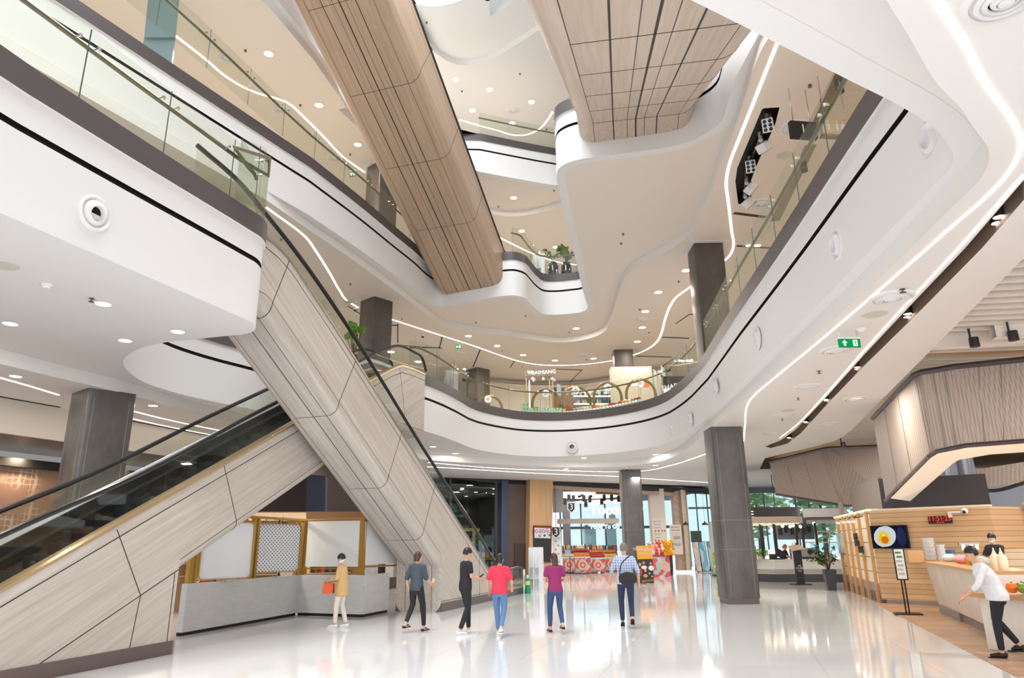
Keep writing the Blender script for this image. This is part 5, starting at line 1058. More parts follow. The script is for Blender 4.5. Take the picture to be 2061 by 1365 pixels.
# back bar of the cafe, white bulkhead and dark awning line
t = thing('menu_rack', 'dark hanging rack of utensils behind the cafe counter', 'rack', aty(1600,1070,38)); mb = MB(); mb.box((0,0,.25), (1.9,.2,1.3)); mb.obj('panel', mat('slate_blue', (104,112,124), .5), t)
for j in range(6): mb = MB(); mb.box((-.8+j*.3,-.15,.0+.1*(j % 2)), (.14,.12,.3)); mb.obj('utensil', M['dark'], t)
for x in (-.9,.9): mb = MB(); mb.cyl((x,0,.9), (x,0,5.2-t.location.z), .02, 6); mb.obj('hanger', M['dark'], t)
o = box_at(MB(), (1625,1024), (1705,1042), 36.5, .6).obj('wall_far_bulkhead', M['cafewhite']); struct(o)
o = box_at(MB(), (1629,1041), (1697,1045), 35, .9).obj('awning_rail', M['drum']); tag(o, 'dark horizontal awning rail right of the drum canopy', 'rail')
o = box_at(MB(), (1633,1045), (1697,1053), 35.3, .6).obj('awning_valance', M['cafewhite']); tag(o, 'white awning box under the dark rail', 'awning box')
mb = MB()
for (a0, b0), (a1, b1) in (((1620,1070),(1690,1070)),((1645,1072),(1645,1112)),((1669,1070),(1669,1112)),((1620,1092),(1690,1092))): mb.bar(aty(a0,b0,38.5), aty(a1,b1,38.5), .05, .05)
o = mb.obj('gold_partition', M['gold']); tag(o, 'thin gilt partition frame behind the right cafe counter', 'partition')
mb = MB(); box_at(mb, (1632,1093), (1692,1120), 38.6, .04); o = mb.obj('hanging_glass_screen', M['skyglass']); tag(o, 'pale glass screen below the gilt partition frame', 'screen')
# ================================================================ timber kiosk on the right
K0, K1, K2 = Vector((10.6,21.6,0)), Vector((12.75,19.35,0)), Vector((12.62,28.5,0))
KZ = 2.6
def planks(name, c1, c2, row=.14, axis='XZ', vert=False):
    m, N, L = nodes(name); b = N['Principled BSDF']; tc = N.new('ShaderNodeTexCoord'); sp = N.new('ShaderNodeSeparateXYZ'); mt = N.new('ShaderNodeMath'); fr = N.new('ShaderNodeMath'); lt = N.new('ShaderNodeMath'); fl = N.new('ShaderNodeMath'); wn = N.new('ShaderNodeTexWhiteNoise'); mx = N.new('ShaderNodeMix'); mx.data_type = 'RGBA'; m2 = N.new('ShaderNodeMix'); m2.data_type = 'RGBA'
    nz = N.new('ShaderNodeTexNoise'); mp = N.new('ShaderNodeMapping'); mp.inputs['Scale'].default_value = (1.5,1.5,30); ad = N.new('ShaderNodeMath'); ad.operation = 'ADD'; mu = N.new('ShaderNodeMath'); mu.operation = 'MULTIPLY'; mu.inputs[1].default_value = .5
    wn.noise_dimensions = '1D'; mt.operation = 'DIVIDE'; mt.inputs[1].default_value = row; fr.operation = 'FRACT'; lt.operation = 'LESS_THAN'; lt.inputs[1].default_value = .07; fl.operation = 'FLOOR'
    L.new(tc.outputs['Object'], sp.inputs[0]); L.new(sp.outputs['Z'], mt.inputs[0]); L.new(mt.outputs[0], fr.inputs[0]); L.new(fr.outputs[0], lt.inputs[0]); L.new(mt.outputs[0], fl.inputs[0]); L.new(fl.outputs[0], wn.inputs['W'])
    L.new(tc.outputs['Object'], mp.inputs[0]); L.new(mp.outputs[0], nz.inputs[0]); L.new(wn.outputs[0], mu.inputs[0]); L.new(mu.outputs[0], ad.inputs[0]); L.new(nz.outputs[0], ad.inputs[1])
    mx.inputs[6].default_value = S(c1); mx.inputs[7].default_value = S(c2); L.new(ad.outputs[0], mx.inputs[0]); L.new(lt.outputs[0], m2.inputs[0]); L.new(mx.outputs[2], m2.inputs[6]); m2.inputs[7].default_value = S(tuple(x*.55 for x in c2)); L.new(m2.outputs[2], b.inputs['Base Color']); b.inputs['Roughness'].default_value = .5; return m
M['planks'] = planks('kiosk_planks', (224,194,154), (196,158,116)); M['plankpale'] = planks('pale_planks', (236,216,188), (220,196,164), .16)
M['creampan'] = planks('cream_panels', (240,230,208), (234,222,198), .42); M['batten'] = mat('batten', (206,150,92), .5); M['kgrey'] = mat('kiosk_grey', (142,132,128), .5); M['kdark'] = mat('kiosk_dark', (88,82,84), .5)
def seg(mb, p, q, z0, z1, th, m=0):
    d = (q-p); n = Vector((-d.y, d.x, 0)).normalized()
    if n.dot(p) < 0: n = -n
    return mb.add([p+Vector((0,0,z0)), q+Vector((0,0,z0)), q+n*th+Vector((0,0,z0)), p+n*th+Vector((0,0,z0)), p+Vector((0,0,z1)), q+Vector((0,0,z1)), q+n*th+Vector((0,0,z1)), p+n*th+Vector((0,0,z1))], [(0,3,2,1),(4,5,6,7),(0,1,5,4),(1,2,6,5),(2,3,7,6),(3,0,4,7)], m)
KE = Vector((14.3,20.2,0)); KF = Vector((17.5,17.8,0))
t = thing('timber_kiosk', 'timber clad food kiosk with battened cream side and plank front', 'kiosk', (0,0,0))
seg(MB(), K2, K0, .55, KZ, .12).obj('cream_side', M['creampan'], t); seg(MB(), K2, K0, .3, .55, .12).obj('grey_band', M['kgrey'], t); seg(MB(), K2, K0, 0, .3, .12).obj('dark_band', M['kdark'], t)
seg(MB(), K0, K1, .12, KZ, .12).obj('plank_front', M['planks'], t); seg(MB(), K0+(K1-K0)*.04, K1, 0, .12, .16).obj('kick_board', M['kgrey'], t)
seg(MB(), K1, KE, .0, KZ, .12).obj('plank_back', M['planks'], t)
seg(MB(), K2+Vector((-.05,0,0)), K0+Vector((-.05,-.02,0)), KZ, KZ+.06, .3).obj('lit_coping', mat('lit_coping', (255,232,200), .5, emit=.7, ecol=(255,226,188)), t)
seg(MB(), K0, K1, KZ, KZ+.05, .3).obj('coping', M['creampan'], t)
dk = (K0-K2).normalized(); nk = Vector((dk.y,-dk.x,0)); nk = nk if nk.dot(K0) < 0 else -nk
for i, (a, b) in enumerate([(1706.5,1183),(1718,1190),(1729,1196.6),(1741,1203),(1754.5,1208.4),(1773,1216)]):
    q = onp(a, b, K2, dk); q.z = 0; mb = MB(); mb.box(q+nk*.04+Vector((0,0,KZ/2)), (.1,.08,KZ), math.atan2(dk.y,dk.x)); mb.obj('batten', M['batten'], t)
mb = MB(); pts = [onp(a, b, K2+nk*.03, dk) for a, b in ((1684,1074),(1700,1073),(1704,1113),(1690,1113))]; mb.slab(pts, nk, .03); mb.obj('window_pane', mat('pale_teal', (176,204,200), .2), t)
M['ironblack'] = mat('iron_black', (44,38,36), .5)
KR = Matrix.Rotation(math.atan2(dk.y,dk.x), 4, 'Z')
for s, (a, b), sz in (('EASY', (1722,1081), .3), ('FRIED', (1725,1094), .28), ('EGGS', (1733,1107), .32)):
    q = onp(a, b, K2+nk*.1, dk); text(s, sz, 'ironblack', t, M4=Matrix.Translation(q) @ KR @ UP, ext=.02)
for i, (a, b) in enumerate([(1687,1053),(1698,1051.5),(1707.5,1050.5),(1717.5,1050)]):
    q = onp(a, b, K2+nk*.3, dk); t2 = thing('wall_spot', 'small bronze wall spot glowing on the cream kiosk side, %s' % ['first from the cafe end','second from the cafe end','third from the cafe end','nearest the timber corner'][i], 'spotlight', q, 0, 'wall spots on the cream kiosk side'); mb = MB(); mb.bar(Vector((0,0,.1)), -nk*.3+Vector((0,0,.16)), .03, .03); mb.obj('arm', M['ironblack'], t2); mb = MB(); mb.lathe([(.05,.12),(.07,.02),(.05,.02)], n=10); mb.obj('shade', M['gold'], t2, smooth=True); mb = MB(); mb.ball((0,0,.02), .05, 8); mb.obj('bulb', M['glow'], t2)
# dark volumes above the kiosk
bx = thing('kiosk_loft', 'tall grey and charcoal box rising behind the kiosk coping', 'box', (0,0,0))
A0, A1, A2 = Vector((12.9,27.5,0)), Vector((11.75,23.0,0)), Vector((14.3,21.6,0))
seg(MB(), A0, A1, KZ, 3.72, .1).obj('side_panel', M['kgrey'], bx); seg(MB(), A1, A2, KZ, 3.66, .1).obj('front_panel', mat('charcoal', (58,54,58), .5), bx)
o = box_at(MB(), (1692,1011), (1698,1040), 27.5, .15).obj('small_grey_box', M['kgrey']); tag(o, 'small greenish grey speaker box at the far end of the kiosk coping', 'speaker')
# television with egg picture
dT = (K1-K0).normalized(); nT = Vector((dT.y,-dT.x,0)); nT = nT if nT.dot(K0) < 0 else -nT; TR = Matrix.Rotation(math.atan2(dT.y,dT.x), 4, 'Z')
tvp = [onp(a, b, K0+nT*.12, dT) for a, b in ((1752,1058.5),(1826,1057.5),(1831,1103.5),(1757,1104.5))]
c = sum(tvp, Vector())/4+nT*.02; tw, th_ = (tvp[1]-tvp[0]).length, (tvp[0]-tvp[3]).length
t = thing('television', 'wall television showing a fried egg in a pan', 'television', c, math.atan2(dT.y,dT.x)); mb = MB(); mb.box((0,.03,0), (tw,.06,th_)); mb.obj('case', M['black'], t); mb = MB(); mb.box((0,-.004,0), (tw-.04,.008,th_-.04)); mb.obj('screen', emat('screen_dark', (34,36,60), .6), t); mb = MB(); mb.box((0,.09,0), (.3,.06,.3)); mb.obj('wall_mount', M['dark'], t)
def blob(nm, pts, m, y): mb = MB(); mb.slab([(x*tw,y,z*th_) for x, z in pts], (0,1,0), .003); mb.obj(nm, m, t)
rd = random.Random(3)
blob('egg_white', [(-.12+.29*math.cos(k*.2618)*(1+.09*rd.random())+.04*math.sin(k*.26), .02+.44*math.sin(k*.2618)*(1+.06*rd.random())) for k in range(24)], emat('egg_white', (232,238,250), 1.0), -.012)
blob('egg_inner', [(-.15+.2*math.cos(k*.3927), -.04+.33*math.sin(k*.3927)) for k in range(16)], emat('egg_inner', (244,236,150), 1.0), -.015)
blob('yolk', [(-.15+.135*math.cos(k*.3927), -.07+.25*math.sin(k*.3927)) for k in range(16)], emat('yolk', (252,206,40), 1.1), -.018); blob('yolk_shade', [(-.13+.1*math.cos(k*.3927), -.13+.16*math.sin(k*.3927)) for k in range(16)], emat('yolk_deep', (240,130,30), 1.0), -.021); blob('yolk_glint', [(-.15+.03*math.cos(k*.785), .07+.04*math.sin(k*.785)) for k in range(8)], emat('yolk_glint', (255,250,220), 1.3), -.024)
blob('pan_rim', [(.32+.12*math.cos(k*.3927), .0+.4*math.sin(k*.3927)) for k in range(16)], emat('pan_blue', (58,66,124), .7), -.008)
# menu stand before the planks
q = atz(1828,1238,0); t = thing('menu_stand', 'black twin pole menu stand before the plank front, under the television', 'menu stand', (q.x, q.y, .015), R(-20)); mb = MB(); mb.box((0,0,.012), (.6,.42,.024)); mb.obj('base', M['black'], t)
for x in (-.035,.035): mb = MB(); mb.cyl((x,0,.02), (x,0,1.5), .018, 8); mb.obj('pole', M['black'], t)
mb = MB(); mb.box((0,-.03,1.17), (.26,.03,.76)); mb.obj('frame', M['black'], t); mb = MB(); mb.box((0,-.05,1.17), (.2,.012,.7)); mb.obj('menu_sheet', mat('menu_sheet', (214,214,206), .5), t)
for j in range(6): mb = MB(); mb.box((-.02+.02*(j % 2),-.058,1.44-.1*j), (.13,.006,.05)); mb.obj('menu_line', M['p1'] if j < 2 else M['grey'], t)
# digital clock
cp = [onp(a, b, K1+Vector((-.1,-.1,0)), (KE-K1)) for a, b in ((1868,1040),(1915,1039),(1916,1052.5),(1869,1054))]
c = onp(1891.5,1046.3,K0+nT*.1,dT); t = thing('digital_clock', 'black digital clock with red digits 11:51:25 on the kiosk planks', 'clock', c, math.atan2(dT.y,dT.x)); s_ = (onp(1915,1046,K0+nT*.1,dT)-onp(1868,1046,K0+nT*.1,dT)).length
mb = MB(); mb.box((0,.03,0), (s_,.06,.2)); mb.obj('case', M['black'], t); mb = MB(); mb.box((0,.08,0), (.2,.05,.1)); mb.obj('wall_mount', M['black'], t); M['led'] = emat('red_led', (255,60,50), 2.0); text('11:51:25', .17, 'led', t, M4=Matrix.Translation((0,-.004,.025)) @ UP); text('25-11-20', .05, 'led', t, M4=Matrix.Translation((0,-.004,-.07)) @ UP, name='date')
c = onp(1935,1031,K0+nT*.15,dT); t = thing('security_camera', 'white bullet camera on the kiosk coping above the clock', 'security camera', c, math.atan2(dT.y,dT.x)); mb = MB(); mb.cyl((-.3,0,0), (.0,0,.0), .03, 8); mb.obj('arm', M['white'], t); mb = MB(); mb.ball((.08,0,.02), .09, 10); mb.obj('dome', M['white'], t, smooth=True); mb = MB(); mb.ball((.08,-.06,.0), .05, 8); mb.obj('lens', M['dark'], t); mb = MB(); mb.box((-.3,.06,-.05), (.08,.12,.16)); mb.obj('wall_mount', M['white'], t)
# pale back wall, pass-through, side cabinet
o = seg(MB(), KE, KF, 1.95, KZ+.05, .12).obj('wall_right_pale', M['plankpale']); struct(o)
o = seg(MB(), KE, KF, 0, .95, .12).obj('wall_right_low', M['plankpale']); struct(o)
o = seg(MB(), KE+Vector((-.1,-.1,0)), KF+Vector((-.1,-.1,0)), 1.93, 1.97, .25).obj('trim_9', M['lacq']); struct(o)
o = seg(MB(), KE+Vector((-.2,-.2,0)), KF+Vector((-.2,-.2,0)), KZ+.05, KZ+.13, .4).obj('trim_10', M['batten']); struct(o)
mb = MB(); seg(mb, KE+Vector((.8,1.6,0)), KF+Vector((.8,1.6,0)), 0, 2.6, .1); struct(mb.obj('wall_right_kitchen', M['kgrey']))
q = aty(2047,1110,17.5); t = thing('timber_cabinet', 'plank sided cabinet with a bowl on top at the right edge', 'cabinet', (q.x+.25, 17.6, 0), R(-30)); mb = MB(); mb.box((0,0,.77), (.9,.6,1.54)); mb.obj('body', M['plankpale'], t); mb = MB(); mb.box((0,0,1.56), (.96,.66,.04)); mb.obj('top', M['batten'], t)
# front marble counter
M['marble'] = mat('white_marble', (236,230,222), .25, noise=((2.2,2.2,1.1), .8, (216,208,200))); M['ledge'] = mat('oak_ledge', (196,152,104), .4)
c0, c1, c2, c3 = Vector((10.72,18.95,0)), Vector((9.34,15.4,0)), Vector((8.6,13.6,0)), Vector((8.25,12.8,0))
t = thing('marble_counter', 'white marble kiosk counter with an oak ledge and dark plinth', 'counter', (0,0,0))
lo = [c0,c1,c2,c3]; out_n = Vector((.935,-.355,0))
def cn(p, k): return p-Vector((.93,-.36,0))*k
mb = MB(); n = 4
hi = [1.2,1.2,1.2,1.2]
vs = [p+Vector((0,0,.2)) for p in lo]+[cn(p,.14)+Vector((0,0,1.16)) for p in lo]+[p+Vector((.5,-.2,.2)) for p in lo]+[p+Vector((.5,-.2,1.16)) for p in lo]
fs = [(i,i+1,n+i+1,n+i) for i in range(3)]+[(2*n+i+1,2*n+i,3*n+i,3*n+i+1) for i in range(3)]+[(n+i,n+i+1,3*n+i+1,3*n+i) for i in range(3)]+[(0,n,3*n,2*n),(3,2*n+3,3*n+3,n+3)]
mb.add(vs, fs); mb.obj('front_panel', M['marble'], t)
mb = MB()
for i in range(3): mb.bar(lo[i]+Vector((.12,-.05,.1)), lo[i+1]+Vector((.12,-.05,.1)), .16, .2)
mb.obj('plinth', M['kgrey'], t)
mb = MB(); w0 = [cn(p,.2) for p in lo]; w1 = [p+Vector((.62,-.24,0)) for p in lo]
mb.prism([(p.x,p.y) for p in w0]+[(p.x,p.y) for p in reversed(w1)], 1.16, 1.22); mb.obj('ledge', M['ledge'], t)
mb = MB(); e = cn(c0,.3); mb.box(Vector((10.55,19.4,1.34)), (.36,.5,.3), R(-20)); mb.obj('ledge_block', M['ledge'], t)
def cpos(a, b, back=.0, z=1.22): p = onp(a, b, c0+Vector((back,-.35*back,0)), (c1-c0)); return Vector((p.x,p.y,z))
t = thing('glass_guard', 'low glass sneeze guard along the marble counter', 'glass guard', (0,0,0)); g0, g1 = c0+Vector((.25,-.5,0)), c2+Vector((.25,-.1,0))
seg(MB(), g0, g1, 1.222, 1.42, .015).obj('glass', M['glass'], t); seg(MB(), g0, g1, 1.42, 1.435, .2).obj('shelf_glass', M['glass'], t)
# cups, tubs, bottles
def pot_(name, cat, label, q, prof, m, grp=None, n=14):
    mb = MB(); mb.lathe(prof, n=n); o = mb.obj(name, M[m], smooth=True); o.location = q; return tag(o, label, cat, grp)
q = cpos(1884,1122,.25); 
for j in range(5): pot_('paper_tub', 'tub', 'white paper tub, %s of the tall stack on the marble counter' % ['bottom','second from bottom','middle','second from top','topmost'][j], q+Vector((0,.25,.02+j*.115)), [(.13,0),(.16,.1),(.165,.11),(.15,.112)], 'lacq', 'stacked white tubs')
q = cpos(1901,1122,.35)
for j in range(4): pot_('paper_cup', 'cup', 'white paper cup, %s of the shorter stack beside the tubs' % ['bottom','second from bottom','third from bottom','topmost'][j], q+Vector((0,.1,j*.1)), [(.08,0),(.11,.1),(.11,.11),(.09,.105)], 'lacq', 'stacked white cups')
M['blue'] = mat('blue_plastic', (60,130,200), .4)
o = MB().box((0,0,.13), (.34,.22,.26), R(20)).obj('blue_box', M['blue']); o.location = cpos(1915,1118,.7); tag(o, 'blue box behind the paper cups', 'box')
o = MB().box((0,0,.1), (.3,.2,.2), R(10)).obj('black_box', M['black']); o.location = cpos(1921,1122,.55); tag(o, 'black box right of the blue box', 'box')
M['tubclear'] = mat('clear_tub', (214,224,226), .2); M['pinkpack'] = mat('pink_pack', (226,150,160), .5)
for i, (a, b, m, l) in enumerate([(1912,1132,'tubclear','pale plastic bag heap beside the cups'),(1934,1122,'pinkpack','pink and white wrapped packet'),(1944,1126,'pinkpack','second pink packet'),(1975,1126,'tubclear','crumpled pale pack near the cook')]):
    mb = MB(); mb.ball((0,0,.1), .17, 10, sc=(1.1,.7,.6)); o = mb.obj('packet', M[m], smooth=True); o.location = cpos(a, b, .3); tag(o, l+' on the marble counter', 'packet')
for i, (a, m) in enumerate([(1950,'orange'),(1957,'melon'),(1964,'tubclear'),(1971,'grey')]): pot_('sauce_jar', 'jar', ['orange','green','clear','grey'][i]+' jar behind the glass guard', cpos(a,1132,.25), [(.07,0),(.07,.16),(.06,.17)], m, 'jars behind the glass guard')
M['creamb'] = mat('cream_bottle', (240,226,196), .35)
for a, l in ((2003,'left'),(2017,'right')):
    q = cpos(a, 1128, .2); t = thing('squeeze_bottle', 'cream squeeze bottle before the cook, '+l+' of two', 'bottle', q+Vector((0,0,.2)), 0, 'squeeze bottles'); mb = MB(); mb.lathe([(.075,-.2),(.08,-.17),(.08,.02),(.04,.07)], n=12); mb.obj('body', M['creamb'], t, smooth=True); mb = MB(); mb.lathe([(.04,.07),(.015,.13),(.008,.18)], n=10); mb.obj('nozzle', M['creamb'], t, smooth=True)
t = thing('utensil_rail', 'steel rail with white tags on the kiosk planks above the counter', 'rail', onp(1950,1095,K1+Vector((-.12,-.1,0)),(KE-K1))); dE = (KE-K1).normalized(); aE = math.atan2(dE.y,dE.x); mb = MB(); mb.box((0,0,0), (.9,.04,.06), aE); mb.obj('bar', M['steel'], t)
for x in (-.3,.05,.3): mb = MB(); p = dE*x; mb.box(p+Vector((0,-.03,-.08)), (.16,.01,.14), aE); mb.obj('tag', M['lacq'], t)
# low salad counter at the right edge
q = atz(2045,1222,.72); t = thing('salad_counter', 'low dark counter piled with salad at the right edge', 'counter', (8.1,11.45,.0), R(-68)); mb = MB(); mb.box((0,.35,.42), (2.2,.55,.8)); mb.obj('body', M['marble'], t); mb = MB(); mb.box((0,.3,.86), (2.3,.75,.07)); mb.obj('top', M['ledge'], t)
# mesh canopies hanging from the timber ceiling
def meshmat(name, c1, c2, al):
    m, N, L = nodes(name); b = N['Principled BSDF']; tc = N.new('ShaderNodeTexCoord'); vo = N.new('ShaderNodeTexVoronoi'); mp = N.new('ShaderNodeMapping'); cr = N.new('ShaderNodeMapRange'); mx = N.new('ShaderNodeMix'); mx.data_type = 'RGBA'
    mp.inputs['Scale'].default_value = (22,22,30); vo.inputs['Scale'].default_value = 1; vo.inputs['Randomness'].default_value = .0; L.new(tc.outputs['Object'], mp.inputs[0]); L.new(mp.outputs[0], vo.inputs[0]); L.new(vo.outputs[0], cr.inputs[0]); cr.inputs[1].default_value = .3; cr.inputs[2].default_value = .5
    L.new(cr.outputs[0], mx.inputs[0]); mx.inputs[6].default_value = S(c1); mx.inputs[7].default_value = S(c2); L.new(mx.outputs[2], b.inputs['Base Color']); b.inputs['Roughness'].default_value = .6; b.inputs['Alpha'].default_value = al; return m
M['mesh'] = meshmat('woven_mesh', (146,130,120), (182,166,154), .97); M['meshthin'] = meshmat('thin_mesh', (132,118,110), (166,150,140), .88)
def canopy(label, foot, top, name_m, under='lit'):
    t = thing('mesh_canopy', label, 'canopy', (0,0,0), 0, 'mesh canopies'); n = len(foot)
    for i in range(n-1):
        mb = MB(); d = foot[i+1]-foot[i]; nn = Vector((-d.y, d.x, 0)).normalized(); nn = nn if nn.dot(foot[i]) > 0 else -nn
        mb.slab([foot[i], foot[i+1], top[i+1], top[i]], nn, .04); mb.obj('mesh_panel', M[name_m], t)
        for k in (1, 2):
            a, b = foot[i].lerp(foot[i+1], k/3)-nn*.02, top[i].lerp(top[i+1], k/3)-nn*.02; sb = MB(); sb.bar(a, b, .012, .012); sb.obj('seam', M['kgrey'], t)
    mb = MB(); mb.tube(foot, .05, 6); mb.obj('bottom_rim', M['drum'], t); mb = MB(); mb.tube(top, .07, 6); mb.obj('top_rail', M['drum'], t)
    bk = [p+Vector((2.1,2.6,.1)) for p in foot]
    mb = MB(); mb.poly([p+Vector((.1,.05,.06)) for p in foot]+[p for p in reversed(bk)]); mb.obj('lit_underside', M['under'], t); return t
M['under'] = mat('glowing_underside', (250,240,222), .6, emit=.5, ecol=(255,244,224))  # soft glow put into the canopy underside in place of lamplight
f1 = [aty(1783,1007,20), aty(1870,918,15.5), aty(1885,909,15.2), aty(1945,897,14.8), aty(2061,888,14.2), aty(2200,884,13.8)]; t1 = [aty(1757,842,20), aty(1838,757,15.5), aty(1853,750,15.2), aty(1925,738,14.8), aty(2061,724,14.2), aty(2200,712,13.8)]
canopy('big near mesh canopy hanging over the kiosk at the right edge', f1, t1, 'mesh')
f2 = [aty(1562,995,31), aty(1690,1016,29), aty(1705,1019,28.6), aty(1800,1015,26)]; t2 = [aty(1549,930,31), aty(1648,906,29), aty(1668,902,28.6), aty(1800,897,26)]
canopy('farther mesh canopy over the cafe side, partly lit through', f2, t2, 'meshthin')
# rounded steel columns behind the near canopy
M['bluesteel'] = mat('blue_grey_steel', (166,172,184), .25, .3)
for i, (a, Y, r, zt) in enumerate([(1912,24,.42,5.4),(1952,24.2,.36,5.4)]):
    q = aty(a, 1020, Y); o = MB().cyl((q.x,Y,0), (q.x,Y,zt), r, 24).obj('steel_column', M['bluesteel'], smooth=True); tag(o, 'rounded blue grey steel column behind the near mesh canopy, '+('left' if i == 0 else 'right'), 'column', 'steel columns')
o = box_at(MB(), (1978,960), (2090,1032), 25, .3).obj('wall_right_upper', mat('blue_grey_wall', (190,198,214), .5)); struct(o)
t = thing('mesh_canopy', 'small far mesh canopy with a dark curved rim at the right edge', 'canopy', (0,0,0), 0, 'mesh canopies'); mb = MB(); mb.tube(crom([aty(1965,985,22), aty(2000,988,22), aty(2061,972,21.5), aty(2120,950,21)],4), .06, 6); mb.obj('bottom_rim', M['drum'], t)
mb = MB(); a = [aty(1965,984,22), aty(2061,971,21.5), aty(2061,930,21.5), aty(1965,945,22)]; mb.slab(a, (0,1,0), .05); mb.obj('mesh_panel', M['mesh'], t)
# ================================================================ timber slat ceiling
ZS = 5.62
mb = MB(); mb.flat([plan([(5.5,3),(40,3),(40,46.5),(9,46.5),(9,30)])], ZS+.45); struct(mb.obj('ceiling_timber', mat('timber_back', (206,168,130), .6)))
M['slat'] = mat('slat_cream', (240,232,222), .5); M['slatw'] = mat('slat_timber', (206,170,134), .5)
mb = MB(); y = 6.0; i = 0
while y < 30:
    x0 = 6.2+(y-8.3)*.306-.6; x0 = max(6.0, min(x0, 11.2)); wv = .25*math.sin(i*.9)
    mb.bar((x0, y-.1*(x0-8), ZS+.2), (26, y-.1*(26-8), ZS+.2), .05, .34, 1 if 15 < y < 15.2 else 0); y += .34 if y < 20 else .5; i += 1
struct(mb.obj('trim_11', [M['slat'], M['slatw']]))
mb = MB()
mb.prism([(p.x, p.y) for p in SLAT_EDGE]+[(p.x+.06, p.y) for p in reversed(SLAT_EDGE)], C2, ZS+.45); struct(mb.obj('trim_12', M['white']))
for i, (x0, y0) in enumerate([(10.6,13.3),(11.4,12.6)]):
    pts = [Vector((x0-2.2, y0+.35, ZS-.02)), Vector((x0-.7, y0+.1, ZS-.03)), Vector((x0, y0-.1, ZS-.02)), Vector((x0+.6, y0-.45, ZS+.0)), Vector((x0+1.5, y0-.7, ZS+.0)), Vector((x0+5, y0-1.2, ZS))]
    mb = MB(); pl = crom(pts, 5); ribbon(mb, [Vector((p.x,p.y,0)) for p in pl], [(0,ZS-.2),(0,ZS+.3),(-.22,ZS+.3),(-.22,ZS-.2),(0,ZS-.2)], [0,0,0,0], closed=False); o = mb.obj('wave_baffle', M['slat'], smooth=True); tag(o, 'wavy cream slat hanging in the timber ceiling, '+('first' if i == 0 else 'second')+' from the white edge', 'slat', 'wavy ceiling slats')
for i, (a, b, Y, l) in enumerate([(1961,690,13.0,'lower left of two over the near canopy'),(2039,677,12.6,'nearest the right edge'),(1697,896,26.5,'far one above the cafe mesh canopy')]):
    q = aty(a, b, Y); t = thing('ceiling_spotlight', 'black cylindrical spot on the slat ceiling, '+l, 'spotlight', q, 0, 'black cylinder spots'); mb = MB(); mb.lathe([(.085,.1),(.09,-.08),(.075,-.08)], n=16); mb.obj('housing', M['dark'], t, smooth=True); mb = MB(); mb.lathe([(1e-6,-.07),(.078,-.07)], n=16); mb.obj('lens', M['glow'] if i < 2 else M['dark'], t); mb = MB(); mb.cyl((-.06,0,.08), (-.06,0,max(.15, ZS+.05-q.z)), .02, 6); mb.obj('arm', M['dark'], t)
# big potted plant at the cream kiosk corner
q = atz(1685,1188,0); t = thing('potted_plant', 'tall leafy plant in a tapered charcoal pot at the far end of the kiosk', 'potted plant', (q.x-.25, q.y-.1, 0)); mb = MB(); mb.lathe([(.2,0),(.3,.72),(.28,.74),(.25,.66)], n=4, M=Matrix.Rotation(R(35),4,'Z')); mb.obj('pot', M['cafedark'], t)
mb = MB(); rd = random.Random(4); lb = MB()
for k in range(16):
    a = rd.uniform(0,6.28); ln = rd.uniform(.45,1.0); tip = Vector((math.cos(a)*rd.uniform(.25,.75), math.sin(a)*rd.uniform(.25,.75), .7+ln)); mid = Vector((tip.x*.4,tip.y*.4,.7+ln*.6)); pth = crom([(0,0,.65), tuple(mid), tuple(tip)],4); lb.tube(pth, .012, 5)
    for j in range(4, len(pth)):
        for s in (-1,1,0):
            d = Vector((rd.uniform(-1,1), rd.uniform(-1,1), rd.uniform(-.7,.2))).normalized(); w2 = d.cross(Vector((0,0,1))).normalized()*.055; p0 = pth[j]; L_ = rd.uniform(.16,.26); mb.add([p0, p0+d*L_*.5+w2, p0+d*L_, p0+d*L_*.5-w2], [(0,1,2,3)])
lb.obj('stems', M['bark'], t); mb.obj('leaves', mat('plant_green', (86,116,62), .5, noise=((5,5,5),1,(58,86,46))), t)
# ================================================================ upper floor shops (level two)
FZ = ZB2-.03
struct(box_at(MB(), (700,755), (1420,860), 52, .3).obj('wall_upper_back', mat('upper_back_wall', (206,176,158), .6)))
mb = MB(); pl = crom([atz(a, b, C3-.3) for a, b in ((930,766),(1000,774),(1060,778),(1110,779),(1170,777),(1235,768),(1300,757),(1350,745))], 4)
ribbon(mb, [Vector((p.x,p.y,0)) for p in pl], [(0,C3-.36),(0,C3-.16)], [0], closed=False); ribbon(mb, [Vector((p.x,p.y,0)) for p in pl], [(0,C3-.16),(0,C3+.01)], [1], closed=False); ribbon(mb, [Vector((p.x,p.y,0)) for p in pl], [(-.5,FZ),(-.5,C3-.3)], [1], closed=False); struct(mb.obj('wall_upper_header', [M['black'], M['ceil2']]))
def up(a, Y): p = aty(a, 830, Y); return Vector((p.x, Y, FZ))
M['stallgrey'] = mat('stall_grey', (164,152,142), .5)
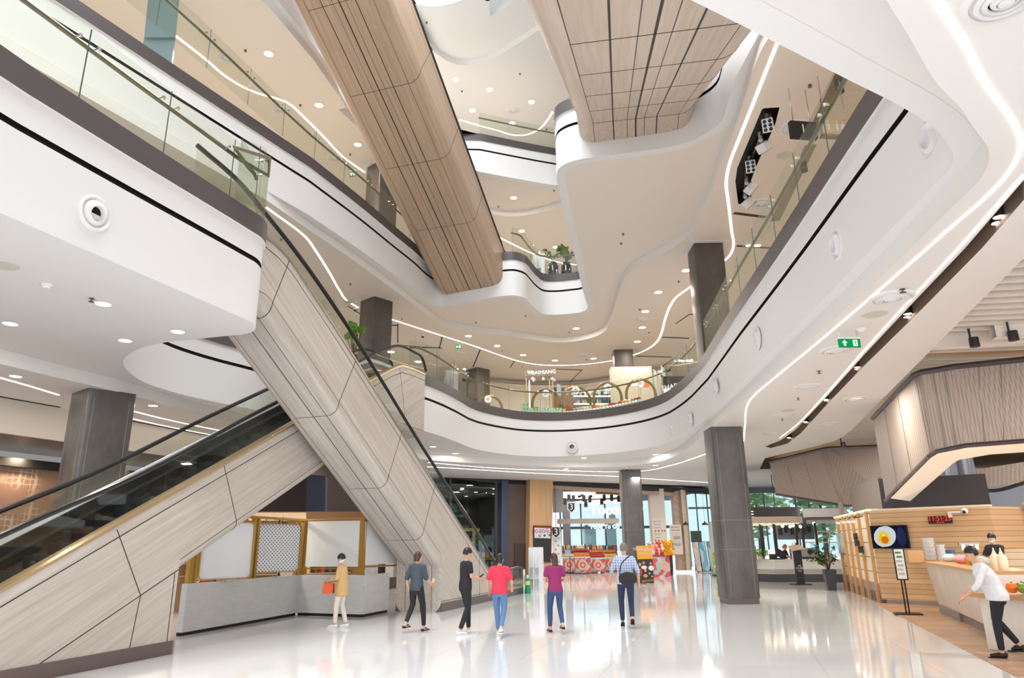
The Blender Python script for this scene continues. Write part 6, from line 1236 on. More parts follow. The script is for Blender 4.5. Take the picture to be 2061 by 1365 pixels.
# herb stall with sign
Y = 36.0; a, b = up(1058,Y), up(1117,Y); o0 = Vector((a.x, Y, FZ)); w_ = b.x-a.x
t = thing('herb_stall', 'herb stall with a glowing leaf sign on gilt posts above the curved balcony', 'stall', o0)
zs0, zs1 = aty(1088,760,Y).z-FZ, aty(1088,747,Y).z-FZ
mb = MB(); mb.box((w_/2,0,(zs0+zs1)/2), (w_,.7,zs1-zs0)); mb.obj('sign_box', M['stallgrey'], t)
text('BAIMIANG', .27, 'signwhite', t, M4=Matrix.Translation((w_*.64,-.36,(zs0+zs1)/2+.02)) @ Matrix.Rotation(R(-3),4,'Y') @ UP)
M['leaflogo'] = emat('leaf_logo', (226,246,200), 1.6)
for s, rot in ((-1,35),(1,-35)):
    mb = MB(); q = Matrix.Rotation(R(rot),4,'Y'); mb.slab([Vector((w_*.16,-.36,(zs0+zs1)/2-.1))+q @ Vector((s*.04+.07*math.sin(math.pi*k/6)*c2, 0, .26*k/6)) for c2, ks in ((1,range(7)),(-1,range(6,-1,-1))) for k in ks], (0,1,0), .01); mb.obj('leaf_emblem', M['leaflogo'], t)
for x, m in ((.05,'gold'),(.22,'signwhite'),(w_-.25,'gold'),(w_-.08,'gold')): mb = MB(); mb.cyl((x,0,0), (x,0,zs0 if m == 'gold' else zs0-.15), .03, 8); mb.obj('post', M[m], t)
for x in (.45,.95,1.4): mb = MB(); mb.lathe([(.06,.1),(.08,0),(.06,0)], (x,-.3,zs0-.12), 12); h = mb.obj('lamp', M['gold'], t, smooth=True); mb = MB(); mb.ball((x,-.3,zs0-.13), .06, 8); mb.obj('bulb', M['glow'], h)
for x in (.35,w_-.1): mb = MB(); mb.cyl((x,-.4,zs0-.1), (x+.12,-.5,zs0-.32), .07, 10); mb.obj('spot', M['lacq'], t)
M['carton'] = mat('carton', (198,222,214), .6); M['cleaf'] = mat('carton_leaf', (110,180,80), .6)
Yc = 33.6
def carton(a0, a1, y0, y1, l):
    p, q = aty(a0,y1,Yc), aty(a1,y0,Yc); w2, h2 = q.x-p.x, q.z-p.z; t = thing('carton', 'pale green carton with a leaf print, '+l, 'carton', ((p.x+q.x)/2, Yc+.3, p.z), 0, 'pale green cartons by the herb stall'); mb = MB(); mb.box((0,0,h2/2), (w2-.01,.5,h2-.005)); mb.obj('body', M['carton'], t)
    for s in (-1,1): mb = MB(); mb.slab([(w2*.1+s*(.02+.1*k/5) , -.255, h2*.45+.06*math.sin(math.pi*k/5)*c+.1*k/5) for c, ks in ((1,range(6)),(-1,range(5,-1,-1))) for k in ks], (0,1,0), .004); mb.obj('leaf_print', M['cleaf'], t)
bz = aty(1090,838,Yc).z
for i, (a0,a1) in enumerate(((1044,1065.5),(1065.5,1087),(1087,1109),(1109,1131))): carton(a0,a1,829,838,'bottom row, %s' % ['leftmost','second from left','third from left','rightmost'][i])
for i, (a0,a1) in enumerate(((1048,1065.5),(1065.5,1087),(1087,1109),(1109,1131))): carton(a0,a1,820.5,829,'second row, %s' % ['under the single top carton','second from left','third from left','rightmost'][i])
carton(1048,1065.5,812.5,820.5,'alone on top of the stack')
mb = MB(); p, q = aty(1040,838,Yc), aty(1134,838,Yc); mb.box(((p.x+q.x)/2, Yc+.35, (FZ+p.z)/2), (q.x-p.x,.6,p.z-FZ-.004)); o = mb.obj('low_table', M['beige']); tag(o, 'low table under the pale green cartons', 'table')
# cosmetics shelves with lit edges
for i, (a0, a1, zt) in enumerate([(1131,1182,779),(1182,1236,776)]):
    Y = 37.5; p, q = up(a0,Y), up(a1,Y); w2 = q.x-p.x; side = 'left' if i == 0 else 'right'
    t = thing('lit_shelf', 'white shelf unit with glowing shelf edges behind the balcony arches, '+side+' of two', 'shelf', (p.x, Y, FZ), 0, 'lit shelf units'); hh = aty(a0,783,Y).z-FZ
    mb = MB(); mb.box((w2/2,.35,hh/2), (w2,.05,hh)); mb.obj('back_panel', M['cafewhite'], t)
    for yy in (799,814.5,830):
        z = aty(a0,yy,Y).z-FZ; mb = MB(); mb.box((w2/2,.12,z), (w2,.45,.05)); mb.obj('board', M['lacq'], t); mb = MB(); mb.box((w2/2,-.12,z), (w2,.03,.06)); mb.obj('light_edge', M['glowc'], t)
        for j in range(11 if yy < 830 else 9):
            h = .16+.16*random.random(); mb = MB(); mb.lathe([(.055,0),(.06,h*.65),(.025,h*.8),(.025,h)], n=8) if random.random() > .35 else mb.box((0,0,h/2), (.11,.1,h)); o = mb.obj('cosmetic_bottle', M['p%d' % random.choice([3,3,7,1,5,4,2,7])]); o.location = (p.x+w2*(j+.5)/11, Y+.06, FZ+z+.025); tag(o, 'small bottle on the %s board of the %s lit shelf unit' % ({799:'top',814.5:'middle',830:'lowest'}[yy], side), 'bottle', 'bottles: %s unit, %s board' % (side, {799:'top',814.5:'middle',830:'lowest'}[yy]))
for a, y0, y1, m, l in [(1117,780,790,'p5','blue and white tub pair'),(1124,774,792,'tubclear','tall pale carton'),(1133,781,791,'p5','blue and white tub left of the orange carton'),(1145,776,796,'p6','orange carton'),(1150,783,796,'lacq','white box beside the orange carton')]:
    p, q = aty(a-3.2,y1,36.8), aty(a+3.2,y0,36.8); p.z = aty(1112,797,36.8).z-.005; o = MB().box((0,0,(q.z-p.z)/2), (q.x-p.x,.2,q.z-p.z)).obj('shop_carton', M[m]); o.location = ((p.x+q.x)/2, 36.8, p.z); tag(o, l+' on top of the herb stall counter', 'carton')
p, q = aty(1112,797,36.8), aty(1154,797,36.8); o = MB().box(((p.x+q.x)/2,36.85,(FZ+p.z)/2-.005), (q.x-p.x,.4,p.z-FZ-.01)).obj('stall_counter', M['kwall']); tag(o, 'brown counter block behind the cartons', 'counter')
o = (lambda g: MB().lathe([(.3,0),(.45,g*.5),(.42,g*.85),(.2,g)], n=14))(aty(1081,819,35).z-FZ).obj('green_jar', mat('dark_green', (70,110,50), .5), smooth=True); o.location = (aty(1081,820,35).x-.05, 35.3, FZ); tag(o, 'large dark green jar between the stall posts', 'jar')
# arches with round white signs
def arch(a0, a1, ya, ax, Y, label, sx, sy, h0=None):
    p, q, tp = aty(a0,800,Y), aty(a1,800,Y), aty(ax,ya,Y); w2 = (q.x-p.x)/2; cx = (p.x+q.x)/2; zc = tp.z-w2-FZ
    t = thing('arch_frame', label, 'arch', (cx, Y, FZ), 0, 'gilt arches on the upper balcony'); pts = [(-w2,0,0),(-w2,0,zc*.5),(-w2,0,zc)]+[(-w2*math.cos(R(k*15)),0,zc+w2*math.sin(R(k*15))) for k in range(1,12)]+[(w2,0,zc),(w2,0,zc*.5),(w2,0,0)]
    mb = MB(); mb.tube(pts, .07, 8); mb.obj('hoop', M['archgold'], t, smooth=True); s = aty(sx,sy,Y-.15)
    t2 = thing('round_notice', 'round white notice hung on the '+label.split(',')[0], 'sign', s, 0, 'round white notices'); mb = MB(); mb.lathe([(1e-6,.02),(.19,.02),(.19,-.02),(1e-6,-.02)], n=22, M=Matrix.Rotation(R(90),4,'X')); mb.obj('disc', mat('notice_white', (240,240,248), .4, emit=.35), t2)
    mb = MB(); mb.box((0,-.025,.02), (.2,.006,.03)); mb.box((0,-.025,-.05), (.14,.006,.02)); mb.obj('print', M['p5'], t2)
    mb = MB(); mb.cyl((0,.03,-.18), (0,.03,FZ-s.z), .015, 5); mb.obj('stem', M['steel'], t2)
M['archgold'] = mat('arch_gold', (140,118,76), .35, .6)
arch(1071,1127,784.5,1097,34.6,'gilt arch behind the pale cartons, first from the stall',1098.6,792)
arch(1133,1188,779.5,1156,34.4,'gilt arch second from the stall, before the lit shelves',1159,785.6)
arch(1195,1251,771.5,1224,34,'gilt arch third from the stall, before the white box',1223,780)
arch(1261,1320,764,1290,33.4,'gilt arch nearest the right balcony bend',1288.7,772)
arch(958,1010,797,984,36,'gilt arch far left behind the sloping rail',982,803.6)
# flower jars along the rail
for j in range(24):
    a = 1136+j*6.6; Y = 33.1-.0012*max(0,a-1200)**1.35*.1; bz_ = aty(a, 836-(a-1130)*.115-.0006*max(0,a-1180)**2, Y).z; c = random.choice(['apple','creamb','p2','apple','p6','grey'])
    t = thing('flower_jar', 'little jar with a %s head among the flowers along the balcony glass' % {'apple':'red','creamb':'cream','p2':'tan','p6':'orange','grey':'grey'}[c], 'jar', (aty(a,830,Y).x, Y, bz_), 0, 'flower jars along the glass, '+c); mb = MB(); mb.lathe([(.08,0),(.11,.08),(.06,.18)], n=10); mb.obj('jar', M['tubclear'], t, smooth=True); mb = MB(); mb.ball((0,0,.22), .1, 8, sc=(1,1,.7)); mb.obj('flower', M[c], t, smooth=True)
mb = MB(); pl = [aty(a, 837-(a-1130)*.115-.0006*max(0,a-1180)**2, 33.1) for a in range(1132,1300,12)]; ribbon(mb, [Vector((p.x,33.3+.0*i,0)) for i, p in enumerate(pl)], [(0,FZ),(0,FZ+.02)], [0], closed=False); mb2 = MB(); p, q = pl[0], pl[-1]
for i in range(len(pl)-1): mb2.box(((pl[i].x+pl[i+1].x)/2, 33.05, (FZ+pl[i].z)/2), (pl[i+1].x-pl[i].x,.4,max(.1,pl[i].z-FZ-.02)))
o = mb2.obj('flower_bench', M['beige']); tag(o, 'low stepped bench carrying the flower jars behind the glass', 'bench')
# white promotional box, neon restaurant, leaning cards
M['promo'] = mat('promo_white', (226,218,202), .5)
p, q = aty(1235,835,34.7), aty(1318,835,34.7); zt = aty(1276,738,34.7).z; t = thing('promotion_box', 'tall cream box kiosk below the dark pillar on the upper floor', 'box', ((p.x+q.x)/2, 35.05, FZ)); mb = MB(); mb.box((0,0,(zt-FZ)/2), (q.x-p.x,.7,zt-FZ)); mb.obj('body', M['promo'], t); mb = MB(); mb.box((.55,-.36,(aty(1300,790,36.9).z-FZ)), (.6,.02,.35)); mb.obj('red_print', mat('print_coral', (240,120,96), .5), t)
# SHABU neon
Yn = 34; p, q = aty(1340,815,Yn), aty(1400,815,Yn); t = thing('restaurant_front', 'dark restaurant front with a white neon sign at the right end of the upper floor', 'shop front', ((p.x+q.x)/2, Yn, FZ)); hh = aty(1350,757,Yn).z-FZ; mb = MB(); mb.box((0,.2,hh/2), (q.x-p.x,.3,hh)); mb.obj('wall', M['store'], t)
for s, (a, b) in (('SHABU',(1353,778)),('SUKI',(1356,786))): z = aty(a,b,Yn); text(s, .34, 'signwhite', t, M4=Matrix.Translation((z.x-(p.x+q.x)/2, .03, z.z-FZ)) @ Matrix.Rotation(R(-10),4,'Y') @ UP)
mb = MB(); z = aty(1343,789,Yn); mb.lathe([(1e-6,0),(.2,.0),(.2,.03),(1e-6,.03)], (z.x-(p.x+q.x)/2,.04,z.z-FZ), 5, M=Matrix.Rotation(R(90),4,'X')); mb.obj('star_emblem', M['signwhite'], t)
M['cyan'] = mat('cyan_card', (196,222,230), .5)
for px4, m, l in [([(1330,735),(1336,741),(1337,762),(1331,758)],'cyan','pale blue, tallest'),([(1324,747),(1334,756),(1338,798),(1328,803)],'promo','cream, middle'),([(1315,742),(1321,748),(1324,800),(1318,806)],'lacq','white, beside the cream box')]:
    t, P = quad_thing('leaning_card', 'tall leaning advert card on the upper floor, '+l, 'card', px4, 34.8, group='leaning cards on the upper floor'); mb = MB(); mb.slab(P, (0,1,0), .06); mb.obj('card', M[m], t); mb = MB(); lo_ = min(P, key=lambda v: v.z); mb.box((lo_.x, .1, (FZ-t.location.z+lo_.z)/2), (.1,.1,abs(FZ-t.location.z-lo_.z))); mb.obj('foot', M['steel'], t)
# ================================================================ white brochure stands
def brochure(q, label, hgt=1.65, rz=0):
    t = thing('brochure_stand', label, 'brochure stand', q, rz, 'white brochure stands'); w2 = .58; mb = MB(); mb.box((0,.12,hgt/2), (w2,.03,hgt)); mb.obj('back_panel', M['lacq'], t); mb = MB(); mb.box((0,.1,.02), (w2+.1,.4,.04)); mb.obj('base', M['lacq'], t)
    for x in (-w2/2+.02,-.1,.12): mb = MB(); mb.box((x,0,hgt*.4), (.03,.24,hgt*.8)); mb.obj('divider', M['lacq'], t)
    for z in (.05,.5,.92): mb = MB(); mb.box((-.09,0,z), (.4,.24,.025)); mb.obj('pocket_floor', M['lacq'], t)
    mb = MB(); mb.box((w2/2-.08,-.1,hgt*.4), (.16,.03,hgt*.8)); mb.obj('front_panel', M['lacq'], t); return t
q = atz(1080,1192,0); brochure((q.x,q.y,0), 'white brochure stand on the ground floor at the foot of the falling escalator', 1.66, R(-4))
brochure((aty(908,760,31.5).x, 31.5, FZ), 'white brochure stand behind the sloping glass of the upper left balcony', 3.0-.9, R(-12))
brochure((aty(1085,540,31.9).x, 31.9, ZB3-.03), 'white brochure stand on the third floor landing', 1.75, R(-10))
# ================================================================ vases with plants, third floor
M['vase'] = mat('black_glaze', (34,36,40), .08, coat=.6)
for a, l, sd, tall in ((1113.5,'left, with sparse leaves',1,0),(1140,'right, with the taller fuller plant',2,1)):
    Y = 32.3; z = ZB3-.03; q = aty(a, 540, Y); t = thing('black_vase', 'tall round shouldered black vase on the third floor landing, '+l, 'vase', (q.x,Y,z), 0, 'black vases'); hh = aty(a,527,Y).z-z
    mb = MB(); mb.lathe([(.2,0),(.25,.05),(.27,hh*.5),(.26,hh*.8),(.2,hh*.95),(.1,hh),(.08,hh-.03)], n=24); mb.obj('body', M['vase'], t, smooth=True)
    rd = random.Random(sd+10); sb, lf = MB(), MB()
    for k in range(5+4*tall):
        an = rd.uniform(0,6.28); rr = rd.uniform(.15,.55); ht = rd.uniform(.3,.65+.35*tall); tip = Vector((math.cos(an)*rr, math.sin(an)*rr*.6, hh+ht)); pth = crom([(0,0,hh-.05),(tip.x*.4,tip.y*.4,hh+ht*.6),tuple(tip)],3); sb.tube(pth,.012,5)
        for j in range(3,len(pth)):
            for _ in range(1+tall*2):
                d = Vector((rd.uniform(-1,1),rd.uniform(-.6,.6),rd.uniform(-.4,.8))).normalized(); w2 = d.cross(Vector((.2,1,.3))).normalized()*.07; L_ = rd.uniform(.16,.24); p0 = pth[j]; lf.add([p0,p0+d*L_*.35+w2,p0+d*L_*.75+w2*.7,p0+d*L_,p0+d*L_*.75-w2*.7,p0+d*L_*.35-w2],[(0,1,2,3,4,5)])
    t3 = thing('vase_plant', 'green leafy branches in the black vase, '+l.split(',')[0], 'plant', (q.x,Y,z), 0, 'branches in the black vases'); sb.obj('stems', M['bark'], t3); lf.obj('leaves', mat('vase_leaf_%d' % sd, (62,84,38), .4, noise=((4,4,4),1,(104,130,60))), t3)
# big leaved plant by the dark pillar
Y = 25.5; q = aty(712,690,Y); t = thing('pillar_plant', 'big round leaved green plant before the dark pillar, behind the escalator handrail', 'plant', (q.x,Y,FZ)); sb, lf = MB(), MB(); rd = random.Random(6)
hp = aty(712,665,Y).z-FZ; hpot = max(.4, aty(712,700,Y).z-FZ-.3); mb = MB(); mb.lathe([(.18,0),(.24,hpot*.9),(.22,hpot)], n=16); mb.obj('pot', M['vase'], t, smooth=True)
for k in range(16):
    an = rd.uniform(0,6.28); tip = Vector((math.cos(an)*rd.uniform(.05,.35), math.sin(an)*.3, hp+rd.uniform(-.5,.25))); sb.tube(crom([(0,0,hpot-.1),(tip.x*.5,tip.y*.5,tip.z*.75),tuple(tip)],3),.012,5); d = Vector((rd.uniform(-1,1),rd.uniform(-.6,.2),rd.uniform(-.5,.5))).normalized(); u2 = d.cross(Vector((0,1,.4))).normalized(); lf.add([tip+d*.15*math.cos(k2*.785)+u2*.13*math.sin(k2*.785) for k2 in range(8)],[tuple(range(8))])
sb.obj('stems', M['bark'], t); lf.obj('leaves', mat('round_leaf', (70,120,40), .35, noise=((3,3,3),1,(120,170,60))), t)
# ================================================================ hanging lift sign, upper right; slot with twin spots; glass lift; upper left pane
q = aty(1616,263,13.6); t = thing('floor_sign', 'black curved hanging sign with the number 1, upper right', 'sign', q, R(8)); mb = MB(); mb.box((0,0,0), (.62,.12,.42)); mb.obj('body', M['black'], t, bevel=.02); text('1', .3, 'lacq', t, M4=Matrix.Translation((-.03,-.07,0)) @ UP)
for x in (-.2,.2): mb = MB(); mb.cyl((x,0,.2), (x,0,C3-q.z), .012, 5); mb.obj('rod', M['steel'], t)
M['champ'] = mat('champagne_panel', (206,186,152), .35, .4)
q = aty(1683,257,13.2); t = thing('washroom_sign', 'champagne coloured hanging sign with washroom figures, upper right', 'sign', q, R(8)); mb = MB(); mb.box((0,0,0), (.72,.1,.4)); mb.obj('panel', M['champ'], t); mb = MB(); mb.box((0,0,-.23), (.74,.14,.05)); mb.obj('bottom_rail', M['bronze'], t)
for x, sk in ((-.22,0),(-.02,0),(.12,1)):
    mb = MB(); mb.ball((x,-.06,.1), .03, 8, sc=(1,.3,1)); mb.slab([(x-.03,-.06,.06),(x+.03,-.06,.06),(x+(.055 if sk else .03),-.06,-.04),(x+.025,-.06,-.12),(x-.025,-.06,-.12),(x-(.055 if sk else .03),-.06,-.04)],(0,1,0),.01); mb.obj('figure', M['lacq'], t)
for x in (-.25,.25): mb = MB(); mb.cyl((x,0,.2), (x,0,C3-q.z), .012, 5); mb.obj('rod', M['steel'], t)
mb = MB()
for (p0,p1) in (((1712,110),(1640,262)),((1632,292),(1560,445))): mb.bar(atz(*p0,C3-.006), atz(*p1,C3-.006), .28, .012)
struct(mb.obj('trim_13', M['bronze']))
for i, (a, b, z, l) in enumerate([(1690,179,C3-.13,'upper pair seen through the right balcony glass'),(1618,340,C3-.13,'lower pair seen through the right balcony glass')]):
    t = thing('slot_spotlight', 'twin glowing spotlights, '+l, 'spotlight', atz(a,b,z), R(-28), 'twin spotlights over the right balcony')
    for s in (-.13,.13): mb = MB(); mb.lathe([(.09,.12),(.09,-.01),(.08,-.02)], (0,s,0), 14); h = mb.obj('housing', M['dark'], t, smooth=True); mb = MB(); mb.lathe([(1e-6,-.015),(.085,-.015)], (0,s,0), 14); mb.obj('lens', M['glow'], h)
for i, (a0, a1, b) in enumerate([(1480,1530,493),(1450,1470,563),(1409,1432,683)]):
    mb = MB(); mb.bar(atz(a0+22,b+2,C3-.02), atz(a1,b+2,C3-.02), .1, .03); o = mb.obj('ceiling_light', M['glowc']); tag(o, 'short linear ceiling light over the right balcony, %s' % ['nearest','middle','farthest'][i], 'light', 'short linear lights')
M['tealglass'] = mat('teal_glass', (128,160,170), .15, spec=.8, alpha=.8)
P = [aty(301,-30,17), aty(362,-30,17), aty(352,75,17), aty(290,75,17)]; mb = MB(); mb.slab(P, (0,1,0), .05); t = mb.obj('teal_pane', M['tealglass']); tag(t, 'teal tinted glass pane standing behind the top left balustrade', 'glass pane')
mb = MB(); mb.slab([aty(290,75,17.1), aty(352,75,17.1), Vector((aty(352,75,17).x,17.1,ZB3-.03)), Vector((aty(290,75,17).x,17.1,ZB3-.03))], (0,1,0), .05); mb.obj('lower_pane', M['tealglass'], t)
# green sanitiser bottle and white post at the escalator foot
q = atz(1062,1195,0); t = thing('sanitizer_bottle', 'green bottle shaped stand with a label at the foot of the falling escalator', 'bottle', (q.x,q.y,0)); mb = MB(); mb.lathe([(.11,0),(.12,.02),(.1,.2),(.08,.24),(.1,.28),(.1,.48),(.05,.55)], n=14); mb.obj('body', mat('bottle_green', (20,140,96), .3), t, smooth=True); mb = MB(); mb.lathe([(.045,.55),(.045,.64),(.02,.66)], n=10); mb.obj('cap', M['lacq'], t); mb = MB(); mb.lathe([(.103,.3),(.103,.45)], n=14); mb.obj('label', mat('label_lime', (200,220,110), .4), t)
q = atz(1055.5,1195,0); t = thing('notice_post', 'thin white post with a pink notice beside the green bottle', 'post', (q.x,q.y,0)); mb = MB(); mb.box((0,0,.43), (.08,.05,.86)); mb.obj('post', M['lacq'], t); mb = MB(); mb.box((0,-.03,.5), (.05,.01,.3)); mb.obj('notice', M['pinkpack'], t)
# ================================================================ people
def loft(mb, rings, n=16):
    """rings: (centre, half width x, half depth y, tilt about x)"""
    vs = []
    for c, rx, ry, *tl in rings:
        q = Matrix.Rotation(tl[0] if tl else 0, 3, 'X')
        vs += [Vector(c)+q @ Vector((rx*math.cos(2*math.pi*j/n), ry*math.sin(2*math.pi*j/n), 0)) for j in range(n)]
    k = len(rings)
    fs = [(i*n+j, i*n+(j+1) % n, (i+1)*n+(j+1) % n, (i+1)*n+j) for i in range(k-1) for j in range(n)]
    fs += [tuple(range(n-1, -1, -1)), tuple((k-1)*n+j for j in range(n))]
    return mb.add(vs, fs)
def limb(mb, pts, rad, n=10):
    mb.tube(pts, rad, n)
    for p, r in zip(pts, rad): mb.ball(p, r*.995, 8)
def fuse(mb, name, m, parent, vox, it=3):
    """join the pieces of a figure into one continuous surface"""
    o = mb.obj(name, m); r = o.modifiers.new('r', 'REMESH'); r.mode = 'VOXEL'; r.voxel_size = vox
    s = o.modifiers.new('s', 'SMOOTH'); s.factor = .5; s.iterations = it
    me = bpy.data.meshes.new_from_object(o.evaluated_get(bpy.context.evaluated_depsgraph_get())); old = o.data
    o.modifiers.clear(); o.data = me; bpy.data.meshes.remove(old); me.name = name
    me.materials.clear(); me.materials.append(m); me.polygons.foreach_set('use_smooth', [True]*len(me.polygons))
    o.parent = parent; return o
def vecs(*a): return [Vector(x) for x in a]
def person(label, q, rz, H, top, legs, shoes, hair, arms, stride=(.26,-.24), knee=(.05,.16), lean=.04, head=(0,0), sleeve=.55, topw=1.0, long=0, mask=False, shoe_mat='lacq', sandals=False, hairlong=0, skin='skin', waist_up=False):
    t = thing('person', label, 'person', q, rz, 'people in the mall'); s = H/1.7
    V_ = lambda x, y, z: Vector((x*s, y*s, z*s))
    ly = lambda z: math.tan(lean)*max(0, z-.95)      # forward lean of the trunk
    hipz = .93-.02*abs(stride[0])
    # leg joints
    J = {}
    for k, sx, st, kb in (('L',-1,stride[0],knee[0]),('R',1,stride[1],knee[1])):
        hip = V_(sx*.09, 0, hipz); ank = V_(sx*.085, st, .085+(.10 if st < -.15 and kb > .12 else 0)); mid = (hip+ank)/2; kn = mid+V_(sx*.01, kb, 0.01); J['hip'+k], J['kn'+k], J['an'+k] = hip, kn, ank
    hy = ly(1.5)+head[1]*.0
    neck = V_(0, ly(1.42), 1.43); sk = V_(head[0]*.02, ly(1.6)+.02, 1.585)
    b = MB()
    loft(b, [(V_(0,0,.84),.10*s,.09*s),(V_(0,-.01,.93),.155*s,.115*s),(V_(0,ly(1.08),1.08),.125*s,.095*s),(V_(0,ly(1.25)+.01,1.26),.15*s,.11*s),(V_(0,ly(1.38),1.39),.15*s,.085*s),(V_(0,ly(1.43),1.435),.07*s,.06*s)])
    limb(b, [V_(0,ly(1.4),1.4), neck, V_(0,ly(1.5)+.01,1.5)], [.06*s,.052*s,.05*s])
    hq = Matrix.Rotation(head[1], 3, 'X') @ Matrix.Rotation(head[0], 3, 'Z') if False else (Matrix.Rotation(head[0], 3, 'Z') @ Matrix.Rotation(-head[1], 3, 'X'))
    def hd(x, y, z): return sk+hq @ V_(x, y, z)
    hm = MB(); loft(hm, [((0,.03*s,-.105*s),.03*s,.035*s),((0,.03*s,-.085*s),.05*s,.06*s),((0,.02*s,-.04*s),.066*s,.085*s),((0,.0,.02*s),.075*s,.095*s),((0,-.01*s,.07*s),.068*s,.088*s),((0,-.01*s,.105*s),.04*s,.055*s),((0,-.01*s,.118*s),.012*s,.016*s)])
    hm.ball((0,.105*s,-.018*s), .016*s, 8, sc=(.8,1,1.3)); hm.ball((-.077*s,.0,-.01*s), .024*s, 8, sc=(.4,.8,1.2)); hm.ball((.077*s,.0,-.01*s), .024*s, 8, sc=(.4,.8,1.2)); hm.ball((0,.085*s,-.062*s), .02*s, 8, sc=(1.3,.5,.5))
    b.add([sk+hq @ Vector(v) for v in hm.v], hm.f)
    for k in 'LR':
        limb(b, [J['hip'+k], J['hip'+k].lerp(J['kn'+k],.5), J['kn'+k], J['kn'+k].lerp(J['an'+k],.35), J['an'+k]], [.085*s,.07*s,.052*s,.05*s,.036*s])
        f = J['an'+k]; up_ = f.z > .12*s
        toe = f+(V_(0,.1,-.07) if up_ else V_(0,.15,-.055)); limb(b, [f+V_(0,-.03,-.04), f+V_(0,.05,-.05), toe], [.034*s,.034*s,.022*s], 8); J['toe'+k] = toe
    A = {}
    for k, sx, (el, wr) in (('L',-1,arms[0]),('R',1,arms[1])):
        sh = V_(sx*.175, ly(1.37), 1.375); el, wr = V_(*el), V_(*wr); A[k] = (sh, el, wr)
        limb(b, [V_(sx*.1,ly(1.37),1.38), sh, sh.lerp(el,.5), el, el.lerp(wr,.4), wr], [.055*s,.05*s,.043*s,.036*s,.035*s,.024*s])
        d = (wr-el).normalized(); side = d.cross(Vector((0,0,1))); side = side.normalized() if side.length > .1 else Vector((0,1,0)); nrm = side.cross(d)
        if abs(d.z) > .8: side = Vector((0,1,0)); nrm = Vector((sx,0,0))
        palm = wr+d*.05*s; limb(b, [wr, wr+d*.03*s+side*.012*s, wr+d*.07*s], [.024*s,.03*s,.028*s], 8)
        for fi, (off, ln) in enumerate(((-.027,.075),(-.009,.085),(.009,.08),(.026,.064))):
            p0 = wr+d*.085*s+side*off*s; p1 = p0+d*ln*.5*s-nrm*.008*s*sx; p2 = p1+d*ln*.45*s-nrm*.03*s; b.tube([p0-d*.02*s,p0,p1,p2], [.0095*s,.0095*s,.009*s,.0075*s], 6)
        p0 = wr+d*.03*s-side*.03*s; b.tube([p0,p0+d*.035*s-side*.022*s,p0+d*.07*s-side*.02*s], [.012*s,.011*s,.009*s], 6)
    fuse(b, 'body', M[skin], t, .0105*s, 3)
    for x in (-.028,.028):
        e = MB(); e.ball(hd(x,.083,.005), .011*s, 8); e.obj('eye', M['black'], t, smooth=True)
    # top
    g = MB(); hem = .86 if not long else long
    if long: loft(g, [(V_(0,.0,hem),.20*s,.15*s),(V_(0,0,.95),.185*s,.15*s),(V_(0,ly(1.1),1.1),.16*s,.13*s),(V_(0,ly(1.26)+.01,1.27),.175*s,.135*s),(V_(0,ly(1.38),1.4),.165*s,.105*s),(V_(0,ly(1.43),1.45),.075*s,.07*s)])
    else: loft(g, [(V_(0,.0,hem),.17*s*topw,.13*s*topw),(V_(0,0,.95),.172*s*topw,.135*s*topw),(V_(0,ly(1.1),1.1),.15*s*topw,.12*s*topw),(V_(0,ly(1.26)+.01,1.27),.172*s*topw,.132*s*topw),(V_(0,ly(1.38),1.4),.165*s,.105*s),(V_(0,ly(1.43),1.445),.07*s,.065*s)])
    for k, sx in (('L',-1),('R',1)):
        sh, el, wr = A[k]; e2 = sh.lerp(el, min(1, sleeve)) if sleeve <= 1 else el
        pts = [V_(sx*.1,ly(1.37),1.385), sh, sh.lerp(e2,.5), e2]; rd_ = [.07*s,.066*s,.062*s,.06*s]
        if sleeve > 1: pts.append(el.lerp(wr, sleeve-1)); rd_ = [.07*s,.064*s,.056*s,.052*s,.045*s]
        limb(g, pts, rd_)
    fuse(g, 'coat' if long else 'shirt', M[top], t, .013*s, 4)
    g = MB()
    loft(g, [(V_(0,0,.80),.12*s,.10*s),(V_(0,-.01,.9),.162*s,.125*s),(V_(0,0,.99),.152*s,.115*s)])
    for k in 'LR':
        end = J['kn'+k].lerp(J['an'+k], .86); limb(g, [J['hip'+k], J['hip'+k].lerp(J['kn'+k],.5), J['kn'+k], J['kn'+k].lerp(J['an'+k],.4), end], [.095*s,.082*s,.066*s,.06*s,.05*s])
    fuse(g, 'trousers', M[legs], t, .013*s, 4)
    for k in 'LR':
        f, toe = J['an'+k], J['toe'+k]; g = MB()
        if sandals:
            g.box(((f+toe)/2)+V_(0,-.01,-.035), (.075*s,.22*s,.02*s)); g.box(f+V_(0,-.05,-.06), (.06*s,.05*s,.05*s)); g.tube([f+V_(-.045,.03,-.03),f+V_(0,.03,.0),f+V_(.045,.03,-.03)], .01*s, 5); g.tube([f+V_(-.042,.1,-.05),f+V_(0,.1,-.02),f+V_(.042,.1,-.05)], .01*s, 5); g.obj('sandal', M[shoe_mat], t)
        else:
            limb(g, [f+V_(0,-.035,-.035), f+V_(0,.05,-.04), toe+V_(0,0,.005)], [.045*s,.042*s,.032*s], 10); so = fuse(g, 'shoe', M[shoe_mat], t, .009*s, 2); g = MB(); g.box(((f+toe)/2)+V_(0,.0,-.055 if f.z < .12*s else -.06), (.08*s,.25*s,.022*s)); g.obj('sole', M['lacq'] if shoe_mat == 'lacq' else M['black'], so)
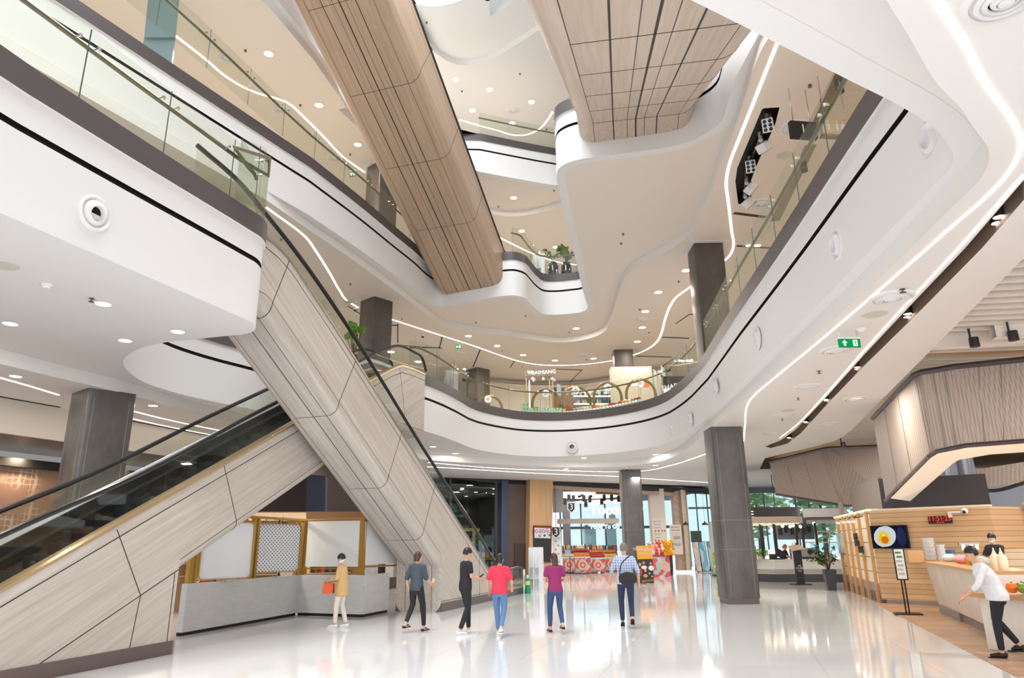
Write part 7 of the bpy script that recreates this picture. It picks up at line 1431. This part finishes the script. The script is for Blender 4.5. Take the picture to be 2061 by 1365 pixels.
    # hair
    hm = MB(); loft(hm, [((0,-.03*s,-.04*s),.066*s,.075*s),((0,-.022*s,.0),.082*s,.088*s),((0,-.012*s,.05*s),.083*s,.102*s),((0,-.01*s,.095*s),.066*s,.085*s),((0,-.01*s,.13*s),.03*s,.045*s)])
    if hairlong: loft(hm, [((0,-.075*s,-.04*s-hairlong*s),.055*s,.03*s),((0,-.08*s,-.1*s),.075*s,.04*s),((0,-.06*s,.0),.08*s,.06*s)])
    g = MB(); g.add([sk+hq @ Vector(v) for v in hm.v], hm.f); fuse(g, 'hair', M[hair], t, .011*s, 2)
    if mask:
        hm = MB(); loft(hm, [((0,.035*s,-.1*s),.04*s,.045*s),((0,.03*s,-.06*s),.066*s,.085*s),((0,.02*s,-.02*s),.073*s,.094*s)]); g = MB(); g.add([sk+hq @ Vector(v) for v in hm.v], hm.f); g.obj('mask', M['lacq'], t, smooth=True)
    return t, A, J, V_
def cloth(n, c, c2=None, sc=(20,20,20)): M[n] = mat(n, c, .85, noise=(sc, .5, c2 or tuple(int(x*.88) for x in c)))
cloth('camel', (214,178,122)); cloth('ivory', (232,224,212)); cloth('slate', (72,80,92)); cloth('blackc', (38,38,44)); cloth('redc', (226,58,84)); cloth('jeans', (96,132,178)); cloth('jeansd', (58,82,122)); cloth('magenta', (150,46,104)); cloth('navyc', (44,56,84)); cloth('whitec', (236,236,242)); cloth('orangeb', (240,108,62)); cloth('bagblack', (52,46,46))
M['hairb'] = mat('hair_black', (28,24,24), .4); M['hairbr'] = mat('hair_brown', (70,46,38), .4); M['hairg'] = mat('hair_grey', (128,112,104), .6); M['hairo'] = mat('hair_copper', (176,84,44), .4)
def check():
    m, N, L = nodes('checked_cloth'); b = N['Principled BSDF']; tc = N.new('ShaderNodeTexCoord'); w1, w2 = N.new('ShaderNodeTexWave'), N.new('ShaderNodeTexWave'); mx = N.new('ShaderNodeMix'); mx.data_type = 'RGBA'; ad = N.new('ShaderNodeMath'); ad.operation = 'ADD'; mu = N.new('ShaderNodeMath'); mu.operation = 'MULTIPLY'; mu.inputs[1].default_value = .5
    w1.bands_direction = 'X'; w2.bands_direction = 'Z'
    for w_ in (w1, w2): w_.inputs['Scale'].default_value = 5.5; L.new(tc.outputs['Object'], w_.inputs[0])
    L.new(w1.outputs[1], ad.inputs[0]); L.new(w2.outputs[1], ad.inputs[1]); L.new(ad.outputs[0], mu.inputs[0]); L.new(mu.outputs[0], mx.inputs[0]); mx.inputs[6].default_value = S((214,224,238)); mx.inputs[7].default_value = S((112,142,186)); L.new(mx.outputs[2], b.inputs['Base Color']); b.inputs['Roughness'].default_value = .85; return m
M['checkc'] = check()
DOWN = (((-.23,.02,1.12),(-.24,.1,.88)),((.23,-.02,1.12),(.24,.08,.88)))
def phone_hold(t, p, m='dark', nm='phone', size=(.07,.012,.14), rz=0, lab='', cat='phone'):
    mw = Matrix.Translation(t.location) @ Matrix.Rotation(t.rotation_euler.z, 4, 'Z'); o = MB().box((0,0,0), size).obj(nm, M[m]); o.location = mw @ p; o.rotation_euler = (R(-50),0,t.rotation_euler.z+rz); tag(o, lab, cat); return o
def gz(a, b): q = atz(a, b, 0); return (q.x, q.y, 0)
# woman in camel coat, facing left
t, A, J, V_ = person('woman in a camel coat and ivory trousers looking down, before the terrazzo counter', gz(684,1264), R(82), 1.6, 'camel', 'ivory', 'lacq', 'hairb', (((-.22,.06,1.14),(-.1,.3,1.08)),((.22,.06,1.14),(.1,.3,1.06))), stride=(.1,-.12), knee=(.03,.08), head=(0,.55), sleeve=1.75, long=.72, mask=True)
mw = Matrix.Translation(t.location) @ Matrix.Rotation(t.rotation_euler.z, 4, 'Z'); p = mw @ V_(-.02,.33,.93)
tb = thing('shopping_bag', 'small orange bag held by the woman in the camel coat', 'bag', p, t.rotation_euler.z); mb = MB(); mb.prism([(-.06,-.12),(.06,-.12),(.06,.12),(-.06,.12)], -.14, .08); mb.obj('body', M['orangeb'], tb); mb = MB(); mb.tube(crom([(0,-.08,.08),(0,-.06,.17),(0,.06,.17),(0,.08,.08)],4), .008, 5); mb.obj('handle', M['orangeb'], tb)
# dark woman from behind
t, A, J, V_ = person('woman in slate top and dark cropped trousers walking away beside the falling escalator foot', gz(836,1272), R(-28), 1.63, 'slate', 'blackc', 'bagblack', 'hairbr', (((-.24,-.05,1.12),(-.2,-.02,.9)),((.23,.05,1.12),(.2,.26,1.02))), stride=(-.26,.2), knee=(.14,.04), sleeve=.95, sandals=True, shoe_mat='bagblack', hairlong=.02)
phone_hold(t, V_(.21,.36,1.06), 'gold', lab='gold phone in the hand of the woman in the slate top', rz=.3)
# man in black
t, A, J, V_ = person('man in black tee and black trousers with white shoes, looking at his hands', gz(936,1277), R(-62), 1.7, 'blackc', 'blackc', 'lacq', 'hairb', (((-.22,.02,1.13),(-.1,.26,1.1)),((.22,.04,1.13),(.1,.27,1.08))), stride=(.12,-.16), knee=(.04,.1), head=(0,.4), sleeve=.6)
phone_hold(t, V_(0,.36,1.12), lab='dark phone held by the man in black')
# woman in red
t, A, J, V_ = person('woman in a red blouse and light blue jeans seen from behind', gz(1006,1281), R(-14), 1.58, 'redc', 'jeans', 'lacq', 'hairb', (((-.26,-.04,1.14),(-.27,.08,.93)),((.26,.04,1.14),(.22,.22,1.0))), stride=(.2,-.22), knee=(.04,.13), sleeve=.8, topw=1.12, hairlong=.03)
# woman in magenta
t, A, J, V_ = person('woman in a magenta tee and dark jeans with long brown hair, seen from behind', gz(1120,1274), R(12), 1.57, 'magenta', 'jeansd', 'bagblack', 'hairbr', (((-.24,.02,1.13),(-.12,.24,1.08)),((.24,.03,1.13),(.14,.24,1.06))), stride=(.22,-.24), knee=(.04,.14), sleeve=.6, sandals=True, shoe_mat='bagblack', hairlong=.2)
# man in checks
t, A, J, V_ = person('grey haired man in a blue checked shirt and navy trousers walking towards the supermarket', gz(1264,1263), R(-4), 1.76, 'checkc', 'navyc', 'black', 'hairg', (((-.28,.06,1.13),(-.3,.24,.95)),((.27,-.06,1.12),(.28,-.02,.86))), stride=(.24,-.22), knee=(.04,.13), sleeve=1.1, topw=1.1, shoe_mat='black')
mw = Matrix.Translation(t.location) @ Matrix.Rotation(t.rotation_euler.z, 4, 'Z'); tb = thing('shoulder_bag', 'dark leather bag slung across the back of the man in checks', 'bag', mw @ V_(.03,-.235,.98), t.rotation_euler.z)
mb = MB(); mb.add(*[(lambda m_: (m_.v, m_.f))(MB().ball((0,0,0), .2, 14, sc=(1,.35,.72)))][0]); mb.obj('body', M['bagblack'], tb, smooth=True); mb = MB(); mb.box((0,-.065,.04), (.3,.02,.14)); mb.obj('flap', M['bagblack'], tb); mb = MB(); mb.tube(crom([(-.17,.02,.05),(-.12,.06,.3),(.1,.07,.5)],4), .014, 6); mb.obj('strap', M['bagblack'], tb)
# server in white shirt, bending
t, A, J, V_ = person('server in a white shirt and black trousers hurrying past the marble counter', (7.5,11.62,.015), R(70), 1.62, 'whitec', 'blackc', 'black', 'hairb', (((-.26,.3,1.1),(-.2,.5,.92)),((.27,.16,1.1),(.2,.4,.95))), stride=(.1,-.2), knee=(.05,.16), lean=.34, sleeve=1.3, topw=1.25, head=(0,.35), shoe_mat='black')
# cook with mask
q = aty(2012, 1150, 17.0); t, A, J, V_ = person('cook in a dark uniform and white face mask working behind the marble counter', (q.x, 17.0, .22), R(108), 1.66, 'blackc', 'blackc', 'black', 'hairb', (((-.22,.14,1.14),(-.1,.36,1.1)),((.22,.14,1.14),(.1,.36,1.08))), stride=(.03,-.03), knee=(.02,.02), sleeve=.7, head=(0,.4), mask=True, shoe_mat='black')
o = MB().box((0,0,.11), (3.4,2.2,.21), R(-20)).obj('floor_kiosk_platform', M['kgrey']); o.location = (q.x+.6, 17.0, 0); struct(o)
# barista
q = aty(1584, 1120, YC+1.1); t, A, J, V_ = person('barista with copper hair in a black top behind the cafe counter', (q.x, YC+1.35, 0), R(-120), 1.62, 'blackc', 'blackc', 'black', 'hairo', (((-.22,.14,1.12),(-.12,.36,1.04)),((.22,.12,1.12),(.14,.34,1.04))), stride=(.03,-.03), knee=(.02,.02), sleeve=.6, head=(0,.45), hairlong=.06, shoe_mat='black')
# salad on the low counter
for j in range(16):
    kd = ['orange','melon','apple','melon','mango'][j % 5]; q = Vector((8.05,11.2,.9))+Matrix.Rotation(R(-68),3,'Z') @ Vector((-.7+.19*(j % 8), .18+.24*(j//8), .1)); fruit(kd, q, .09, '%s in the heap on the low right counter' % kd, 'fruit on the low counter, '+kd)
# ================================================================ lamps
def disk_lamp(q, p, size=.3, col=(1,.91,.8), spread=None):
    o = area((q[0], q[1], q[2]-.03), size, p, col); o.data.shape = 'DISK'
    if spread: o.data.spread = spread
    return o
# skylight over the atrium
area((-3, 15, 31), 16, 21000, (.95,.98,1), sy=26)
# wide fill lamp added behind the camera, in place of daylight from unseen glazing
area((-2, -7, 2.7), 30, 1500, (.9,.95,1), (R(90),0,0), sy=5)
# the lamps of each floor, set below the downlights
for z, pw in ((Z2, 55), (C2, 55), (C3, 85), (Z3, 60), (C4, 110), (Z4, 60), (C5, 110)):
    for q in SP.get(z, []): disk_lamp(q, pw)
# fill lamps without fittings, added to brighten the areas under each floor
for x, y in [(-11,20),(-11,25),(-8,28),(-13,30),(-3,33),(1,36),(2.5,42),(10,38.5),(9,27),(8.6,17),(9.5,23),(12,42),(-6,5),(-9,9),(0,1),(4,1)]: disk_lamp((x,y,C2), 130, .4)
for x, y in [(-10,24),(-9,32),(-3,37),(3,38),(9,37),(11,30),(11,22),(10,15),(9,9),(-14,28),(14,34)]: disk_lamp((x,y,C3), 150, .4)
for x, y in [(-11,20),(-10,26),(-14,16),(-12,10),(-2,36),(3,36),(8,30),(-8,32)]: disk_lamp((x,y,C4), 170, .4)
for x, y in [(1,33),(6,33),(10,38),(4,46),(8,50),(2,44)]: disk_lamp((x,y+2,4.9), 120, .4, (1,.95,.88))
for x, y in [(13.5,17),(15.5,18.5),(12.2,25),(14,34),(15,37)]: disk_lamp((x,y,5.4), 120, .4, (1,.92,.82))
for x, y in [(9.0,10.5),(11.5,9.5),(14,12),(17,15),(20,19)]: disk_lamp((x,y,5.35), 150, .3, (1,.93,.85))  # added lamps; their bounce off the floor brightens the slat ceiling
for x, y in [(11.7,17.6),(10.7,15.6),(9.8,13.2)]: disk_lamp((x,y,3.3), 45, .2, (1,.9,.78))  # lamps added below the near canopy to light the counter
for x, y in [(-13.2,15.5),(-12.3,18.6),(-11.3,21.6)]: disk_lamp((x-.6,y,4.2), 60, .2, (1,.78,.55))
disk_lamp((-6.9,19.6,2.95), 40, .2, (1,.85,.65)); disk_lamp((-5.2,21.0,2.95), 40, .2, (1,.85,.65))
bpy.context.scene.view_settings.exposure = -.44

# ---------------------------------------------------------------- tell like things apart
def pix(o):
    p = o.matrix_world.translation-Vector((0,0,EYE)); dz = p.y*cp_+p.z*sp_
    return (p.x/dz if dz > 0 else 9, (-p.y*sp_+p.z*cp_)/dz if dz > 0 else 9)
bpy.context.view_layer.update()
NUM = ['','first','second','third','fourth','fifth','sixth','seventh','eighth','ninth','tenth','eleventh','twelfth','thirteenth','fourteenth','fifteenth']
by = {}
for o in bpy.data.objects:
    if o.parent is None and o.get('label'): by.setdefault(o['label'], []).append(o)
for l, os_ in by.items():
    n = len(os_)
    if n < 2 or n > 15: continue
    for i, o in enumerate(sorted(os_, key=pix)):
        o['label'] = l+', '+('leftmost' if i == 0 else 'rightmost' if i == n-1 else NUM[i+1]+' from left')
